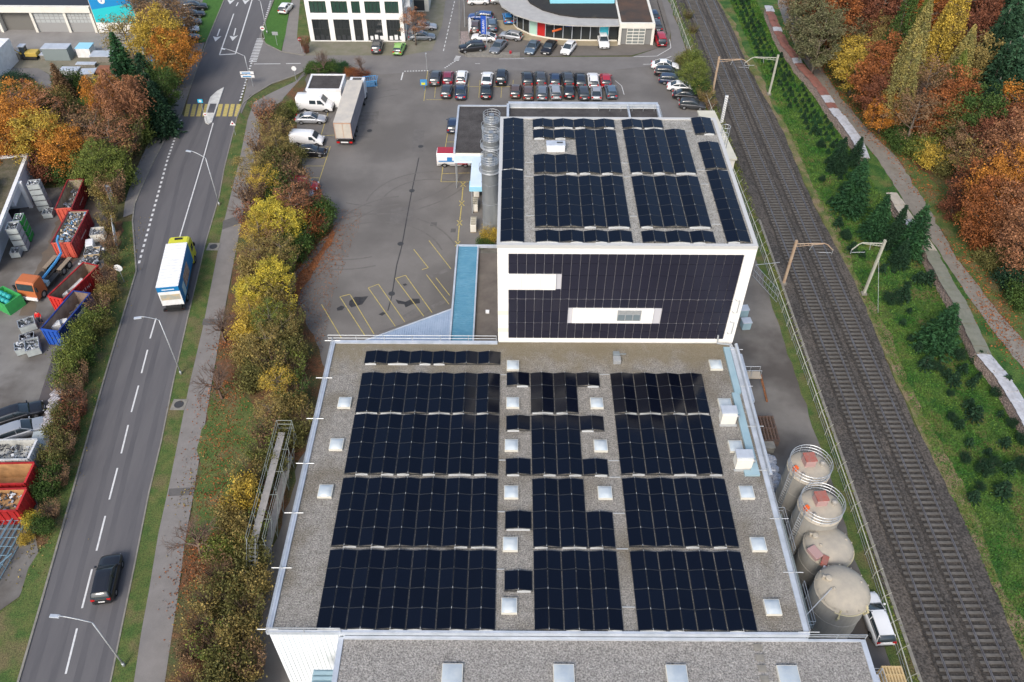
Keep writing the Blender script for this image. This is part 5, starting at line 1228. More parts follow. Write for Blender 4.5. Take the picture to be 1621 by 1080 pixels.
cw_ = dict(dark='dark grey', navy='navy', steelblue='steel blue')
for i, c in enumerate(rowA): car(c[0], c[1], rnd.uniform(87, 93), c[2], c[3], f"{cw_.get(c[3], c[3])} car in the far row of the central car park, {ordn[i]} from the left", 'cars in the double parking row')
for i, c in enumerate(rowB): car(c[0], c[1], rnd.uniform(87, 93), c[2], c[3], f"{cw_.get(c[3], c[3])} car in the near row of the central car park, {ordn[i]} from the left", 'cars in the double parking row')

# vans ---------------------------------------------------------------
def van(px, py, heading, L, H, W, paint_, label, small=False, two=None, rz=None):
    p = at(px, py, H*.5); t = empty('delivery_van', (p.x, p.y, 0), R(heading), label, 'van', 'vans parked in the yard')
    hw = W/2; mb = MB(); secs = []
    top = [(-.5, H*.97), (-.45, H), (.12, H), (.2, H*.96), (.33, H*.62), (.42, H*.53), (.49, H*.42), (.5, .5)]
    for xn in [-.5, -.48, -.4, -.34, -.28, -.22, -.1, 0, .12, .2, .26, .33, .38, .42, .46, .49, .5]:
        zt = interp(top, xn); w = hw*(1-.1*max(0, (xn-.38)/.12)); f = min(1, zt/H); wt = w*(.9 if f > .8 else .88); zb = .28; x = xn*L
        for c in (-.28, .33):
            d = abs(xn-c)*L
            if d < .42: zb = max(zb, .66-.2*(d/.42)**2)
        secs.append([(x, -w*.95, zb), (x, -w, zb+.05), (x, -w, max(zb+.1, zt*.55)), (x, -wt, max(zb+.15, zt-.1)), (x, -wt*.9, zt), (x, wt*.9, zt), (x, wt, max(zb+.15, zt-.1)), (x, w, max(zb+.1, zt*.55)), (x, w, zb+.05), (x, w*.95, zb)])
    loft(mb, secs); mb.build('body', paint_, t, smooth=True)
    mb = MB(); za, zb = H*.93, H*.64; mb.add([(.215*L, -hw*.8, za), (.33*L, -hw*.86, zb), (.33*L, hw*.86, zb), (.215*L, hw*.8, za)], [(0, 1, 2, 3)]); mb.v = [(v[0]+.04, v[1], v[2]+.03) for v in mb.v]; mb.build('windscreen', m_cg, t)
    for s in (-1, 1):
        mb = MB(); y = s*(hw+.004); yt = s*(hw*.92)
        mb.add([(.1*L, y, H*.57), (.29*L, y, H*.57), (.2*L, yt+s*.02, H*.83), (.1*L, yt+s*.02, H*.83)], [(0, 1, 2, 3)]); mb.build('side_window', m_cg, t)
        if not small:
            mb = MB(); mb.add([(-.12*L, y, H*.58), (.06*L, y, H*.58), (.06*L, yt+s*.02, H*.82), (-.12*L, yt+s*.02, H*.82)], [(0, 1, 2, 3)]); mb.build('side_window', m_cg, t)
        mb = MB(); mb.cbox((.48*L, s*hw*.75, H*.4), (.2, .3, .2), -s*.3); mb.build('headlight', m_head, t)
        mb = MB(); mb.cbox((-.5*L, s*hw*.88, H*.45), (.05, .12, .4)); mb.build('tail_light', m_tail, t)
        mb = MB(); mb.cbox((.27*L, s*(hw+.12), H*.6), (.1, .2, .25)); mb.build('mirror', m_trim, t)
        for x in (-.28, .33): wheel(t, x*L, s*(hw-.1), .34)
        mb = MB(); mb.box(-.47*L, .4*L, y-.01, y+.01, .45, .5); mb.build('side_moulding', m_trim, t)
    mb = MB(); mb.box(.485*L, .51*L, -hw*.8, hw*.8, .3, .6); mb.build('bumper', m_trim, t)
    return t
van(499, 162, -3, 5.6, 2.5, 2.0, PT['white'], 'large white van with a dark side window next to the white shed')
van(486, 218, -4, 4.9, 1.95, 1.85, PT['white'], 'smaller white van beside the black car at the hedge', True)
t = van(719, 249, 0, 4.9, 2.25, 1.9, PT['white'], 'white and red liveried van under the pale blue canopy', True)
mb = MB(); mb.box(-.48*4.9, .06*4.9, -.8, .8, 2.26, 2.3); mb.build('red_roof_panel', PT['red'], t)
mb = MB(); mb.box(.02*4.9, .4*4.9, -.97, -.955, .55, 1.3); mb.build('red_side_panel', PT['red'], t)
mb = MB(); mb.box(-.45*4.9, 0, -.97, -.957, .95, 1.15); mb.box(-.2*4.9, -.05*4.9, -.972, -.957, 1.15, 1.7); mb.build('side_graphic', PT['skyblue'], t)
t = van(478, 292, 0, 4.4, 1.9, 1.8, PT['red'], 'red van mostly hidden by the hedge at the yard edge', True)

# trucks -----------------------------------------------------------------
def big_wheels(t, xs_, hw, r=.5):
    for x in xs_:
        for s in (-1, 1): wheel(t, x, s*(hw-.18), r, .32)
# road truck with white ribbed roof
a, b_ = at(264, 454, 3.85), at(279.5, 385, 3.85); d = (b_-a); hd = math.atan2(d.y, d.x); Lb = d.length; c = (a+b_)/2
t = empty('box_truck', (c.x, c.y, 0), hd, 'blue and white box truck with a yellow cab driving up the main road', 'truck')
W = 2.5
mb = MB(); mb.box(-Lb/2, Lb/2, -W/2, W/2, 1.05, 3.8); mb.build('cargo_box', mat('truck_blue', (.01, .17, .4), .45), t, bevel=.04)
mb = MB(); mb.box(-Lb/2, Lb/2, -W/2, W/2, 3.802, 3.86)
for i in range(15): x = -Lb/2+.25+i*Lb/15; mb.box(x, x+.12, -W/2+.05, W/2-.05, 3.858, 3.9)
mb.build('roof', m_whitemetal, t)
mb = MB(); mb.box(-Lb/2-.05, -Lb/2-.002, -W/2+.03, W/2-.03, 1.1, 3.1); rr = mb.build('rear_door', m_whitemetal, t)
mb = MB(); mb.box(-Lb/2-.06, -Lb/2-.052, -W/2+.15, W/2-.15, 1.9, 2.7); mb.build('landscape_picture', mat('truck_mural', (.55, .42, .25), .6, (.3, .34, .32), scale=1.6, detail=5), rr)
mb = MB(); mb.box(-Lb/2-.055, -Lb/2-.003, -W/2+.02, W/2-.02, 3.15, 3.75); bl_ = mb.build('header_panel', MATS['truck_blue'], t)
mb = MB(); mb.box(-Lb/2-.065, -Lb/2-.056, -.7, .7, 3.38, 3.5); mb.build('lettering_strip', m_whitemetal, bl_)
mb = MB(); mb.box(-1.6, 1.4, -W/2-.012, -W/2-.003, 1.5, 3.1); mb.build('side_picture', mat('side_mural', (.25, .12, .08), .6, (.5, .42, .35), scale=2.5, detail=5), t)
mb = MB(); mb.box(-3.0, -1.9, -W/2-.012, -W/2-.003, 1.3, 2.8); mb.build('side_picture', mat('side_mural_pale', (.3, .5, .6), .6, (.5, .6, .6), scale=2, detail=5), t)
mb = MB(); mb.box(-Lb/2-.3, Lb/2+1.0, -.9, .9, .6, 1.0); mb.box(-Lb/2-.45, -Lb/2-.1, -1.2, 1.2, .5, .75); mb.build('chassis', m_trim, t)
mb = MB(); secs = []
for x, zt in ((Lb/2+.12, 3.5), (Lb/2+.3, 3.6), (Lb/2+1.7, 3.5), (Lb/2+2.0, 3.2), (Lb/2+2.2, 1.9), (Lb/2+2.25, .7)): secs.append([(x, -1.2, .5), (x, -1.2, zt-.15), (x, -1.0, zt), (x, 1.0, zt), (x, 1.2, zt-.15), (x, 1.2, .5)])
loft(mb, secs); cb_ = mb.build('cab', mat('truck_yellow', (.62, .6, .04), .45), t)
mb = MB(); mb.add([(Lb/2+2.05, -1.05, 3.1), (Lb/2+2.24, -1.05, 1.9), (Lb/2+2.24, 1.05, 1.9), (Lb/2+2.05, 1.05, 3.1)], [(0, 1, 2, 3)]); mb.build('windscreen', m_cg, cb_)
for s in (-1, 1):
    mb = MB(); mb.add([(Lb/2+.7, s*1.21, 1.8), (Lb/2+1.7, s*1.21, 1.8), (Lb/2+1.6, s*1.21, 2.6), (Lb/2+.7, s*1.21, 2.6)], [(0, 1, 2, 3)]); mb.build('side_window', m_cg, cb_)
    mb = MB(); mb.cbox((Lb/2+1.8, s*1.4, 2.2), (.12, .2, .5)); mb.build('mirror', m_trim, cb_)
    mb = MB(); mb.cbox((-Lb/2-.4, s*.95, .65), (.1, .4, .2)); mb.build('tail_light', m_tail, t)
mb = MB(); mb.cbox((Lb/2+1.2, 0, 3.6), (.3, .9, .12)); mb.build('roof_vent', m_trim, cb_)
big_wheels(t, (-Lb/2+1.8, Lb/2+.9), 1.25)
# parked semi-trailer
a, b_ = at(541, 194, 3.95), at(562, 127, 3.95); d = b_-a; hd = math.atan2(d.y, d.x); Lb = d.length; c = (a+b_)/2
t = empty('articulated_truck', (c.x, c.y, 0), hd, 'long articulated truck with beige tarpaulin trailer and white cab parked by the hedge', 'truck')
mt = mat('trailer_tarp', (.55, .5, .42), .8, (.45, .42, .37), scale=.7, detail=6)
mb = MB(); mb.box(-Lb/2, Lb/2, -1.25, 1.25, 1.2, 3.9); mb.build('trailer_body', mat('side_curtain', (.2, .2, .22), .7, (.3, .27, .28), scale=1.2, stretch=(.3, 1, 1)), t, bevel=.04)
mb = MB(); mb.box(-Lb/2-.02, Lb/2+.02, -1.27, 1.27, 3.9, 3.96); mb.build('trailer_roof', mt, t)
mb = MB(); mb.box(-Lb/2-.06, -Lb/2-.003, -1.2, 1.2, 1.4, 3.75); dd = mb.build('rear_door', mt, t)
mb = MB(); mb.box(-Lb/2-.1, -Lb/2-.062, -.03, .03, 1.4, 3.75); mb.box(-Lb/2-.1, -Lb/2-.062, -1.25, -1.17, 1.3, 3.9); mb.box(-Lb/2-.1, -Lb/2-.062, 1.17, 1.25, 1.3, 3.9); mb.box(-Lb/2-.1, -Lb/2-.062, -1.2, 1.2, 3.76, 3.88); mb.build('door_frame', mat('rust_frame', (.5, .3, .2), .7), dd)
mb = MB(); mb.box(-Lb/2, Lb/2, -.8, .8, .85, 1.2); mb.box(-Lb/2-.15, -Lb/2+.1, -1.2, 1.2, .55, .95); mb.build('chassis', m_trim, t)
mb = MB(); mb.box(-Lb/2-.17, -Lb/2-.151, -.55, .55, .65, .85); mb.build('number_plate', m_plate, t)
for s in (-1, 1): mb = MB(); mb.box(-Lb/2-.18, -Lb/2-.151, s*.95-.22, s*.95+.22, .62, .88); mb.build('tail_light', m_tail, t)
mb = MB(); mb.box(Lb/2+.6, Lb/2+2.4, -1.2, 1.2, .5, 3.3); cb_ = mb.build('cab', PT['white'], t, bevel=.12)
mb = MB(); mb.box(Lb/2+2.38, Lb/2+2.42, -1.05, 1.05, 1.9, 2.9); mb.build('windscreen', m_cg, cb_)
mb = MB()
for k in range(5): mb.box(Lb/2+.9+k*.25, Lb/2+1.0+k*.25, -.7, .7, 3.3, 3.36)
mb.build('roof_vent', m_trim, cb_)
big_wheels(t, (-Lb/2+1.5, -Lb/2+2.8, -Lb/2+4.1, Lb/2-.5, Lb/2+1.6), 1.25)

# skips --------------------------------------------------------------------
def scrap_stuff(L, W, z, n, seed, cols_, size=.35):
    r = random.Random(seed); mb = MB()
    for i in range(n):
        x = r.uniform(-L/2, L/2); y = r.uniform(-W/2, W/2); s = size*r.uniform(.4, 1.3)
        M_ = Matrix.Rotation(r.uniform(0, 6), 3, 'Z') @ Matrix.Rotation(r.uniform(-.8, .8), 3, 'X') @ Matrix.Rotation(r.uniform(-.8, .8), 3, 'Y')
        mb.cbox((x, y, z+r.uniform(-.15, .2)), (s, s*r.uniform(.15, .8), s*r.uniform(.1, .5)), 0, r.randrange(cols_), rot=M_)
    return mb
SC = [mat('scrap_pale', (.5, .52, .54), .5, metal=.2), mat('scrap_dark', (.05, .05, .055), .6), mat('scrap_grey', (.2, .22, .24), .5, metal=.3), mat('scrap_blue', (.12, .25, .4), .5), mat('scrap_tan', (.45, .35, .22), .7)]
SKM = {}
def skip_mats(k, c, inner, front=None):
    if k not in SKM: SKM[k] = (mat('skip_'+k, c, .6, tuple(x*.6 for x in c), scale=1.5, detail=8, col3=(.16, .08, .05), scale3=.9, lo3=.6, hi3=.75), mat('skip_inner_'+k, inner, .8, tuple(x*.6 for x in inner), scale=1.2, detail=7), mat('skip_end_'+k, front or c, .55, tuple(x*.85 for x in (front or c)), scale=2))
    return SKM[k]
def skip(cx_, cy, hd, L, W, H, mats, label, fill=1.2, nfill=0, ncol=3, size=.35, lettering=None, board=None, strip_=0):
    out, inn, end = mats
    t = empty('scrap_container', (cx_, cy, 0), hd, label, 'container', 'roll-off scrap containers')
    mb = MB(); th = .07
    for s in (-1, 1):
        y0, y1 = sorted((s*W/2, s*(W/2-th))); mb.box(-L/2, L/2, y0, y1, .25, H)
        for i in range(int(L/.62)): x = -L/2+.3+i*.62; a_, b2 = sorted((s*W/2, s*(W/2+.07))); mb.box(x, x+.1, a_, b2, .3, H-.05)
    mb.box(L/2-th, L/2, -W/2+th, W/2-th, .25, H)
    mb.box(-L/2, L/2, -W/2+th, W/2-th, .2, .28)
    for s in (-1, 1): a_, b2 = sorted((s*(W/2+.09), s*(W/2-.08))); mb.box(-L/2-.01, L/2+.01, a_, b2, H, H+.1)
    mb.box(L/2-.09, L/2+.03, -W/2+.08, W/2-.08, H+.0, H+.1)
    mb.build('body', out, t)
    mb = MB(); mb.box(-L/2, -L/2+th, -W/2+th, W/2-th, .25, H)
    for i in range(4): y = -W/2+.25+i*(W-.5)/3; mb.box(-L/2-.09, -L/2, y-.07, y+.07, .3, H)
    mb.box(-L/2-.1, -L/2+.1, -W/2+.08, W/2-.08, H, H+.1); mb.build('end_gate', end, t)
    mb = MB(); e = .004
    for s in (-1, 1): a_, b2 = sorted((s*(W/2-th-e), s*(W/2-th-e-.01))); mb.box(-L/2+th+.01, L/2-th-.01, a_, b2, .3, H-.01)
    mb.box(L/2-th-.02, L/2-th-.006, -W/2+th+.02, W/2-th-.02, .3, H-.01); mb.box(-L/2+th+.02, L/2-th-.02, -W/2+th+.02, W/2-th-.02, .29, fill-.2 if nfill else .32)
    mb.build('lining', inn, t)
    for s in (-1, 1): mb = MB(); mb.tube([(L/2-.7, s*.55-.1, .14), (L/2-.7, s*.55+.1, .14)], .14, 10); mb.tube([(-L/2+.7, s*.55-.1, .14), (-L/2+.7, s*.55+.1, .14)], .14, 10); mb.build('roller', m_trim, t)
    if nfill:
        sm = scrap_stuff(L-.35, W-.35, fill, nfill, int(abs(cx_*10)), ncol, size); o = sm.build('scrap_metal', SC[:5], None)
        o.location = (cx_, cy, 0); o.rotation_euler = (0, 0, hd); tag(o, 'loose mixed scrap lying in the '+label.split(' with')[0].split(' holding')[0][:60], 'scrap', kind='stuff')
    if strip_: mb = MB(); mb.box(-1.1, .9, -W/2-.082, -W/2-.074, 1.25, 1.42); mb.build('faded_lettering', m_redside, t)
    if lettering:
        txt, sz, s = lettering
        o = text_mesh(txt, sz, 'lettering', m_whitemetal, t, .004)
        o.location = (0, -(W/2+.085), H*.55); o.rotation_euler = (R(90), 0, 0)
    if board:
        mb = MB(); mb.box(-.0, 1.5, -(W/2+.1), -(W/2+.072), .9, 2.0); bb = mb.build('sign_board', m_whitemetal, t)
        o = text_mesh(board, .7, 'lettering', MATS['sign_blue'], bb, .004); o.location = (.75, -(W/2+.106), 1.45); o.rotation_euler = (R(90), 0, 0)
    return t
def skip_px(fl, fr, bl, br, H, *a, **k):
    p = [at(*q, H) for q in (fl, fr, bl, br)]
    f = (p[0]+p[1])/2; b_ = (p[2]+p[3])/2; d = b_-f; c = (f+b_)/2; W = min(2.5, max(2.0, ((p[1]-p[0]).length+(p[3]-p[2]).length)/2))
    return skip(c.x, c.y, math.atan2(d.y, d.x), d.length, W, H, *a, **k)
red = skip_mats('red', (.28, .025, .03), (.4, .33, .24), (.6, .11, .07)); blue = skip_mats('blue', (.018, .045, .22), (.3, .22, .17), (.02, .09, .42)); bred = skip_mats('bright_red', (.4, .02, .02), (.28, .2, .14), (.6, .04, .03))
whit = skip_mats('white', (.55, .56, .55), (.5, .5, .46), (.6, .6, .6)); rdw = skip_mats('red_wood', (.42, .02, .02), (.5, .28, .12), (.5, .03, .03))
skip_px((88, 331), (113, 331), (107.5, 285), (133, 284), 2.5, red, 'dark red container with salmon end gate, farthest up the recycling yard', 1.3, 120, 3, .3, strip_=1)
skip_px((81, 385), (113, 386), (110, 334), (139, 334), 2.5, red, 'dark red container heaped with pale scrap, just behind the orange hook truck', 2.2, 190, 5, .36, strip_=1)
skip_px((75, 472), (100, 473), (130, 417), (158, 420), 2.5, bred, 'bright red container with brown lining and a few white appliances inside', 1.0, 0, lettering=('O M E N I', .5, 1))
skip_px((64.5, 523.5), (92, 524), (115, 461.5), (145, 464), 2.5, blue, 'dark blue container with a white sign board beside the green hedge', 1.0, 30, 3, .5, board='ZER')
def wskip(pr_, pl_dx, H, *a, **k): pass
pf = at(51, 713, 2.5); skip(pf.x-3.3, pf.y, R(2)+math.pi, 6.6, 2.4, 2.5, whit, 'white container of dark scrap at the left edge, above the red one', 1.9, 150, 3, .33)
pf = at(46, 751, 2.4); skip(pf.x-3.3, pf.y, R(2)+math.pi, 6.6, 2.4, 2.4, rdw, 'red container lined with orange wood at the left edge', 1.0, 0)
pf = at(35, 790, 2.4); skip(pf.x-3.3, pf.y-.2, R(2)+math.pi, 6.6, 2.4, 2.4, rdw, 'lowest red container holding dark scrap, under the small yellow shrub', 2.0, 150, 3, .3)
# items inside the bright red skip
def appliance(px_, py_, z, s, rz, label, name='appliance'):
    p = at(px_, py_, z); t = empty(name, (p.x, p.y, z-.35), rz, label, 'appliance', 'discarded white appliances')
    mb = MB(); mb.box(-s[0]/2, s[0]/2, -s[1]/2, s[1]/2, 0, s[2]); mb.build('casing', m_whitemetal, t, bevel=.05)
    mb = MB(); mb.box(-s[0]/2-.02, -s[0]/2-.003, -s[1]/2+.08, s[1]/2-.08, .08, s[2]-.08); mb.build('door', SC[2], t); return t
appliance(118, 452, 1.0, (2.4, 1.1, .6), .9, 'long white appliance lying in the bright red container'); appliance(99, 467, 1.0, (1.3, .9, .7), .6, 'white appliance near the front end of the bright red container')
appliance(88, 517, 1.2, (1.2, .9, .8), .5, 'white drum-fronted appliance in the blue container'); appliance(102, 511, 1.0, (.8, .7, .7), .4, 'small white appliance in the middle of the blue container')
appliance(144, 391, .6, (1.5, .9, 1.1), 1.9, 'white fridge lying on the ground beside the bright red container')
# loose heap boxes (grid boxes)
m_gbox = mat('grid_box_grey', (.42, .46, .45), .7, (.33, .36, .36), scale=1.5)
def gitter(px_, py_, z, s, rz, label, mats=None, name='storage_bin', group='grey scrap bins'):
    p = at(px_, py_, z+s[2]/2); t = empty(name, (p.x, p.y, z), rz, label, 'bin', group)
    mb = MB(); a, b2, h = s; th = .05
    mb.box(-a/2, a/2, -b2/2, -b2/2+th, .1, h); mb.box(-a/2, a/2, b2/2-th, b2/2, .1, h); mb.box(-a/2, -a/2+th, -b2/2+th, b2/2-th, .1, h); mb.box(a/2-th, a/2, -b2/2+th, b2/2-th, .1, h); mb.box(-a/2+th, a/2-th, -b2/2+th, b2/2-th, .1, .16)
    mb.build('body', mats or m_gbox, t)
    mb = MB(); mb.box(-a/2-.03, a/2+.03, -b2/2-.03, -b2/2+.03, h, h+.05); mb.box(-a/2-.03, a/2+.03, b2/2-.03, b2/2+.03, h, h+.05); mb.box(-a/2-.03, -a/2+.03, -b2/2+.03, b2/2-.03, h, h+.05); mb.box(a/2-.03, a/2+.03, -b2/2+.03, b2/2-.03, h, h+.05); mb.build('rim', m_steel, t)
    for x in (-a/2+.1, a/2-.1): mb = MB(); mb.box(x-.06, x+.06, -b2/2+.02, b2/2-.02, 0, .1); mb.build('skid', m_trim, t)
    mb = scrap_stuff(a-.25, b2-.25, h-.15, 40, int(px_*7+z*3), 3, .28); mb.build('contents', SC[:3], t)
    return t
sa = math.atan2(*(B-A).yx)
def stack(px_, py_, rz, n, s, label, mats=None):
    p = at(px_, py_, 0)
    for k in range(n):
        q = proj((p.x, p.y, k*(s[2]+.06)+s[2]/2)); gitter(q[0], q[1], k*(s[2]+.06), s, rz, f"{mats and 'green' or 'grey'} bin, {ordn[k]} from the ground, {label}", mats)
stack(73, 331, sa, 5, (1.2, 1.5, .8), 'behind the farthest dark red container')
stack(79, 342, sa, 1, (1.3, 1.2, .8), 'standing low in front of the tall white stack')
stack(38, 393, sa, 4, (1.6, 1.3, .85), 'stacked at the building wall, left of the green ones')
stack(46, 378, sa, 4, (1.6, 1.0, .8), 'between the grey bins and the gateway', mat('green_bin', (.03, .32, .06), .6))
gitter(26, 400, 0, (1.3, 1.1, .8), sa, 'single blue-grey bin alone by the recycling building wall')
gitter(44, 515, 0, (1.7, 1.4, 1.0), .55, 'big pale grey bin beside the person in red')
gitter(34, 552, 0, (1.1, 1.3, .9), .45, 'pale bin with scrap, left of the pair in front of the blue container'); gitter(53, 550, 0, (1.4, 1.9, 1.0), .45, 'pale bin with blue scrap, right of the pair in front of the blue container')
gitter(44, 536, 0, (1.5, 1.0, .7), .4, 'low dark bin behind the pair in front of the blue container', m_trim)
gitter(156, 372, 0, (1.6, 1.6, 1.3), .2, 'cream concrete bin of scrap beside the hedge', m_wallcream); gitter(148, 402, 0, (1.8, 1.5, 1.0), .2, 'rusty pen of scrap at the tip of the bright red container', SC[4])
mb = scrap_stuff(2.0, 3.5, .5, 150, 5, 3, .45); o = mb.build('scrap_heap', SC[:3]); p = at(148, 408, .4); o.location = (p.x, p.y, .1); tag(o, 'heap of pale scrap metal between the red container and the hedge', 'scrap heap', kind='stuff')
# baled material along the hedge
mbl = mat('bale_white', (.5, .5, .53), .7, (.3, .26, .26), scale=4, detail=8, bump=.5)
for i in range(6):
    p = at(91-i*2.6, 627+i*9.5, .5); t = empty('material_bale', (p.x, p.y, 0), R(68), ordn[i]+' bale from the top in the line of white bales along the hedge', 'bale', 'white bales along the hedge')
    mb = MB(); mb.box(-.42, .42, -.5, .5, .02, 1.0); mb.build('pressed_material', mbl, t, bevel=.07)
    mb = MB()
    for y in (-.3, 0, .3): mb.box(-.43, .43, y-.01, y+.01, .01, 1.015)
    mb.build('strap', m_trim, t)
p = at(68, 704, .8); t = empty('compactor_box', (p.x, p.y, 0), .2, 'grey-green box with a red lamp cover between the silver car and the hedge', 'box')
mb = MB(); mb.box(-.9, .9, -1.3, 1.3, 0, 1.5); mb.build('body', m_gbox, t, bevel=.05); mb = MB(); mb.box(.1, .9, -1.5, -1.31, .4, 1.0); mb.build('red_cover', SKM['bright_red'][0], t)
# green machine at left edge
p = at(10, 475, .9); t = empty('green_baler', (p.x, p.y, 0), -.5, 'bright green machine full of teal balls at the left edge of the recycling yard', 'machine')
mg_ = mat('bright_green_paint', (.05, .36, .09), .6, (.04, .27, .08), scale=1.5)
mb = MB(); mb.box(-1.6, 1.6, -1.1, -1.0, 0, 1.6); mb.box(-1.6, 1.6, 1.0, 1.1, 0, 1.6); mb.box(-1.6, -1.5, -1, 1, 0, 1.6); mb.box(1.5, 1.6, -1, 1, 0, 1.6); mb.box(-1.5, 1.5, -1, 1, .9, 1.0); mb.build('hopper', mg_, t)
for i in range(7):
    bm = bmesh.new(); bmesh.ops.create_icosphere(bm, subdivisions=2, radius=.34); me = bpy.data.meshes.new('ball'); bm.to_mesh(me); bm.free(); me.materials.append(mat('teal_ball', (.03, .35, .33), .5) if i == 0 else MATS['teal_ball'])
    link('ball', me, t, (-1.0+(i % 4)*.65, -.4+(i//4)*.7, 1.3))
# hook-lift truck ------------------------------------------------------------
a, b_ = at(46, 462, 1.6), at(100, 408, 1.2); d = b_-a; hd = math.atan2(-d.y, -d.x); c = (at(70, 440, 1.0))
t = empty('hook_truck', (c.x, c.y, 0), hd, 'orange hook-lift truck with bare frame and raised blue hook arm', 'truck')
mo = mat('truck_orange', (.42, .13, .05), .5, (.45, .13, .04), scale=2)
mb = MB(); mb.box(-4.0, 3.2, -.45, -.25, .7, .95); mb.box(-4.0, 3.2, .25, .45, .7, .95)
for x in (-3.9, -2.5, -1, .5, 2): mb.box(x, x+.2, -.25, .25, .75, .9)
mb.box(-1.2, .8, -1.2, -.5, .5, .9); mb.box(-1.2, .8, .5, 1.2, .5, .9); mb.build('chassis', m_trim, t)
mb = MB()
for s in (-1, 1): mb.box(-4.1, -1.6, s*.95-.28, s*.95+.28, 1.02, 1.1)
mb.build('mudguard', m_wood, t)
mb = MB(); mb.box(.6, 1.2, -1.15, 1.15, .8, 1.35); mb.build('tool_box', m_teal, t, bevel=.03)
mb = MB(); secs = []
for x, zt in ((1.45, 2.75), (1.6, 2.85), (2.9, 2.8), (3.1, 2.6), (3.3, 1.7), (3.35, .6)): secs.append([(x, -1.15, .5), (x, -1.15, zt-.1), (x, -1.0, zt), (x, 1.0, zt), (x, 1.15, zt-.1), (x, 1.15, .5)])
loft(mb, secs); cb_ = mb.build('cab', mo, t)
mb = MB(); mb.add([(3.14, -1.02, 2.58), (3.33, -1.05, 1.75), (3.33, 1.05, 1.75), (3.14, 1.02, 2.58)], [(0, 1, 2, 3)]); mb.build('windscreen', m_cg, cb_)
mb = MB(); mb.box(3.36, 3.5, -1.15, 1.15, .45, .85); mb.build('bumper', m_whitemetal, t)
for s in (-1, 1): mb = MB(); mb.cbox((3.2, s*1.4, 2.0), (.15, .25, .6)); mb.build('mirror', m_trim, cb_); mb = MB(); mb.cbox((3.5, s*.85, .65), (.05, .3, .18)); mb.build('headlight', m_head, t)
mb = MB(); mb.tube([(.3, 0, 1.1), (-2.6, 0, 1.3), (-4.1, 0, 1.6)], .16, 6); mb.tube([(-4.1, 0, 1.5), (-4.35, 0, 3.4), (-4.9, 0, 3.7)], .13, 6); mb.build('hook_arm', MATS['blue_paint'], t)
big_wheels(t, (-3.3, -2.1, 2.2), 1.2)

# person in red ---------------------------------------------------------------
def skin_chain(name, pts, edges, radii, m, parent, sub=2):
    me = bpy.data.meshes.new(name); me.from_pydata(pts, edges, []); o = bpy.data.objects.new(name, me); COL.objects.link(o)
    o.modifiers.new('s', 'SKIN'); 
    for i, r_ in enumerate(radii): me.skin_vertices[0].data[i].radius = (r_, r_) if not isinstance(r_, tuple) else r_
    me.skin_vertices[0].data[0].use_root = True
    s = o.modifiers.new('d', 'SUBSURF'); s.levels = sub; s.render_levels = sub
    dg = bpy.context.evaluated_depsgraph_get(); me2 = bpy.data.meshes.new_from_object(o.evaluated_get(dg)); bpy.data.objects.remove(o)
    me2.materials.clear(); me2.materials.append(m); me2.polygons.foreach_set('use_smooth', [True]*len(me2.polygons))
    me2.name = name; return link(name, me2, parent)
p = at(66, 511, 0); t = empty('person', (p.x, p.y, 0), R(200), 'person in a red jacket and dark trousers standing beside the pale bin', 'person')
m_skin = mat('skin', (.5, .3, .22), .6)
J = [(0, 0, .95), (0, .0, 1.15), (0, -.01, 1.42), (0, 0, 1.52), (0, .02, 1.62), (0, .02, 1.72), (.18, 0, 1.42), (.27, -.03, 1.15), (.3, .12, .93), (.31, .17, .86), (-.18, 0, 1.42), (-.28, .03, 1.15), (-.26, .22, 1.0), (-.25, .29, .97), (.1, 0, .9), (.12, .03, .5), (.13, -.03, .08), (.13, .13, .04), (-.1, 0, .9), (-.13, .1, .5), (-.14, .08, .08), (-.14, .22, .04)]
E_ = [(0, 1), (1, 2), (2, 3), (3, 4), (4, 5), (2, 6), (6, 7), (7, 8), (8, 9), (2, 10), (10, 11), (11, 12), (12, 13), (0, 14), (14, 15), (15, 16), (16, 17), (0, 18), (18, 19), (19, 20), (20, 21)]
Rr = [.15, .15, .16, .06, .1, .09, .075, .055, .04, .035, .075, .055, .04, .035, .1, .07, .05, .045, .1, .07, .05, .045]
body = skin_chain('body', J, E_, Rr, m_skin, t)
for s, (hx, hy, hz) in ((1, (.31, .17, .86)), (-1, (-.25, .29, .97))):
    for f in range(4): 
        x0_ = hx+(f-1.5)*.02; skin_chain('finger', [(x0_, hy, hz-.01), (x0_, hy+.04, hz-.05), (x0_, hy+.05, hz-.09+.01*abs(f-1))], [(0, 1), (1, 2)], [.011, .009, .008], m_skin, body, 1)
    skin_chain('thumb', [(hx-s*.03, hy+.01, hz), (hx-s*.06, hy+.05, hz-.03)], [(0, 1)], [.012, .009], m_skin, body, 1)
skin_chain('jacket', [(0, 0, .88), (0, 0, 1.15), (0, -.01, 1.42), (0, 0, 1.5), (.19, 0, 1.43), (.28, -.03, 1.15), (.305, .12, .94), (-.19, 0, 1.43), (-.29, .03, 1.15), (-.265, .22, 1.0)], [(0, 1), (1, 2), (2, 3), (2, 4), (4, 5), (5, 6), (2, 7), (7, 8), (8, 9)], [.18, .18, .18, .09, .095, .075, .06, .095, .075, .06], mat('red_jacket', (.6, .02, .02), .8), t)
skin_chain('trousers', [(0, 0, .95), (.1, 0, .88), (.12, .03, .5), (.13, -.02, .12), (-.1, 0, .88), (-.13, .1, .5), (-.14, .08, .12)], [(0, 1), (1, 2), (2, 3), (0, 4), (4, 5), (5, 6)], [.16, .12, .09, .075, .12, .09, .075], mat('dark_trousers', (.03, .03, .045), .9), t)
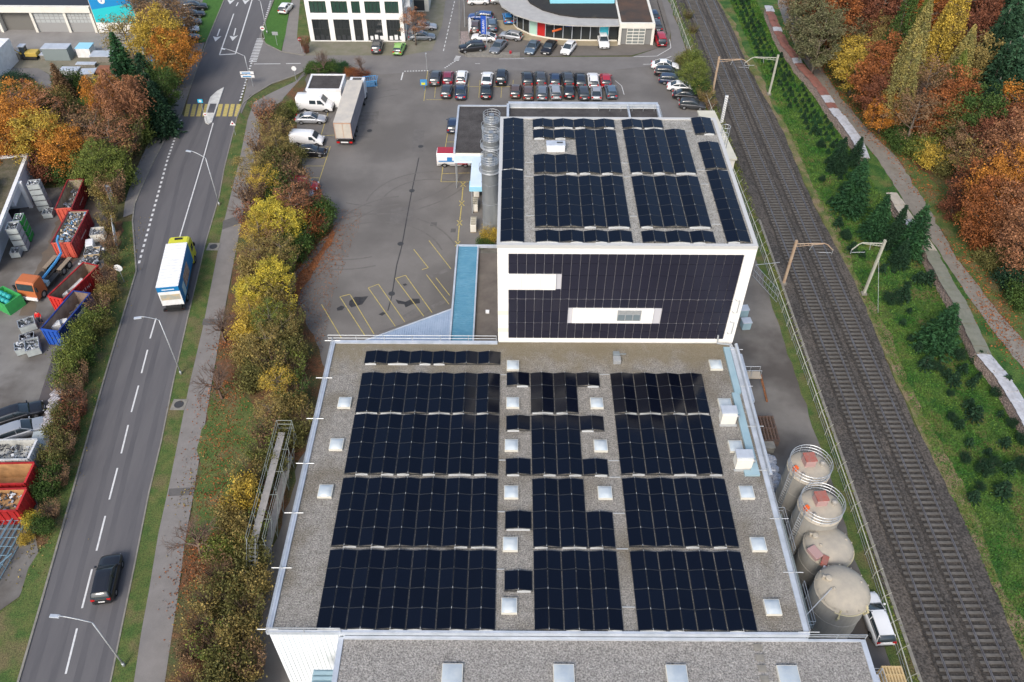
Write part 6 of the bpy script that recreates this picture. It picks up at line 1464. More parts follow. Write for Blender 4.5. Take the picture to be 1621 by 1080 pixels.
skin_chain('hair', [(0, -.0, 1.69), (0, -.0, 1.76)], [(0, 1)], [.105, .08], mat('dark_hair', (.03, .02, .015), .8), t)
mb = MB()
for s in (-1, 1): mb.cbox((s*.035, .115, 1.665), (.02, .01, .01))
mb.build('eyes', m_trim, t); mb = MB(); mb.cbox((0, .125, 1.64), (.02, .03, .035)); mb.build('nose', m_skin, t); mb = MB(); mb.cbox((0, .11, 1.6), (.045, .012, .01)); mb.build('mouth', mat('lips', (.35, .1, .09), .6), t)
for s in (-1, 1): mb = MB(); mb.cbox((s*.1, .02, 1.655), (.02, .035, .055)); mb.build('ear', m_skin, t)
# ------------------------------------------------------------------ foliage prototypes
m_bark = mat('bark', (.12, .09, .07), .95, (.2, .17, .14), scale=5, stretch=(2, 2, .4)); m_barkpale = mat('pale_bark', (.32, .28, .23), .9, (.2, .17, .14), scale=4, stretch=(2, 2, .4)); m_twig = mat('brown_twigs', (.13, .085, .065), .95, (.19, .13, .1), scale=3)
LV = dict(
 rust=leaf_mat('rust_leaf', (.31, .11, .035), (.18, .07, .03)), orange=leaf_mat('orange_leaf', (.5, .21, .035), (.3, .125, .03)), redbrown=leaf_mat('red_brown_leaf', (.2, .075, .04), (.12, .05, .03)),
 gold=leaf_mat('golden_leaf', (.47, .33, .05), (.3, .22, .05)), yellow=leaf_mat('yellow_leaf', (.54, .42, .05), (.34, .3, .05)), ochre=leaf_mat('ochre_leaf', (.27, .2, .065), (.17, .14, .05)), olive=leaf_mat('olive_leaf', (.15, .14, .045), (.1, .1, .034)),
 ygreen=leaf_mat('yellow_green_leaf', (.16, .19, .04), (.09, .12, .03)), green=leaf_mat('green_leaf', (.065, .11, .025), (.04, .075, .02)), dark=leaf_mat('dark_needle', (.022, .055, .025), (.014, .036, .02)), fir=leaf_mat('fir_needle', (.03, .085, .03), (.018, .055, .024)),
 pine=leaf_mat('blue_green_needle', (.03, .075, .04), (.045, .1, .05)), brown=leaf_mat('dry_brown_leaf', (.23, .14, .075), (.15, .095, .05)), larch=leaf_mat('pale_larch_needle', (.32, .26, .08), (.19, .18, .065)), tan=leaf_mat('tan_leaf', (.33, .155, .075), (.19, .09, .05)), salix=leaf_mat('grey_green_leaf', (.11, .12, .055), (.15, .135, .075)))
def leaf_quads(C, size, rs, flat=0.0, aspect=.6, down=None):
    """C: (n,3) leaf centres -> separate tilted leaf faces"""
    n = len(C); d = rs.normal(size=(n, 3)); d[:, 2] *= (1-flat)
    if down is not None: d = down*.75+d*.3
    d /= np.linalg.norm(d, axis=1)[:, None]+1e-9
    u = rs.normal(size=(n, 3)); u[:, 2] *= .6; e = np.cross(d, u); e /= np.linalg.norm(e, axis=1)[:, None]+1e-9
    s = (size*rs.uniform(.55, 1.3, n))[:, None]; a = d*s*.5; b = e*s*.5*aspect
    return np.stack([C-a, C+b-a*.1, C+a, C-b-a*.1], 1)
def limb_tree(mb, base, H, spread, n, rs, r0, curve=.3, sub=3, z0=.25, zmax=.8, up=.8):
    """trunk plus bent limbs and twigs; returns twig tips"""
    tips = []; lean = rs.normal(0, .03*H, 2)
    tp = [(lean[0]*t*t, lean[1]*t*t, H*t) for t in (0, .2, .45, .7, .9)]
    mb.tube(tp, [r0, r0*.8, r0*.6, r0*.35, r0*.12], 7)
    for i in range(n):
        t = z0+(zmax-z0)*(i+rs.uniform(0, 1))/n; z = H*t; a = i*2.4+rs.uniform(-.4, .4)
        L = spread*(1-.55*(t-z0)/(1-z0))*rs.uniform(.75, 1.05)
        p0 = Vector((lean[0]*t*t, lean[1]*t*t, z)); p1 = p0+Vector((math.cos(a)*L*.5, math.sin(a)*L*.5, L*up*.35)); p2 = p1+Vector((math.cos(a+.2)*L*.45, math.sin(a+.2)*L*.45, L*up*.55))
        r1 = r0*.42*(1-.5*t); mb.tube([p0, p1, p2], [r1, r1*.6, r1*.2], 5, cap=False); tips.append(p2)
        for k in range(sub):
            q = p0.lerp(p1, .5) if k == 0 else p1.lerp(p2, k/sub); b = a+rs.uniform(-1.1, 1.1); l2 = L*rs.uniform(.25, .45)
            q2_ = q+Vector((math.cos(b)*l2*.7, math.sin(b)*l2*.7, l2*rs.uniform(.1, .9)*up)); mb.tube([q, q.lerp(q2_, .5)+Vector((0, 0, -.05*l2)), q2_], [r1*.4, r1*.25, r1*.1], 4, cap=False); tips.append(q2_)
    tips.append(Vector(tp[-1])); return tips
PROTO = {}
def proto(kind, var):
    key = (kind, var)
    if key in PROTO: return PROTO[key]
    rs = np.random.RandomState(zlib_seed(kind)+var*17); wood = MB(); parts = []
    if kind in ('round', 'oval', 'thin'):          # unit: height 10
        H = 10; sp = dict(round=4.2, oval=3.1, thin=3.2)[kind]; n_l = 16
        tips = limb_tree(wood, None, H*.93, sp, n_l, rs, .24, sub=4, z0=.2 if kind != 'thin' else .35)
        dens = dict(round=13000, oval=10500, thin=4200)[kind]
        cl = [np.array(t) for t in tips]
        cz = H*.58; rx = sp; rz = H*.42 if kind != 'thin' else H*.36
        ph = rs.uniform(0, 6.28, 6)
        for _ in range(64 if kind != 'thin' else 36):
            v = rs.normal(size=3); v /= np.linalg.norm(v); az = math.atan2(v[1], v[0])
            lob = 1+.16*math.sin(3*az+ph[0])+.12*math.sin(5*az+ph[1]+2*v[2])+.1*math.sin(4*v[2]+ph[2])
            f = rs.uniform(.55, 1.0)**.5*lob; cl.append(np.array([v[0]*rx*f, v[1]*rx*f, cz+v[2]*rz*f*(1.0 if v[2] > 0 else .8)]))
        cl = np.array(cl); w = rs.uniform(.4, 1.6, len(cl)); w /= w.sum(); idx = rs.choice(len(cl), dens, p=w)
        sg = rs.uniform(.28, .66, len(cl))*sp/4.2
        C = cl[idx]+rs.normal(size=(dens, 3))*sg[idx][:, None]*np.array([1, 1, .75]); C = C[C[:, 2] > .9]
        leaves = leaf_quads(C, .25 if kind != 'thin' else .21, rs, .3)
    elif kind == 'spire':         # larch / birch / poplar, unit height 16
        H = 16; limb_tree(wood, None, H*.98, 2.6, 26, rs, .2, sub=3, z0=.22, zmax=.95, up=.5); n = 9500
        t = rs.uniform(0, 1, n)**1.25; z = H*(.25+.75*t); az0 = (np.floor(t*22)*2.4+rs.choice(5, n)*1.257); r_ = 2.7*(1-t)**.75+.12
        f = rs.uniform(.1, 1, n)**.6; az = az0+rs.normal(0, .25, n); C = np.stack([np.cos(az)*r_*f, np.sin(az)*r_*f, z+.35*f*r_*.4+rs.normal(0, .22, n)], 1); leaves = leaf_quads(C, .24, rs, .2)
    elif kind == 'fir':           # unit height 8, branches to the ground
        H = 8; wood.tube([(0, 0, 0), (0, 0, H*.6), (0, 0, H)], [.14, .08, .02], 6); Cs = []; Ds = []
        levels = 26
        for i in range(levels):
            t = i/levels; z = H*(.04+.94*t); r_ = 2.6*(1-t)**.85+.1; nb = int(15-8*t)
            for k in range(nb):
                az = 2*math.pi*k/nb+i*.7+rs.uniform(-.15, .15); rr = r_*rs.uniform(.8, 1.1)
                m_ = int(7+26*(1-t)); s = rs.uniform(.12, 1, m_); side = rs.uniform(-1, 1, m_)*.34*rr*(1.05-s)
                x = s*rr; zz = z-.1*x+.09*x*x/rr+rs.normal(0, .03, m_)
                ca, sa_ = math.cos(az), math.sin(az)
                Cs.append(np.stack([ca*x-sa_*side, sa_*x+ca*side, zz], 1)); sgn = np.sign(side)
                Ds.append(np.stack([ca*.8-sa_*sgn*.6, sa_*.8+ca*sgn*.6, np.full(m_, -.15)], 1))
        C = np.concatenate(Cs); D = np.concatenate(Ds); leaves = leaf_quads(C, .46, rs, .4, .34, down=D)
    elif kind == 'pine':          # big dark conifer mass, unit height 16
        H = 16; wood.tube([(0, 0, 0), (0, 0, H*.6), (0, 0, H)], [.3, .2, .04], 7); Cs = []; Ds = []
        for i in range(30):
            t = i/30; z = H*(.12+.86*t); r_ = 4.3*(1-t)**.7+.2; nb = int(12-5*t)
            for k in range(nb):
                az = 2*math.pi*k/nb+i*.9+rs.uniform(-.3, .3); rr = r_*rs.uniform(.65, 1.12); m_ = int(12+30*(1-t))
                s = rs.uniform(.2, 1, m_); side = rs.normal(0, .22, m_)*rr*(1.1-s); x = s*rr; ca, sa_ = math.cos(az), math.sin(az); zz = z-.22*x+rs.normal(0, .14, m_)
                Cs.append(np.stack([ca*x-sa_*side, sa_*x+ca*side, zz], 1)); Ds.append(np.stack([np.full(m_, ca), np.full(m_, sa_), np.full(m_, -.35)], 1))
        C = np.concatenate(Cs); leaves = leaf_quads(C, .55, rs, .3, .4, down=np.concatenate(Ds))
    elif kind == 'bush':          # unit: radius 2, height 3
        for k in range(14):
            a = k*2.4; l = rs.uniform(1.6, 2.9); e = rs.uniform(.25, .7); wood.tube([(0, 0, 0), (math.cos(a)*l*e*.4, math.sin(a)*l*e*.4, l*.5), (math.cos(a)*l*e, math.sin(a)*l*e, l*.95)], [.05, .035, .012], 4, cap=False)
        n = 5200; K = 34; v = rs.normal(size=(K, 3)); v /= np.linalg.norm(v, axis=1)[:, None]; f = rs.uniform(.45, 1.05, K)[:, None]
        cl = v*f*np.array([1.85, 1.85, 1.35])+np.array([0, 0, 1.55]); idx = rs.choice(K, n); C = cl[idx]+rs.normal(size=(n, 3))*rs.uniform(.25, .5, K)[idx][:, None]; C = C[C[:, 2] > .05]
        leaves = leaf_quads(C, .2, rs, .2)
    elif kind == 'bare':          # leafless tree, unit height 7
        def rec(p, d, L, r_, dep):
            q = p+d*L; mid = p.lerp(q, .5)+Vector(rs.normal(0, .05*L, 3)); wood.tube([p, mid, q], [r_, r_*.8, r_*.6], 4 if dep < 3 else 3, cap=False)
            if dep >= 5: return
            for _ in range(3 if dep > 0 else 6):
                nd = (d+Vector(rs.normal(0, .42, 3))+Vector((0, 0, .12))).normalized(); rec(q if _ < 2 or dep == 0 else mid, nd, L*rs.uniform(.62, .88), max(.012, r_*.6), dep+1)
        rec(Vector((0, 0, 0)), Vector((0, 0, 1)), 1.7, .16, 0); leaves = None
    elif kind == 'scrub':         # twiggy shrub with sparse leaves, unit radius 2, height 3.4
        for k in range(130):
            a = rs.uniform(0, 6.28); l = rs.uniform(1.8, 3.5); e = rs.uniform(.1, .75); wood.tube([(rs.uniform(-.3, .3), rs.uniform(-.3, .3), 0), (math.cos(a)*l*e*.45, math.sin(a)*l*e*.45, l*.5), (math.cos(a+.3)*l*e, math.sin(a+.3)*l*e, l*.93)], [.03, .02, .006], 3, cap=False)
        n = 1500; r_ = rs.uniform(.3, 1, n)**.5*2; a = rs.uniform(0, 6.28, n); z = rs.uniform(.2, 3.1, n); C = np.stack([np.cos(a)*r_*(.4+z*.2), np.sin(a)*r_*(.4+z*.2), z], 1); leaves = leaf_quads(C, .2, rs, .2)
    elif kind == 'weeping':       # birch with hanging curtains, unit height 10
        tips = limb_tree(wood, None, 9.2, 4.0, 14, rs, .2, sub=4, z0=.3, up=1.0); Cs = []
        for t in tips:
            for _ in range(9):
                m_ = 26; s = rs.uniform(0, 1, m_); o_ = rs.normal(0, .55, 2); L = rs.uniform(1.0, 3.2); Cs.append(np.stack([t.x+o_[0]*(.3+s)+rs.normal(0, .08, m_), t.y+o_[1]*(.3+s)+rs.normal(0, .08, m_), t.z-s*L+.3], 1))
        C = np.concatenate(Cs); C = C[C[:, 2] > .8]; leaves = leaf_quads(C, .22, rs, 0, .5)
    elif kind == 'sapling':       # small christmas tree, unit height 1.5
        Cs = []; Ds = []
        for i in range(9):
            t = i/9; z = 1.5*(.06+.9*t); r_ = .62*(1-t)**.8+.05; nb = 9-int(4*t)
            for k in range(nb):
                az = 2*math.pi*k/nb+i*.6; m_ = 5; s = np.linspace(.3, 1, m_)*r_; ca, sa_ = math.cos(az), math.sin(az)
                Cs.append(np.stack([ca*s, sa_*s, z-.15*s+rs.normal(0, .02, m_)], 1)); Ds.append(np.stack([np.full(m_, ca), np.full(m_, sa_), np.full(m_, -.1)], 1))
        leaves = leaf_quads(np.concatenate(Cs), .26, rs, .3, .5, down=np.concatenate(Ds)); wood.tube([(0, 0, 0), (0, 0, 1.3)], [.03, .01], 4)
    me_w = None
    if wood.v:
        me_w = bpy.data.meshes.new('trunk'); me_w.from_pydata(wood.v, [], wood.f); me_w.materials.append(m_bark)
        me_w.polygons.foreach_set('use_smooth', [True]*len(me_w.polygons)); me_w.update()
    me_l = quads_mesh('crown', leaves, LV['green']) if leaves is not None else None
    PROTO[key] = (me_w, me_l); return PROTO[key]
def zlib_seed(s): return sum(ord(c)*(i+3) for i, c in enumerate(s)) % 9973
UNIT = dict(round=(10, 4.2), oval=(10, 3.1), thin=(10, 3.2), spire=(16, 2.7), fir=(8, 2.6), pine=(16, 4.3), bush=(3, 2.0), bare=(7, 3), scrub=(3.3, 2.0), weeping=(10, 4.2), sapling=(1.5, .62))
NAMES = dict(round='broadleaf_tree', oval='broadleaf_tree', thin='sparse_tree', spire='narrow_tree', fir='fir_tree', pine='pine_tree', bush='shrub', bare='bare_tree', scrub='twiggy_shrub', weeping='birch_tree', sapling='conifer_sapling')
TREES = []
def tree(kind, x, y, h, r_, col, label, cat='tree', group=None, bark=None, var=None, z=0):
    v = rnd.randrange(3) if var is None else var; me_w, me_l = proto(kind, v); uh, ur = UNIT[kind]
    t = empty(NAMES[kind], (x, y, z), rnd.uniform(0, 6.28), label, cat, group); sc = (r_/ur, r_/ur, h/uh)
    if me_w:
        o = link('trunk' if kind not in ('bush', 'scrub') else 'stems', me_w, t)
        o.scale = sc; set_mat(o, bark or (m_twig if kind in ('bare', 'scrub') else m_bark))
    if me_l: o = link('crown' if kind not in ('bush', 'scrub', 'sapling') else 'foliage', me_l, t); o.scale = sc; set_mat(o, LV[col])
    TREES.append(t); return t
CW = dict(rust='rust-red', orange='orange', redbrown='red-brown', gold='golden', yellow='yellow', ochre='ochre', olive='olive', ygreen='yellow-green', green='green', dark='dark green', fir='green', pine='blue-green', brown='brown', larch='pale yellow', tan='tan', salix='grey-green')
KW = dict(round='broad tree', oval='tall oval tree', thin='thinly leaved tree', spire='narrow pointed tree', fir='fir', pine='big conifer', bush='shrub', bare='leafless tree', scrub='twiggy shrub', weeping='drooping birch')
def plant_list(L, place, group, cat_=None):
    """rows: kind, crown px, crown py, height, radius, colour ; labels count from the bottom of the photo"""
    rows = sorted(L, key=lambda r: -r[2]); cnt = {}; tot = {}
    for r_ in rows: tot[(r_[0], r_[5])] = tot.get((r_[0], r_[5]), 0)+1
    for kind, px_, py_, h, rr, col in rows:
        k = (kind, col); cnt[k] = cnt.get(k, 0)+1; p = at(px_, py_, h*.55)
        base = f"{CW[col]} {KW[kind]}" if kind != 'bare' else 'brown leafless tree'
        lab = f"{base} {place}" if tot[k] == 1 else f"{base} {place}, {ordn[cnt[k]-1]} such from below" if cnt[k] <= 20 else f"{base} {place}, among the farthest"
        tree(kind, p.x, p.y, h, rr, col, lab, cat_ or ('shrub' if kind in ('bush', 'scrub') else 'tree'), group)
# hedge strip between footpath and yard --------------------------------------
HS = [('bare', 428, 165, 5, 2.2, 'brown'), ('scrub', 418, 178, 4.2, 2.2, 'tan'), ('bush', 440, 182, 2.6, 2.0, 'olive'), ('bush', 456, 172, 2.0, 1.8, 'ygreen'), ('scrub', 428, 208, 5, 2.4, 'ochre'), ('bush', 447, 208, 3.4, 2.2, 'ochre'), ('oval', 440, 232, 6, 2.4, 'ochre'), ('scrub', 414, 232, 5, 2.4, 'brown'), ('bush', 458, 246, 3.5, 2.2, 'olive'),
 ('oval', 398, 268, 6.5, 2.6, 'gold'), ('bush', 430, 262, 4.5, 2.6, 'olive'), ('scrub', 452, 268, 4.5, 2.4, 'brown'), ('oval', 418, 290, 6.2, 2.6, 'gold'), ('scrub', 398, 306, 5, 2.5, 'brown'), ('bush', 440, 297, 4.5, 2.5, 'green'), ('scrub', 468, 296, 5, 2.8, 'brown'), ('scrub', 484, 318, 4.6, 2.8, 'redbrown'), ('thin', 462, 326, 6.5, 2.8, 'tan'), ('bush', 505, 335, 3.6, 2.4, 'green'), ('bush', 490, 352, 3.4, 2.4, 'rust'), ('bush', 472, 372, 3.6, 2.4, 'green'), ('bush', 505, 358, 2.6, 2.0, 'green'),
 ('oval', 425, 345, 6.2, 2.7, 'yellow'), ('oval', 452, 358, 6, 2.6, 'yellow'), ('oval', 408, 368, 6, 2.5, 'gold'), ('scrub', 398, 348, 4.5, 2.2, 'redbrown'), ('bush', 432, 382, 4.5, 2.5, 'brown'), ('oval', 444, 398, 5.6, 2.4, 'gold'), ('bush', 465, 392, 3.8, 2.2, 'green'), ('bush', 448, 420, 4, 2.3, 'ygreen'),
 ('oval', 402, 404, 5.5, 2.5, 'ochre'), ('oval', 432, 440, 5.5, 2.5, 'yellow'), ('bush', 408, 432, 4.5, 2.5, 'ochre'), ('bush', 445, 458, 4, 2.3, 'olive'), ('oval', 402, 466, 5, 2.4, 'yellow'), ('bush', 424, 474, 4.4, 2.4, 'ochre'), ('oval', 400, 498, 5, 2.3, 'gold'), ('bush', 448, 488, 4, 2.3, 'yellow'), ('thin', 425, 508, 6, 2.6, 'ygreen'), ('oval', 446, 524, 5, 2.4, 'ochre'), ('bush', 395, 528, 4, 2.4, 'gold'), ('scrub', 462, 512, 4.4, 2.2, 'olive'), ('thin', 420, 545, 5.6, 2.5, 'ochre'), ('bush', 398, 560, 4, 2.3, 'ochre'), ('bush', 450, 556, 4.2, 2.5, 'olive'), ('bush', 462, 584, 3.6, 2.2, 'ygreen'), ('scrub', 428, 578, 4.6, 2.3, 'ochre'), ('bush', 404, 592, 3.8, 2.2, 'olive'), ('oval', 440, 606, 4.8, 2.3, 'gold'), ('bush', 464, 620, 3.6, 2.2, 'green'), ('bush', 422, 628, 3.8, 2.2, 'ygreen'), ('oval', 430, 655, 4.6, 2.2, 'gold'), ('bush', 456, 648, 3.6, 2.2, 'ochre'), ('bush', 474, 668, 3.4, 2.1, 'olive'), ('scrub', 420, 684, 3.8, 2.0, 'brown'), ('bush', 452, 688, 3.4, 2.0, 'olive'), ('bush', 478, 705, 3, 1.9, 'green'), ('bush', 410, 712, 3.4, 2.0, 'ygreen'), ('bush', 428, 732, 3.2, 2.0, 'olive'),
 ('scrub', 392, 752, 3.8, 2.0, 'ochre'), ('bush', 384, 784, 3.8, 2.1, 'gold'), ('bush', 412, 770, 3, 1.8, 'green'), ('oval', 398, 806, 4.6, 2.0, 'ochre'), ('bush', 362, 818, 3.2, 1.8, 'gold'), ('bush', 376, 848, 3.8, 2.1, 'ochre'), ('bush', 402, 840, 3.4, 1.9, 'ygreen'), ('bush', 352, 868, 3.2, 1.8, 'ygreen'), ('bush', 398, 880, 3.6, 2.0, 'olive'), ('bush', 372, 894, 3.4, 2.0, 'dark'), ('scrub', 342, 908, 3.8, 2.0, 'brown'), ('bush', 396, 926, 3.6, 2.1, 'green'), ('bush', 362, 936, 3.8, 2.2, 'olive'), ('scrub', 326, 948, 3.6, 1.9, 'ochre'), ('bush', 390, 966, 3.8, 2.2, 'dark'), ('bush', 350, 974, 3.6, 2.1, 'olive'), ('scrub', 312, 992, 3.4, 1.9, 'ochre'), ('bush', 376, 1008, 3.8, 2.2, 'green'), ('bush', 336, 1020, 3.6, 2.1, 'olive'), ('scrub', 300, 1030, 3.0, 1.6, 'brown'), ('bush', 362, 1050, 3.6, 2.1, 'dark'), ('bush', 322, 1068, 3.4, 2.0, 'olive'), ('scrub', 396, 1050, 3.6, 1.8, 'brown'), ('bush', 350, 1092, 3.6, 2.1, 'olive'), ('bush', 380, 1098, 3.6, 2.0, 'green'), ('scrub', 296, 1085, 3.0, 1.7, 'ochre')]
HS = [(a, b, c, d, e, ('olive' if f == 'dark' else 'ochre' if f == 'green' and c > 820 else 'ygreen' if f == 'olive' and c > 800 and b % 3 == 0 else f)) for a, b, c, d, e, f in HS]
HS = [(('thin' if r_[0] == 'oval' and i % 3 == 0 else 'scrub' if r_[0] == 'bush' and i % 4 == 1 else r_[0]), r_[1], r_[2], r_[3], r_[4]*(.93 if r_[2] < 420 else .86), ('ochre' if r_[5] == 'gold' and i % 2 else 'olive' if r_[5] == 'yellow' and i % 3 == 0 else r_[5])) for i, r_ in enumerate(HS) if not (r_[2] > 560 and i % 6 == 2)]
plant_list(HS, 'in the hedge strip by the yard', 'shrubs and trees of the hedge strip')
for (bx, by, h, lab) in ((357, 541, 5.0, 'leafless pollard beside the footpath, the farthest of four'), (352, 632, 5.2, 'leafless pollard on red leaves beside the footpath'), (322, 880, 5.0, 'large leafless pollard leaning over the lower footpath'), (399, 345, 5.0, 'leafless bush-like tree at the footpath below the golden trees')):
    p = at(bx, by); tree('bare', p.x, p.y, h*1.25, 3.0, 'brown', lab, 'tree', 'bare pollards beside the footpath')
# hedge west of the road
HW_ = [('scrub', 172, 330, 3.4, 1.5, 'olive'), ('scrub', 170, 352, 3, 1.4, 'ochre'), ('scrub', 174, 385, 3, 1.3, 'brown'), ('scrub', 178, 410, 2.8, 1.3, 'olive'), ('scrub', 170, 440, 3, 1.5, 'brown'), ('bush', 168, 462, 2.4, 1.3, 'ochre'), ('scrub', 158, 485, 3, 1.5, 'brown'), ('bush', 148, 505, 3, 1.6, 'ygreen'), ('bush', 135, 520, 3, 1.6, 'ygreen'), ('bush', 158, 510, 2.4, 1.4, 'olive'), ('bush', 124, 545, 3.4, 1.7, 'ygreen'), ('bush', 113, 568, 3.4, 1.7, 'ygreen'), ('bush', 131, 560, 2.6, 1.5, 'green'), ('bush', 105, 592, 3.2, 1.6, 'ygreen'), ('scrub', 122, 592, 3, 1.5, 'brown'), ('scrub', 112, 618, 3, 1.6, 'brown'), ('scrub', 120, 640, 2.8, 1.5, 'redbrown'), ('bush', 100, 655, 2.6, 1.4, 'olive'), ('scrub', 108, 672, 2.8, 1.5, 'redbrown'), ('bush', 90, 690, 2.8, 1.5, 'olive'), ('scrub', 100, 706, 2.6, 1.5, 'brown'), ('bush', 84, 722, 2.6, 1.4, 'olive'), ('bush', 80, 748, 2.4, 1.3, 'green'), ('scrub', 92, 752, 2.4, 1.3, 'brown'), ('bush', 72, 775, 2.2, 1.2, 'green'), ('bush', 48, 822, 1.6, .9, 'yellow'), ('bush', 66, 832, 1.8, 1.1, 'green'), ('scrub', 80, 808, 1.8, 1.1, 'brown'), ('bush', 40, 850, 1.2, .7, 'gold')]
plant_list(HW_, 'in the hedge beside the recycling yard', 'hedge shrubs beside the recycling yard')
# trees at the upper left
UL = [('round', 30, 205, 9, 4.6, 'orange'), ('round', 68, 222, 9, 4.4, 'gold'), ('round', 100, 238, 8, 4.0, 'orange'), ('thin', 22, 168, 9, 4.2, 'orange'), ('thin', 58, 178, 8.5, 4.2, 'tan'), ('round', 10, 235, 8, 4, 'orange'), ('scrub', 130, 222, 6, 3.6, 'ochre'), ('scrub', 118, 200, 6, 3.4, 'brown'), ('thin', 150, 215, 8, 4, 'brown'), ('thin', 172, 222, 8, 3.6, 'tan'), ('weeping', 192, 165, 11, 4.4, 'tan'), ('weeping', 166, 158, 8.5, 3.6, 'orange'), ('round', 155, 262, 7, 3.6, 'ygreen'), ('bush', 180, 268, 5, 2.8, 'ygreen'), ('bush', 128, 262, 4.5, 2.6, 'olive'), ('bush', 108, 268, 4, 2.4, 'green'), ('scrub', 185, 245, 5.5, 2.8, 'ochre'), ('scrub', 200, 215, 6, 3, 'olive'), ('bush', 215, 205, 4.5, 2.4, 'ygreen'), ('scrub', 178, 295, 4.5, 2.2, 'brown'), ('bush', 165, 300, 3.5, 1.8, 'ochre'),
 ('fir', 193, 100, 12, 3.3, 'fir'), ('pine', 232, 125, 10, 3.2, 'dark'), ('round', 258, 140, 8, 3.2, 'green'), ('pine', 240, 152, 9, 2.8, 'dark'), ('fir', 248, 165, 9, 2.8, 'dark'), ('round', 250, 65, 11, 4.8, 'gold'), ('round', 275, 88, 9, 4.2, 'orange'), ('bush', 268, 108, 6, 3, 'ochre'), ('thin', 262, 32, 11, 4.6, 'brown'), ('thin', 240, 22, 11, 4.4, 'brown'), ('scrub', 280, 45, 7, 3.4, 'brown'), ('thin', 200, 55, 9, 4, 'ochre'), ('fir', 92, 125, 6.5, 2.0, 'brown'), ('bush', 108, 130, 3.5, 2.2, 'green'), ('bush', 88, 152, 3.5, 2.0, 'ochre'), ('bush', 102, 168, 3.5, 2.2, 'olive'), ('bush', 68, 170, 4, 1.6, 'green'), ('bush', 42, 145, 2.8, 2.4, 'olive'), ('bush', 20, 125, 1.8, 2.2, 'dark'), ('bush', 8, 150, 3, 2.2, 'green'), ('bush', 30, 140, 2.4, 2.0, 'redbrown'), ('bush', 160, 140, 3.4, 2.4, 'gold'), ('bush', 145, 200, 3, 2.2, 'olive'), ('scrub', 100, 190, 4.5, 2.5, 'olive'), ('bush', 30, 255, 4.5, 2.6, 'redbrown'), ('bush', 70, 262, 4.5, 2.6, 'redbrown'), ('bush', 2, 85, 2, 1.6, 'green'), ('scrub', 215, 5, 8, 3.5, 'salix'), ('bush', 232, 185, 4, 2.4, 'olive')]
UL = [(a, b, c, d, e*(.9 if a == 'round' else 1), f) for a, b, c, d, e, f in UL]
plant_list(UL, 'in the gardens left of the main road', 'trees and shrubs left of the main road')
# small planting round the junction and dealership
JN = [('bare', 510, 92, 5.5, 2.4, 'brown'), ('bare', 571, 98, 4.6, 2.0, 'brown'), ('thin', 656, 38, 7, 2.4, 'tan'), ('bush', 495, 107, 1.6, 1.6, 'green'), ('bush', 510, 106, 1.8, 1.8, 'green'), ('bush', 528, 105, 1.7, 1.7, 'green'), ('bush', 541, 106, 1.5, 1.4, 'fir'), ('bush', 555, 113, 1.2, 1.2, 'rust'), ('bush', 572, 116, 1.2, 1.4, 'redbrown'), ('scrub', 483, 70, 3, 1.0, 'redbrown'),
 ('bush', 1098, 98, 3.0, 2.2, 'ygreen'), ('bush', 1085, 92, 2.4, 1.8, 'olive'), ('round', 1098, 118, 4.6, 2.6, 'ygreen'), ('bush', 1108, 138, 2.6, 1.8, 'green'), ('scrub', 1116, 150, 2.4, 1.6, 'ochre'), ('bush', 777, 372, 2.4, 1.2, 'gold'), ('bush', 768, 382, 1.6, 1.1, 'green'), ('scrub', 1098, 45, 1.6, 1.2, 'olive'), ('scrub', 1090, 22, 1.6, 1.2, 'olive'), ('scrub', 1125, 165, 1.6, 1.1, 'brown')]
plant_list(JN, 'around the central yard and junction', 'planting round the yard and junction')
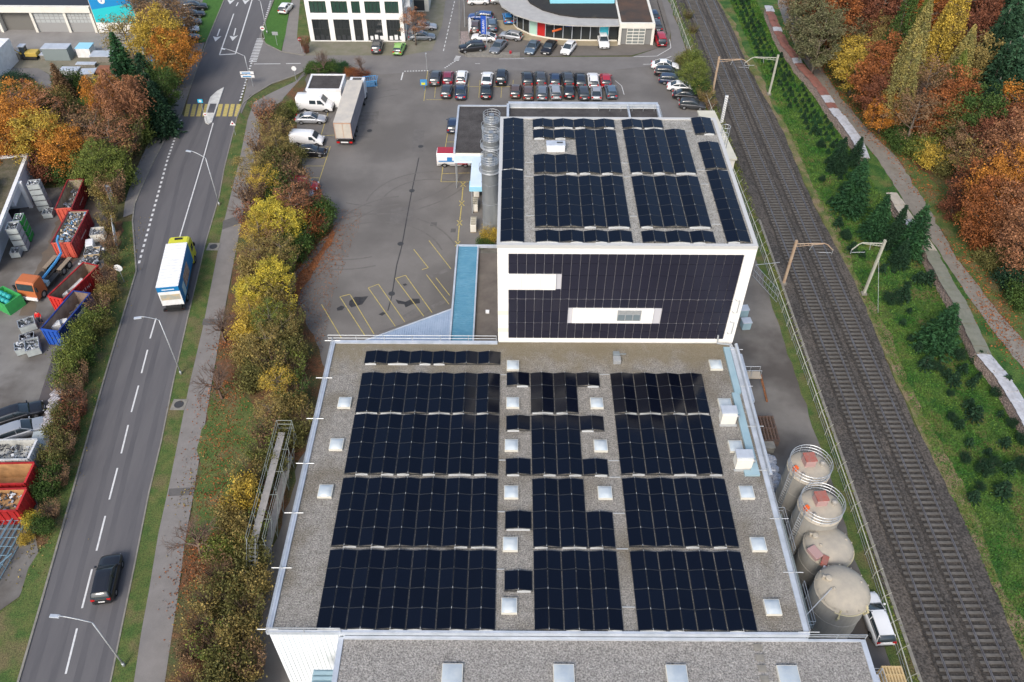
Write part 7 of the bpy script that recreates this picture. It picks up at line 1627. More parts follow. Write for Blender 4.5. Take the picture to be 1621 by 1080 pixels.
# autumn wood on the right ---------------------------------------------------
FR = [('round', 1283, 30, 12, 4.6, 'salix'), ('round', 1300, 62, 11, 4.2, 'salix'), ('round', 1322, 28, 13, 4.8, 'rust'), ('round', 1345, 10, 12, 4.6, 'redbrown'), ('thin', 1360, 42, 12, 4.2, 'redbrown'), ('round', 1392, 28, 13, 4.8, 'redbrown'), ('spire', 1425, 52, 17, 3.0, 'green'), ('spire', 1450, 60, 15, 2.8, 'ygreen'), ('round', 1455, 15, 13, 4.6, 'orange'), ('round', 1475, 28, 12, 4.4, 'rust'), ('spire', 1500, 55, 19, 3.8, 'gold'), ('spire', 1484, 72, 16, 3.2, 'gold'), ('round', 1545, 40, 13, 4.8, 'redbrown'), ('round', 1562, 18, 13, 4.8, 'rust'), ('round', 1532, 70, 12, 4.4, 'redbrown'), ('pine', 1588, 60, 17, 4.8, 'pine'), ('pine', 1568, 88, 16, 4.4, 'dark'), ('pine', 1612, 90, 17, 4.8, 'pine'), ('pine', 1600, 25, 18, 4.8, 'dark'), ('pine', 1590, 125, 15, 4.4, 'pine'), ('pine', 1572, 130, 14, 4.2, 'dark'), ('pine', 1625, 135, 16, 4.6, 'pine'), ('pine', 1638, 50, 17, 4.8, 'dark'),
 ('oval', 1348, 92, 8, 3.4, 'gold'), ('oval', 1356, 112, 8, 3.2, 'gold'), ('oval', 1384, 88, 9, 3.2, 'ochre'), ('thin', 1345, 62, 10, 3.4, 'salix'), ('thin', 1392, 58, 11, 3.2, 'ochre'), ('oval', 1402, 108, 11, 3.8, 'rust'), ('oval', 1385, 130, 10, 3.6, 'rust'), ('round', 1395, 152, 8, 3.4, 'redbrown'), ('oval', 1402, 178, 6.5, 2.8, 'orange'), ('spire', 1440, 95, 18, 3.2, 'larch'), ('spire', 1430, 130, 15, 2.8, 'larch'), ('thin', 1468, 140, 13, 3.8, 'brown'), ('bare', 1455, 150, 12, 4.2, 'brown'), ('spire', 1515, 112, 14, 3.0, 'larch'), ('spire', 1505, 140, 12, 2.6, 'ygreen'), ('round', 1490, 182, 9, 4.0, 'rust'), ('round', 1512, 165, 10, 4.2, 'rust'), ('thin', 1450, 185, 10, 3.6, 'brown'), ('round', 1545, 118, 11, 4, 'ochre'), ('thin', 1552, 145, 9, 3.4, 'gold'), ('thin', 1520, 195, 10, 4.0, 'olive'), ('round', 1545, 192, 10, 4.4, 'green'), ('pine', 1560, 178, 12, 3.8, 'dark'), ('round', 1602, 178, 9, 3.8, 'orange'), ('round', 1590, 205, 9, 4, 'redbrown'), ('round', 1580, 232, 9, 4, 'redbrown'), ('bush', 1460, 232, 3.6, 2.4, 'ygreen'), ('bush', 1478, 246, 3.6, 2.4, 'gold'), ('bush', 1430, 225, 3.0, 2.0, 'green'), ('bush', 1425, 205, 3.4, 2.2, 'green'), ('bush', 1308, 78, 3.4, 2.2, 'ygreen'), ('bush', 1500, 255, 3.5, 2.4, 'olive'), ('bush', 1372, 150, 3.6, 2.2, 'olive'),
 ('round', 1600, 240, 11, 4.8, 'tan'), ('round', 1618, 275, 11, 4.8, 'tan'), ('round', 1592, 300, 10, 4.6, 'orange'), ('round', 1612, 335, 9.5, 4.4, 'tan'), ('round', 1572, 335, 8.5, 4.0, 'rust'), ('thin', 1560, 300, 9, 4, 'rust'), ('scrub', 1540, 285, 5.5, 3.0, 'redbrown'), ('scrub', 1525, 308, 4.5, 2.8, 'redbrown'), ('thin', 1550, 258, 8, 3.8, 'ochre'), ('bush', 1556, 365, 4, 2.6, 'rust'), ('round', 1632, 380, 9, 4.2, 'tan'), ('bush', 1590, 372, 4.4, 2.8, 'rust'), ('bush', 1600, 412, 3.4, 2.4, 'olive'), ('bush', 1572, 405, 2.6, 2.0, 'olive'), ('bush', 1618, 440, 4, 2.6, 'dark'), ('fir', 1628, 415, 7, 2.4, 'dark'), ('bush', 1512, 330, 2.6, 1.8, 'redbrown'), ('bush', 1625, 465, 3.5, 2.2, 'green'), ('bush', 1540, 345, 2.6, 1.8, 'gold'), ('thin', 1415, 30, 11, 4, 'redbrown'), ('round', 1375, -15, 12, 4.6, 'rust'), ('round', 1420, -10, 12, 4.8, 'olive'), ('round', 1490, -15, 13, 4.8, 'redbrown'), ('pine', 1545, -20, 16, 4.6, 'dark'), ('round', 1310, -15, 12, 4.6, 'ochre'), ('round', 1270, -5, 10, 4, 'brown'), ('pine', 1435, 5, 14, 3.6, 'dark'), ('pine', 1650, 165, 15, 4.4, 'dark'), ('round', 1640, 215, 11, 4.6, 'rust'), ('round', 1515, 22, 12, 4.6, 'redbrown'), ('round', 1640, 300, 10, 4.4, 'tan'), ('thin', 1530, 235, 8, 3.4, 'brown'), ('round', 1560, 225, 8, 3.6, 'redbrown')]
FR = [(('oval' if a == 'round' and c < 260 else a), b, c, d*(1.15 if a == 'round' else 1.05 if a == 'spire' else 1), e*(.84 if a == 'round' and c < 260 else .92 if a in ('spire', 'round') else 1), f) for a, b, c, d, e, f in FR]
plant_list(FR, 'in the autumn wood', 'trees of the autumn wood')
# firs and dark shrubs of the plantation
for (bx, by, ty, r_, lab) in ((1342, 335, 248, 2.7, 'tall fir standing alone just below the near end of the first log wall'), (1380, 378, 305, 2.2, 'middle fir of three between railway and log wall'), (1436, 402, 322, 2.6, 'tall fir leaning over the white log cover beside the path'), (1478, 552, 478, 2.6, 'large fir beside the near log wall, closest to the camera'), (1408, 392, 322, 1.6, 'slim dark fir squeezed behind the tall fir by the log cover'), (1322, 272, 215, 1.6, 'dark fir above the tall lone fir at the log wall end'), (1350, 262, 215, 1.5, 'low fir right at the end of the first log wall'), (1420, 420, 378, 1.5, 'small fir at the foot of the catenary mast')):
    h = height_for(bx, by, ty); p = at(bx, by); tree('fir', p.x, p.y, h, r_, 'fir' if r_ > 2 else 'dark', lab, 'fir', 'firs of the plantation')
DS = [(1302, 282), (1316, 318), (1328, 352), (1340, 372), (1350, 392), (1415, 428), (1438, 450), (1425, 478), (1440, 492), (1412, 470), (1398, 425), (1455, 440), (1442, 535), (1455, 550), (1466, 575), (1486, 580), (1500, 592), (1512, 600), (1505, 622), (1535, 640), (1545, 655), (1508, 660), (1520, 672), (1565, 585), (1580, 620), (1535, 700), (1565, 715), (1575, 730), (1598, 740), (1585, 655), (1552, 770), (1590, 775), (1430, 510), (1300, 228), (1310, 255), (1290, 205), (1335, 300), (1366, 402), (1500, 540), (1520, 560), (1545, 600)]
for i in range(22):
    q = rnd.uniform(0, 1); y = 430+q*380; x = rnd.uniform(1385+(y-430)*.36, 1500+(y-430)*.52); DS.append((x, y))
for i, (x, y) in enumerate(DS):
    h = rnd.uniform(.9, 2.3); p = at(x, y, h*.4); tree('sapling' if i % 3 else 'bush', p.x, p.y, h*(1 if i % 3 else .75), h*.43, 'dark', 'dark self-sown young conifer or bush in the grass beside the railway', 'shrub', 'dark young bushes in the trackside grass')
# plantation rows
n_s = 0; y = 98.0
while y < 172 and n_s < 262:
    x = 42.9
    while x < 51.5:
        wl = interp([(90, 51), (98, 50.0), (110, 49.3), (122, 48.2), (135, 46.6), (146, 45.8), (160, 46.3), (175, 47)], y); lo_ = interp([(90, 47), (104, 46.0), (118, 44.2), (135, 42.9), (175, 42.5)], y)
        if lo_ < x < wl:
            h = rnd.uniform(.7, 1.4); tree('sapling', x+rnd.uniform(-.12, .12), y+rnd.uniform(-.2, .2), h, h*.42, 'dark' if rnd.random() < .6 else 'fir', 'small green conifer in the planted rows between the railway and the log wall', 'conifer', 'young conifers in plantation rows'); n_s += 1
        x += 1.15
    y += 1.7
# grass and weed tufts, a stuff object per ground
def tufts(name, polys, n, size, m, h0=.0, seed=3, label=None):
    rs = np.random.RandomState(seed); P_ = []
    for (x0, x1f, y0, y1) in polys:
        k = int(n*(y1-y0)); ys_ = rs.uniform(y0, y1, k); xs_ = rs.uniform(0, 1, k); a = np.array([x0(v) for v in ys_]); b = np.array([x1f(v) for v in ys_]); P_.append(np.stack([a+(b-a)*xs_, ys_, h0+np.abs(rs.normal(0, size*.4, k))], 1))
    C = np.concatenate(P_); me = quads_mesh(name, leaf_quads(C, size, rs, -.2, .5), m); o = link(name, me); tag(o, label, 'grass', kind='stuff'); return o
def loge(y): return interp([(0, 54), (56, 52.5), (62, 51.3), (82, 52.2), (94, 51.0), (112, 50.2), (133, 47.5), (145, 46.8), (170, 47.5)], y)
tufts('grass', [(lambda y: 42.1, loge, 24, 70)], 950, .2, leaf_mat('grass_blade', (.035, .115, .018), (.09, .16, .03), scale=.35), 0, 3, 'rough green grass between the railway and the log wall, near part')
tufts('grass', [(lambda y: 42.1, loge, 70, 165)], 420, .26, MATS['grass_blade'], 0, 4, 'rough green grass between the railway and the log wall, far part')
tufts('weeds', [(lambda y: 31.9, lambda y: 32.9, 24, 160)], 60, .22, LV['ygreen'], 0, 5, 'weeds growing along the foot of the railway fence')
tufts('leaf_litter', [(lambda y: interp([(24, -27), (34, -26), (46, -25.5), (60, -26), (75, -28), (90, -30)], y), lambda y: interp([(24, -22.5), (56, -21), (75, -21.5), (90, -20)], y), 24, 92)], 150, .16, LV['tan'], 0, 6, 'fallen leaves lying under the hedge strip')
def scatter_leaves(spots, n, label, seed, col='tan', size=.17):
    rs = np.random.RandomState(seed); P_ = []
    for (px_, py_, sx, sy) in spots:
        c = at(px_, py_); k = int(n*sx*sy); q = rs.normal(size=(k, 2)); P_.append(np.stack([c.x+q[:, 0]*sx*.55, c.y+q[:, 1]*sy*.55, .07+rs.uniform(0, .05, k)], 1))
    me = quads_mesh('fallen_leaves', leaf_quads(np.concatenate(P_), size, rs, .8, .8), LV[col]); tag(link('fallen_leaves', me), label, 'leaves', kind='stuff')
scatter_leaves([(352, 632, 2.6, 2.6), (362, 545, 2, 2.4), (365, 610, 2.2, 2), (318, 890, 2.4, 2.6), (305, 930, 1.6, 3), (330, 860, 2, 2), (350, 700, 2.6, 4), (340, 780, 2.4, 3)], 70, 'fallen leaves round the pollards beside the footpath', 21, 'rust')
scatter_leaves([(505, 400, 2.4, 5), (480, 430, 1.6, 4), (520, 375, 1.6, 3), (465, 470, 1.4, 4)], 60, 'rust-brown leaves drifted along the edge of the yard', 22, 'rust')
scatter_leaves([(1262, 60, 1.6, 6), (1285, 85, 1.6, 6), (1312, 120, 1.6, 6), (1345, 160, 1.8, 6), (1375, 195, 1.8, 6), (1400, 225, 2, 5), (1440, 262, 2, 4), (1500, 330, 2, 4), (1520, 400, 2, 4), (1550, 440, 2, 4), (1580, 480, 2, 4), (1605, 520, 2, 4), (1560, 500, 1.6, 4), (1590, 545, 1.4, 4), (1470, 300, 3, 3)], 36, 'rust-red leaves along the path at the edge of the wood', 23, 'rust', .2)
scatter_leaves([(200, 400, 1.2, 6), (180, 470, 1.4, 6), (150, 560, 1.4, 6), (125, 660, 1.4, 5), (100, 760, 1.4, 5), (55, 860, 2, 3), (225, 230, 1.4, 8), (280, 120, 1.4, 8), (300, 780, 1, 4)], 30, 'brown and yellow leaves on the bank beside the main road', 24, 'ochre')
# ------------------------------------------------------------------ log walls
m_log = mat('log_ends', (.4, .32, .28), .9, (.24, .185, .16), scale=7, detail=6, bump=.8, bscale=10, fine=.5, fscale=9); m_tinred = mat('rusty_sheet', (.26, .105, .08), .85, (.18, .085, .065), scale=1.6, detail=6, fine=.1); m_tinwhite = mat('white_sheet', (.5, .51, .53), .6, (.34, .34, .35), scale=1.5, detail=6); m_tinbeige = mat('beige_sheet', (.45, .4, .33), .8, (.36, .33, .27), scale=2); m_tingreen = mat('green_grey_sheet', (.2, .2, .16), .9, (.14, .15, .11), scale=1, detail=7)
proto_logs = None
def log_stack(a, b_, cover, label, z=1.55, w_=1.25, overhang=.1):
    global proto_logs
    a = Vector((*a, 0)); b_ = Vector((*b_, 0)); d = b_-a; L = d.length; c = (a+b_)/2
    t = empty('log_stack', c, math.atan2(d.y, d.x), label, 'log stack', 'covered log stacks beside the path')
    r_ = random.Random(int(a.y*10)); mb = MB(); zz = .1; row = 0
    mb.box(-L/2+.02, L/2-.02, -w_/2+.08, w_/2-.08, .05, z-.1)
    while zz < z-.05:
        x = -L/2+.09+(.09 if row % 2 else 0)
        while x < L/2-.08:
            q = r_.uniform(.075, .1); o_ = r_.uniform(-.04, .04); mb.tube([(x, -w_/2+o_, zz), (x, -w_/2+.2, zz)], q, 6); mb.tube([(x, w_/2-.2, zz), (x, w_/2+o_, zz)], q, 6); x += .2
        zz += .175; row += 1
    mb.build('logs', m_log, t)
    for x in (-L/2-.05, L/2+.05): mb = MB(); mb.tube([(x, -w_/2+.1, 0), (x, -w_/2+.1, z+.1)], .05, 5); mb.tube([(x, w_/2-.1, 0), (x, w_/2-.1, z+.1)], .05, 5); mb.build('post', m_wood, t)
    mb = MB(); k = max(2, int(L/1.1)); x = -L/2-.05
    for i in range(k):
        x1 = x+(L+.1)/k; dz = r_.uniform(-.03, .05); dy = r_.uniform(-.08, .08); mb.add([(x, -w_/2-.15+dy, z+dz), (x1+.08, -w_/2-.15+dy, z+dz+.03), (x1+.08, 0+dy, z+dz+.1), (x, 0+dy, z+dz+.07), (x1+.08, w_/2+.15+dy, z+dz+.0), (x, w_/2+.15+dy, z+dz-.03)], [(0, 1, 2, 3), (3, 2, 4, 5)]); x = x1
    o = mb.build('cover_sheet', cover, t); s = o.modifiers.new('solid', 'SOLIDIFY'); s.thickness = .025
    return t
line = [at(x, y, 1.5) for x, y in ((1217, 10), (1219, 19), (1229, 43), (1231, 50), (1244, 73), (1260, 92), (1264, 101), (1284, 122), (1297, 138), (1306, 151), (1313, 163), (1319, 172), (1329, 184), (1340, 198), (1350, 212), (1360, 226), (1368, 250))]
cov = [m_tinwhite, m_tinred, m_tinwhite, m_tinred, m_tinred, m_tinwhite, m_tinred, m_tinred, m_tinred, m_tinwhite, m_tinred, m_tinwhite, m_tinwhite, m_tinwhite, m_tinwhite, m_tinwhite]
for i in range(len(line)-1):
    a, b_ = line[i], line[i+1]; d = (b_-a).normalized()*.02; nm = 'white' if cov[i] is m_tinwhite else 'rust-red'
    log_stack((a+d).xy, (b_-d).xy, cov[i], f"log stack under {nm} sheets in the far log wall, {ordn[i]} piece from its far end")
line = [at(x, y, 1.5) for x, y in ((1412, 306), (1424, 325), (1438, 347), (1455, 370), (1472, 397), (1496, 440), (1524, 490), (1556, 560), (1580, 588), (1602, 620), (1630, 668), (1665, 730))]
cov = [m_tinbeige, m_tinbeige, m_tinwhite, m_tinbeige, m_tingreen, m_tingreen, m_tingreen, m_tinwhite, m_tinwhite, m_tinwhite, m_tinwhite]
nmz = {m_tinwhite: 'white', m_tinbeige: 'beige', m_tingreen: 'green-grey'}
for i in range(len(line)-1):
    a, b_ = line[i], line[i+1]; d = (b_-a).normalized()*.02; log_stack((a+d).xy, (b_-d).xy, cov[i], f"log stack under {nmz[cov[i]]} sheets in the near log wall, {ordn[i]} piece from its far end", w_=1.35 if i in (4, 5, 6) else 1.25)
# ------------------------------------------------------------------ catenary masts
m_mastr = mat('rusty_mast', (.34, .23, .15), .8, (.42, .33, .24), scale=2); m_mastg = mat('grey_mast', (.42, .42, .34), .7, (.33, .33, .28), scale=2)
def mast(bx, by, ty, armpx, m, label):
    p = at(bx, by); h = height_for(bx, by, ty); t = empty('catenary_mast', (p.x, p.y, 0), 0, label, 'railway mast', 'overhead line masts')
    mb = MB(); mb.box(-.14, .14, -.12, -.08, 0, h); mb.box(-.14, .14, .08, .12, 0, h); mb.box(-.025, .025, -.08, .08, 0, h); mb.build('pole', m, t)
    mb = MB(); mb.cbox((0, 0, .1), (.6, .6, .3)); mb.build('foot', m_kerb, t)
    L = armpx; s = 1 if L > 0 else -1; z1 = h-.5
    mb = MB(); mb.tube([(0, 0, z1), (L*.72, 0, z1+.1), (L*.82, 0, z1-.1), (L, 0, z1-.9)], .07, 5); mb.tube([(0, 0, z1-.4), (L*.7, 0, z1-.0)], .045, 5)
    for i in range(7): x = L*.7*i/7; mb.tube([(x, 0, z1+.02), (x+L*.05, 0, z1-.38+.4*i/7)], .025, 4)
    mb.build('bracket', m, t)
    mb = MB(); mb.tube([(L, 0, z1-.8), (L, 0, z1-1.5)], .04, 5); mb.tube([(L-s*.1, 0, z1-1.3), (L-s*1.6, 0, z1-1.25)], .03, 4); mb.tube([(L*.45, 0, z1), (L*.4, 0, z1-.9)], .04, 5); mb.build('registration_arm', m_steel, t)
    return t, h
mast(1240, 450, 381, 4.6, m_mastr, 'rust-coloured railway mast with a bracket over both tracks, nearer the camera'); mast(1367, 466, 381, -3.4, m_mastg, 'grey leaning-looking mast on the grass side with short lattice bracket'); mast(1128, 147, 90, 5.0, m_mastr, 'tall rust-brown mast beside the yellow-green bush'); mast(1217, 150, 87, -5.0, m_mastg, 'pale green mast at the plantation edge, far end')
p = at(1381, 497); q = at(1367, 466); mb = MB(); mb.tube([(q.x+.1, q.y, 5.5), (p.x+.6, p.y-.2, 0)], .025, 4); tag(mb.build('guy_wire', m_steel), 'thin guy wire running from the near grey mast into the grass', 'wire')
# ------------------------------------------------------------------ railway fence
fp = [(30.95, 10), (31.75, 31), (31.95, 45), (31.9, 60), (31.75, 72), (31.55, 87), (31.2, 100), (30.9, 120), (30.7, 138), (30.35, 160), (30.0, 200)]
t = empty('railway_fence', (31.5, 60, 0), 0, 'long low green-grey fence with a pale top rail between the factory lane and railway', 'fence')
mb = MB(); mb.tube([(x, y, 1.25) for x, y in fp], .055, 5); part(mb, 'top_rail', mat('pale_rail', (.45, .46, .38), .6), t)
mb = MB(); mb.tube([(x, y, .7) for x, y in fp], .02, 4); mb.tube([(x, y, .3) for x, y in fp], .02, 4); part(mb, 'wire', m_steel, t)
y = 12; k = 0
pp = None
while y < 160 and k < 99:
    x = interp([(b_, a) for a, b_ in fp], y)
    if pp is None: mb = MB(); mb.tube([(0, 0, 0), (0, 0, 1.3)], .04, 5); mb.tube([(0, 0, .9), (.45, 0, 1.75)], .025, 4); pp = mb.build('post', m_mastg, t); o = pp
    else: o = pp.copy(); COL.objects.link(o); adopt(o, t)
    o.location = (x-31.5, y-60, 0); y += 2.3; k += 1
# cable trough edge
sheet('cable_trough', [(32.75, -20), (33.05, -20), (33.05, 90), (32.75, 90)], .13, m_kerb)
t = empty('mesh_gate', (30, 72, 0), 0, 'grey triangular mesh gate standing open at the railway fence', 'gate'); a, b_ = at(1194, 428, 1), at(1232, 470, 1); c = at(1232, 424, 1); mb = MB()
for z in (.15, 1.0, 1.85): mb.tube([(a.x, a.y, z), (b_.x, b_.y, z)], .035, 5)
for i in range(9): q = a.lerp(b_, i/8); mb.tube([(q.x, q.y, .15), (q.x, q.y, 1.85)], .02, 4)
for i in range(8): q = a.lerp(b_, i/8); r_ = a.lerp(b_, (i+1)/8); mb.tube([(q.x, q.y, .15), (r_.x, r_.y, 1.85)], .015, 4)
mb.tube([(a.x, a.y, 1.85), (c.x, c.y, 1.85)], .035, 5); part(mb, 'gate_frame', m_steel, t)
# ------------------------------------------------------------------ street lamps
def lamp(base, bend, head, label, hmax=None):
    p = at(*base); h = height_for(base[0], base[1], bend[1]); tq = at(bend[0], bend[1], h); hd_ = at(head[0], head[1], h+.35)
    t = empty('street_lamp', (p.x, p.y, 0), 0, label, 'street lamp', 'curved street lamps'); o = Vector((p.x, p.y, 0)); hx = hd_-o; top = Vector((tq.x-o.x, tq.y-o.y, h)); top = Vector((top.x*.15, top.y*.15, h-.3))
    mb = MB(); mb.tube([(0, 0, 0), (0, 0, h*.3), top], [.085, .07, .05], 7); mb.tube([(0, 0, 0), (0, 0, .5)], .12, 8); mb.build('pole', m_steel, t, smooth=True)
    mb = MB(); e = Vector((hx.x, hx.y, h+.35)); pts = [top]+[top.lerp(e, u)+Vector((0, 0, .35*math.sin(u*math.pi/2)*1.3-.35*u)) for u in (.15, .3, .5, .75, 1)]; mb.tube(pts, .045, 6); mb.build('arm', m_steel, t, smooth=True)
    d = Vector((e.x-top.x, e.y-top.y, 0)).normalized(); mb = MB(); mb.cbox(e+d*.3, (.75, .28, .14), math.atan2(d.y, d.x)); lh = mb.build('lamp_head', m_capl, t, bevel=.03)
    mb = MB(); mb.cbox(e+d*.35+Vector((0, 0, -.08)), (.5, .2, .03), math.atan2(d.y, d.x)); mb.build('lens', m_cg, lh)
lamp((197, 1054), (143, 983), (93, 976), 'curved street lamp reaching over the road at the bottom left'); lamp((287, 592.6), (248, 504), (223, 502.7), 'curved street lamp on the verge below the blue box truck'); lamp((347.5, 325), (325, 248), (302, 240), 'curved street lamp on the verge above the blue box truck'); lamp((395, 122), (386, 86), (356, 78), 'curved street lamp beside the junction and double sign'); lamp((423, 53), (411, 0), (400, -4), 'street lamp on the small lawn at the top junction')
p = at(736, 43); t = empty('lamp_post', (p.x, p.y, 0), 0, 'tall thin lamp post at the corner of the showroom forecourt', 'lamp post'); mb = MB(); mb.tube([(0, 0, 0), (0, 0, 8)], [.09, .05], 6); mb.build('pole', m_steel, t); mb = MB(); mb.box(-.15, .15, -.5, .1, 8, 8.1); mb.build('lamp_head', m_capl, t)
# ------------------------------------------------------------------ signs and islands
isl = pxs([(323.5, 189), (325, 195), (330, 197.5), (336, 194), (345, 168), (355, 139), (344, 145), (333, 155), (330, 164)])
mb = MB(); mb.prism(isl, 0, .14); o = mb.build('traffic_island', mat('island_concrete', (.66, .65, .6), .8, (.52, .51, .47), scale=1.5)); tag(o, kind='structure')
sheet('traffic_island_gap', pxs([(328.5, 180), (339, 180), (343.5, 165.5), (333, 165.5)]), .15, m_road)
def disc(r_, z, y, n=20, t_=.03): return [(r_*math.cos(2*math.pi*i/n), y, z+r_*math.sin(2*math.pi*i/n)) for i in range(n)]
def sign(px_, py_, h, shape, m, label, back=False, r_=.42, rz=0, extra=None):
    p = at(px_, py_); t = empty('traffic_sign', (p.x, p.y, 0), rz, label, 'sign', 'road signs'); mb = MB(); mb.tube([(0, 0, 0), (0, 0, h)], .04, 6); mb.build('pole', m_steel, t)
    mb = MB()
    if shape == 'disc': v = disc(r_, h, -.05); n = len(v); v2 = [(a, -.08, c) for a, b2, c in v]; mb.add(v+v2, [tuple(range(n)), tuple(range(2*n-1, n-1, -1))]+[(i, (i+1) % n, n+(i+1) % n, n+i) for i in range(n)])
    elif shape == 'tri': mb.prism([(-r_, 0), (r_, 0), (0, 1.75*r_)], 0, .03); mb.v = [(a, -.05-c, h-.3+b2) for a, b2, c in mb.v]
    else: mb.box(-r_, r_, -.08, -.05, h-.3, h+.3)
    pl = mb.build('sign_plate', m, t)
    if extra: mb = MB(); e_ = extra; mb.box(-r_*e_[0], r_*e_[0], -.095, -.082, h-.3*e_[1], h+.3*e_[1]); mb.build('symbol', e_[2], pl)
    return t
m_sb = mat('sign_sky_blue', (.02, .45, .7), .5)
sign(323, 181, 2.3, 'box', m_sb, 'turquoise square crossing sign at the left side of the traffic island', r_=.4, extra=(.5, .6, m_whitemetal)); sign(329, 196, 1.6, 'disc', m_whitemetal, 'small round pale bollard sign on the near tip of the traffic island', r_=.3, extra=(.5, .25, PT['red']))
sign(373, 214, 2.0, 'tri', m_whitemetal, 'white and red triangular warning sign on the verge below the crosswalk', r_=.45, extra=(.3, .4, PT['red'])); sign(469, 128, 2.2, 'disc', m_whitemetal, 'round white sign at the kerb of the side road below the junction', r_=.4); sign(478, 83, 2.4, 'disc', PT['red'], 'round red-edged sign in front of the reddish shrub by the office', r_=.35, extra=(.7, .3, m_whitemetal)); sign(419, 62, 2.0, 'disc', m_whitemetal, 'pale red and white sign on the corner of the small junction lawn', r_=.4, extra=(.6, .3, PT['red'])); sign(439, 72, 2.2, 'box', m_steel, 'thin T-shaped grey signpost on the small junction lawn', r_=.5)
sign(197, 447, 2.3, 'disc', m_whitemetal, 'round white sign on a leaning post on the verge by the main road', r_=.5, rz=0)
p = at(396, 137); t = empty('direction_sign', (p.x, p.y, 0), 0, 'pair of white direction boards with blue stripe on posts at the junction', 'sign'); mb = MB(); mb.tube([(-.5, 0, 0), (-.5, 0, 2.6)], .05, 6); mb.tube([(.5, 0, 0), (.5, 0, 2.6)], .05, 6); mb.build('post', m_steel, t)
for z in (1.6, 2.2): mb = MB(); mb.box(-1.1, 1.1, -.1, -.05, z, z+.45); b_ = mb.build('board', m_whitemetal, t); mb = MB(); mb.box(-.8, .6, -.115, -.102, z+.1, z+.3); mb.build('stripe', MATS['blue_paint'], b_)
# blue flag banners
p = at(766, 70); t = empty('banner_pylon', (p.x, p.y, 0), R(-20), 'tall blue banner sign with white lettering on a pole at the forecourt corner', 'banner'); mb = MB(); mb.tube([(.55, 0, 0), (.55, 0, 5.2)], .07, 8); mb.build('pole', m_capl, t)
mb = MB(); mb.box(-.5, .5, -.05, .05, 1.9, 5.1); bn = mb.build('banner', MATS['sign_blue'], t); o = text_mesh('SUBARU', .62, 'lettering', m_whitemetal, bn, .005); o.rotation_euler = (R(90), R(-90), 0); o.location = (0, -.06, 3.3)
p = at(742, 60); t = empty('beach_flag', (p.x, p.y, 0), .5, 'white feather-shaped flag beside the forecourt pebbles', 'flag'); mb = MB(); mb.tube([(0, 0, 0), (0, 0, 3.4), (.3, 0, 3.8)], .03, 5); mb.build('pole', m_steel, t)
mb = MB(); v = [(0, 0, .8), (.35, .02, 1.3), (.62, .03, 2.2), (.6, .02, 3.2), (.3, 0, 3.8), (0, 0, 3.4)]; mb.add(v, [tuple(range(6))]); o = mb.build('cloth', m_whitemetal, t); s = o.modifiers.new('s', 'SOLIDIFY'); s.thickness = .02
p = at(672, 143); t = empty('blue_yellow_sign', (p.x, p.y, 0), 0, 'small blue and yellow sign at the left end of the double parking row', 'sign'); mb = MB(); mb.tube([(0, 0, 0), (0, 0, 1.5)], .05, 5); mb.build('post', MATS['blue_paint'], t); mb = MB(); mb.box(-.6, .5, -.1, .0, .9, 1.9); b_ = mb.build('board', MATS['blue_paint'], t); mb = MB(); mb.box(-.4, .2, -.12, -.102, 1.0, 1.4); mb.build('yellow_panel', MATS['truck_yellow'], b_)
p = at(676, 112); t = empty('entrance_pole', (p.x, p.y, 0), 0, 'slim grey pole at the corner of the central car park', 'pole'); mb = MB(); mb.tube([(0, 0, 0), (0, 0, 3)], .05, 5); mb.build('pole', m_steel, t); mb = MB(); mb.cbox((0, 0, 3.05), (.2, .2, .12)); mb.build('cap', m_capl, t)
sheet('pebble_bed', pxs([(729, 50), (741, 50), (745, 68), (733, 82), (728, 80)]), .05, mat('pebbles', (.35, .27, .24), .9, (.2, .18, .17), scale=4, detail=6, fine=.4, fscale=8), .1, .5)
mb = MB(); mb.prism(pxs([(727, 78), (746, 68), (776, 70), (776, 84), (823, 84), (823, 89), (742, 90)]), .0, .12); tag(mb.build('corner_plinth', m_kerb), kind='structure')
mb = MB(); c = at(808, 83, .3); mb.cbox((c.x, c.y, .35), (.4, .4, .45)); thing_mb(mb, 'flower_tub', PT['red'], 'small dark red tub on the edge of the forecourt plinth', 'planter', bevel=.05)
# advert fence beside recycling yard
a, b_ = at(178, 348, 1.2), at(184, 388, 1.2); t = empty('advert_board', (a.x, a.y, 0), 0, 'long narrow white banner board on the verge beside the recycling yard', 'banner'); d = b_-a; c = (a+b_)/2-a
mb = MB(); mb.cbox((c.x, c.y, 1.3), (d.length, .06, 1.2), math.atan2(d.y, d.x)); mb.build('panel', m_whitemetal, t); mb = MB()
for u in (0, .5, 1): q = d*u; mb.tube([(q.x, q.y, 0), (q.x, q.y, 1.9)], .05, 5)
mb.build('post', m_steel, t)
p = at(179, 328); t = empty('small_flag', (p.x, p.y, 0), 1.0, 'white flag with a pink patch beside the farthest red container', 'flag'); mb = MB(); mb.tube([(0, 0, 0), (0, 0, 3.6)], .04, 5); mb.build('pole', m_steel, t)
mb = MB(); mb.add([(0, .03, 1.0), (.7, .03, 1.8), (.7, .03, 3.1), (0, .03, 3.6)], [(0, 1, 2, 3)]); o = mb.build('cloth', m_whitemetal, t); s = o.modifiers.new('s', 'SOLIDIFY'); s.thickness = .02
mb = MB(); mb.cbox((.35, .0, 2.7), (.45, .02, .5), 0); mb.build('pink_patch', m_redside, t)
p = at(158, 298, .3); mb = MB(); mb.cbox((p.x, p.y, .4), (1.3, .8, .6), .3); thing_mb(mb, 'green_tub', mg_, 'bright green tub on the bank behind the containers', 'tub', bevel=.08)
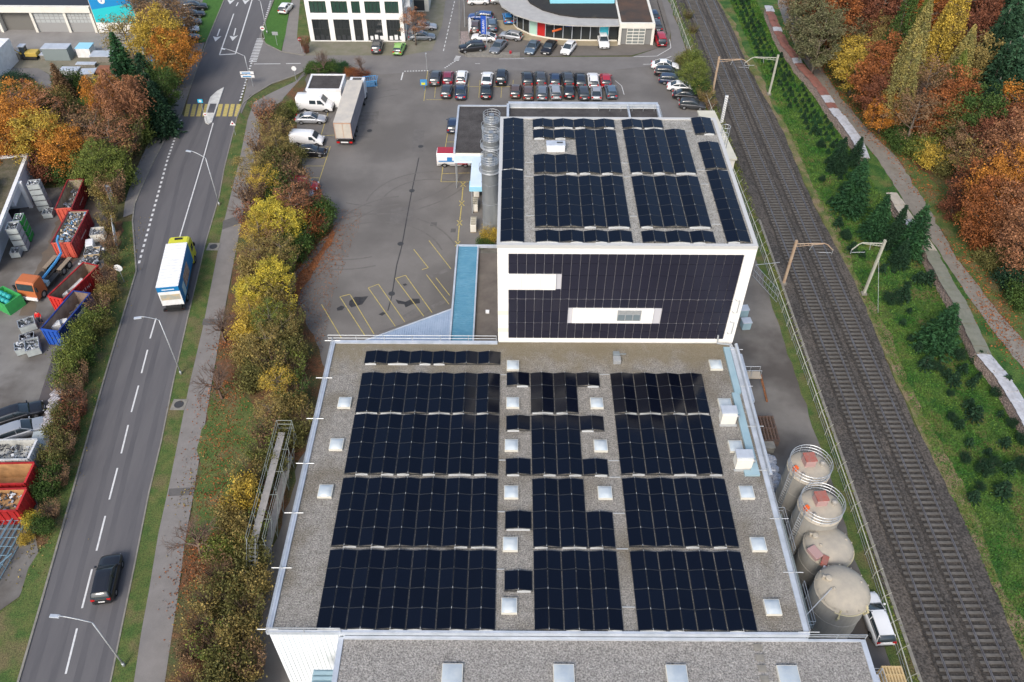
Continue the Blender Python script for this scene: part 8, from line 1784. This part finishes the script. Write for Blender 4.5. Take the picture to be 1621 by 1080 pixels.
# scaffold bridge left of the hall ------------------------------------------
t = empty('scaffold_walkway', (-22, 45, 0), 0, 'two-level aluminium scaffold walkway with stairs between hedge and hall', 'scaffold'); x0, x1, y0, y1 = -22.75, -21.3, 38.5, 51.5
m_alu2 = mat('scaffold_deck', (.32, .3, .28), .7, (.25, .24, .22), scale=2); mb = MB()
y = y0
while y <= y1+.1:
    for x in (x0, x1): mb.tube([(x, y, 0), (x, y, 4.2)], .026, 5)
    mb.tube([(x0, y, 3.0), (x1, y, 3.0)], .022, 4); y += 2.6
for x in (x0, x1):
    for z in (3.6, 4.15, 1.7): mb.tube([(x, y0, z), (x, y1, z)], .022, 4)
    y = y0
    while y < y1-1: mb.tube([(x, y, .1), (x, y+2.6, 3.0)], .018, 4); y += 2.6
for z in (3.6, 4.15): mb.tube([(x0, y1, z), (x1, y1, z)], .03, 4)
part(mb, 'frame', mat('dull_scaffold', (.25, .28, .26), .6), t)
mb = MB(); mb.box(x0+.1, x0+.75, y0, y1-.6, 3.0, 3.08); part(mb, 'deck', m_alu2, t); mb = MB(); mb.box(x1-.75, x1-.05, y0, y1-2, 1.0, 1.08); part(mb, 'lower_deck', m_alu2, t)
mb = MB()
for i in range(10): mb.box(x0+.1, x0+.8, y0-.3-i*.26, y0-.1-i*.26, 2.85-i*.28, 2.9-i*.28)
for x in (x0+.08, x0+.82): mb.tube([(x, y0, 3.0), (x, y0-2.9, .1)], .04, 4); mb.tube([(x, y0, 4.0), (x, y0-2.9, 1.1)], .03, 4); mb.tube([(x, y0-2.9, 0), (x, y0-2.9, 1.1)], .03, 4)
part(mb, 'stair', m_steel, t)
t = empty('frame_rack', (-46.5, 40, 0), 0, 'blue-grey steel lattice racks piled at the left edge below the red container', 'rack'); mb = MB(); c = at(14, 860, .8)
for i in range(11):
    x = c.x-4.8+i*.5; mb.tube([(x, c.y-4.0, .9), (x+.5, c.y+3.2, .9)], .045, 4); mb.tube([(x, c.y-4.0, .1), (x+.5, c.y+3.2, .1)], .045, 4)
for j in range(9): y = c.y-4+j*.9; mb.tube([(c.x-4.8, y, .92), (c.x+.5, y, .92)], .03, 4); mb.tube([(c.x-4.8, y, .1), (c.x-4.8, y, .9)], .04, 4); mb.tube([(c.x+.4, y, .1), (c.x+.4, y, .9)], .04, 4)
mb.tube([(c.x-1.2, c.y-4.5, 1.1), (c.x-.5, c.y+2.8, 1.2)], .09, 4); mb.tube([(c.x-.4, c.y-3.5, 1.1), (c.x+.9, c.y-1.2, 1.1)], .07, 4)
part(mb, 'frame', mat('rack_steel_blue', (.16, .26, .32), .6), t)
# builder's yard items ---------------------------------------------------------
def at0(x, y): p = at(x, y); return (p.x, p.y, 0)
def boxthing(name, px_, py_, s, rz, m, label, cat, lidm=None, z=0):
    p = at(px_, py_, z+s[2]/2); t = empty(name, (p.x, p.y, z), rz, label, cat); mb = MB(); mb.box(-s[0]/2, s[0]/2, -s[1]/2, s[1]/2, 0, s[2]); mb.build('body', m, t, bevel=.05)
    mb = MB(); mb.box(-s[0]/2-.06, s[0]/2+.06, -s[1]/2-.06, s[1]/2+.06, s[2], s[2]+.1); mb.build('lid', lidm or m_capl, t, bevel=.02); return t
boxthing('site_container', 92, 83, (4.4, 2.0, 2.1), 0, m_palemetal if False else mat('container_grey', (.2, .24, .24), .6), 'grey steel site container in the builders yard', 'container')
boxthing('site_cabin', 136, 80, (2.4, 2.2, 1.6), 0, m_whitemetal, 'white and blue cabin box in the builders yard', 'cabin', MATS['canopy_blue']); boxthing('concrete_tank', 162, 90, (3.4, 2.2, 1.0), 0, m_kerb, 'long pale concrete tank in the builders yard', 'tank'); boxthing('block_pile', 27, 88, (1.3, 1.0, 1.3), 0, m_kerb, 'stack of pale concrete blocks left of the yellow excavator', 'blocks'); boxthing('block_pile', 73, 89, (1.7, 1.0, .7), 0, m_kerb, 'low pile of pale slabs right of the yellow excavator', 'slabs'); boxthing('sand_bay', 170, 112, (3.2, 2.4, .5), 0, mat('red_soil', (.28, .12, .07), .95, (.22, .1, .06), scale=2), 'square bay of red-brown soil beside the fir tree', 'soil bay', MATS['red_soil']); boxthing('timber_pile', 140, 116, (2.4, 2.0, .6), .1, m_wood, 'pile of pale timber boards beside the red soil bay', 'timber'); boxthing('pipe_crate', 112, 113, (3.0, 1.4, .8), 0, m_steel, 'grey crate of pipes beside the brown conifer', 'crate'); boxthing('stone_crate', 137, 103, (3.2, .9, .5), 0, m_kerb, 'row of pale kerb stones in the builders yard', 'kerb stones')
p = at(51, 92); t = empty('excavator', (p.x, p.y, 0), 0, 'small yellow excavator with grey cab canopy in the builders yard', 'excavator'); my = mat('digger_yellow', (.5, .36, .08), .6)
mb = MB(); mb.box(-1.3, 1.3, -.9, -.5, 0, .5); mb.box(-1.3, 1.3, .5, .9, 0, .5); mb.build('track', m_trim, t, bevel=.1); mb = MB(); mb.box(-.6, 1.4, -.8, .8, .55, 1.3); mb.build('body', my, t, bevel=.1); mb = MB(); mb.box(-1.4, -.5, -.5, .5, .55, 2.2); cb_ = mb.build('cab', m_cg, t, bevel=.05); mb = MB(); mb.box(-1.5, -.4, -.6, .6, 2.2, 2.3); mb.build('canopy', m_capl, cb_); mb = MB(); mb.tube([(-1.2, -.6, 1.0), (-2.0, -1.0, 2.0), (-2.4, -1.2, .6)], .13, 5); mb.cbox((-2.4, -1.2, .4), (.5, .5, .4)); mb.build('boom', my, t)
p = at(222, 92); t = empty('garden_shed', (p.x, p.y, 0), .2, 'tiny dark hut under the orange tree by the road', 'hut'); mb = MB(); mb.box(-1, 1, -.8, .8, 0, 1.8); mb.build('wall', m_wallcream, t); mb = MB(); mb.box(-1.2, 1.2, -1, 1, 1.8, 1.95); mb.build('roof', m_capl, t); mb = MB(); mb.box(-.5, .5, -.84, -.8, .1, 1.6); mb.build('door', m_trim, t)
boxthing('blue_tarp_pile', 240, 93, (1.6, 1.2, .7), .3, MATS['blue_paint'], 'blue covered pile under the orange tree by the road', 'tarp pile', MATS['blue_paint'])
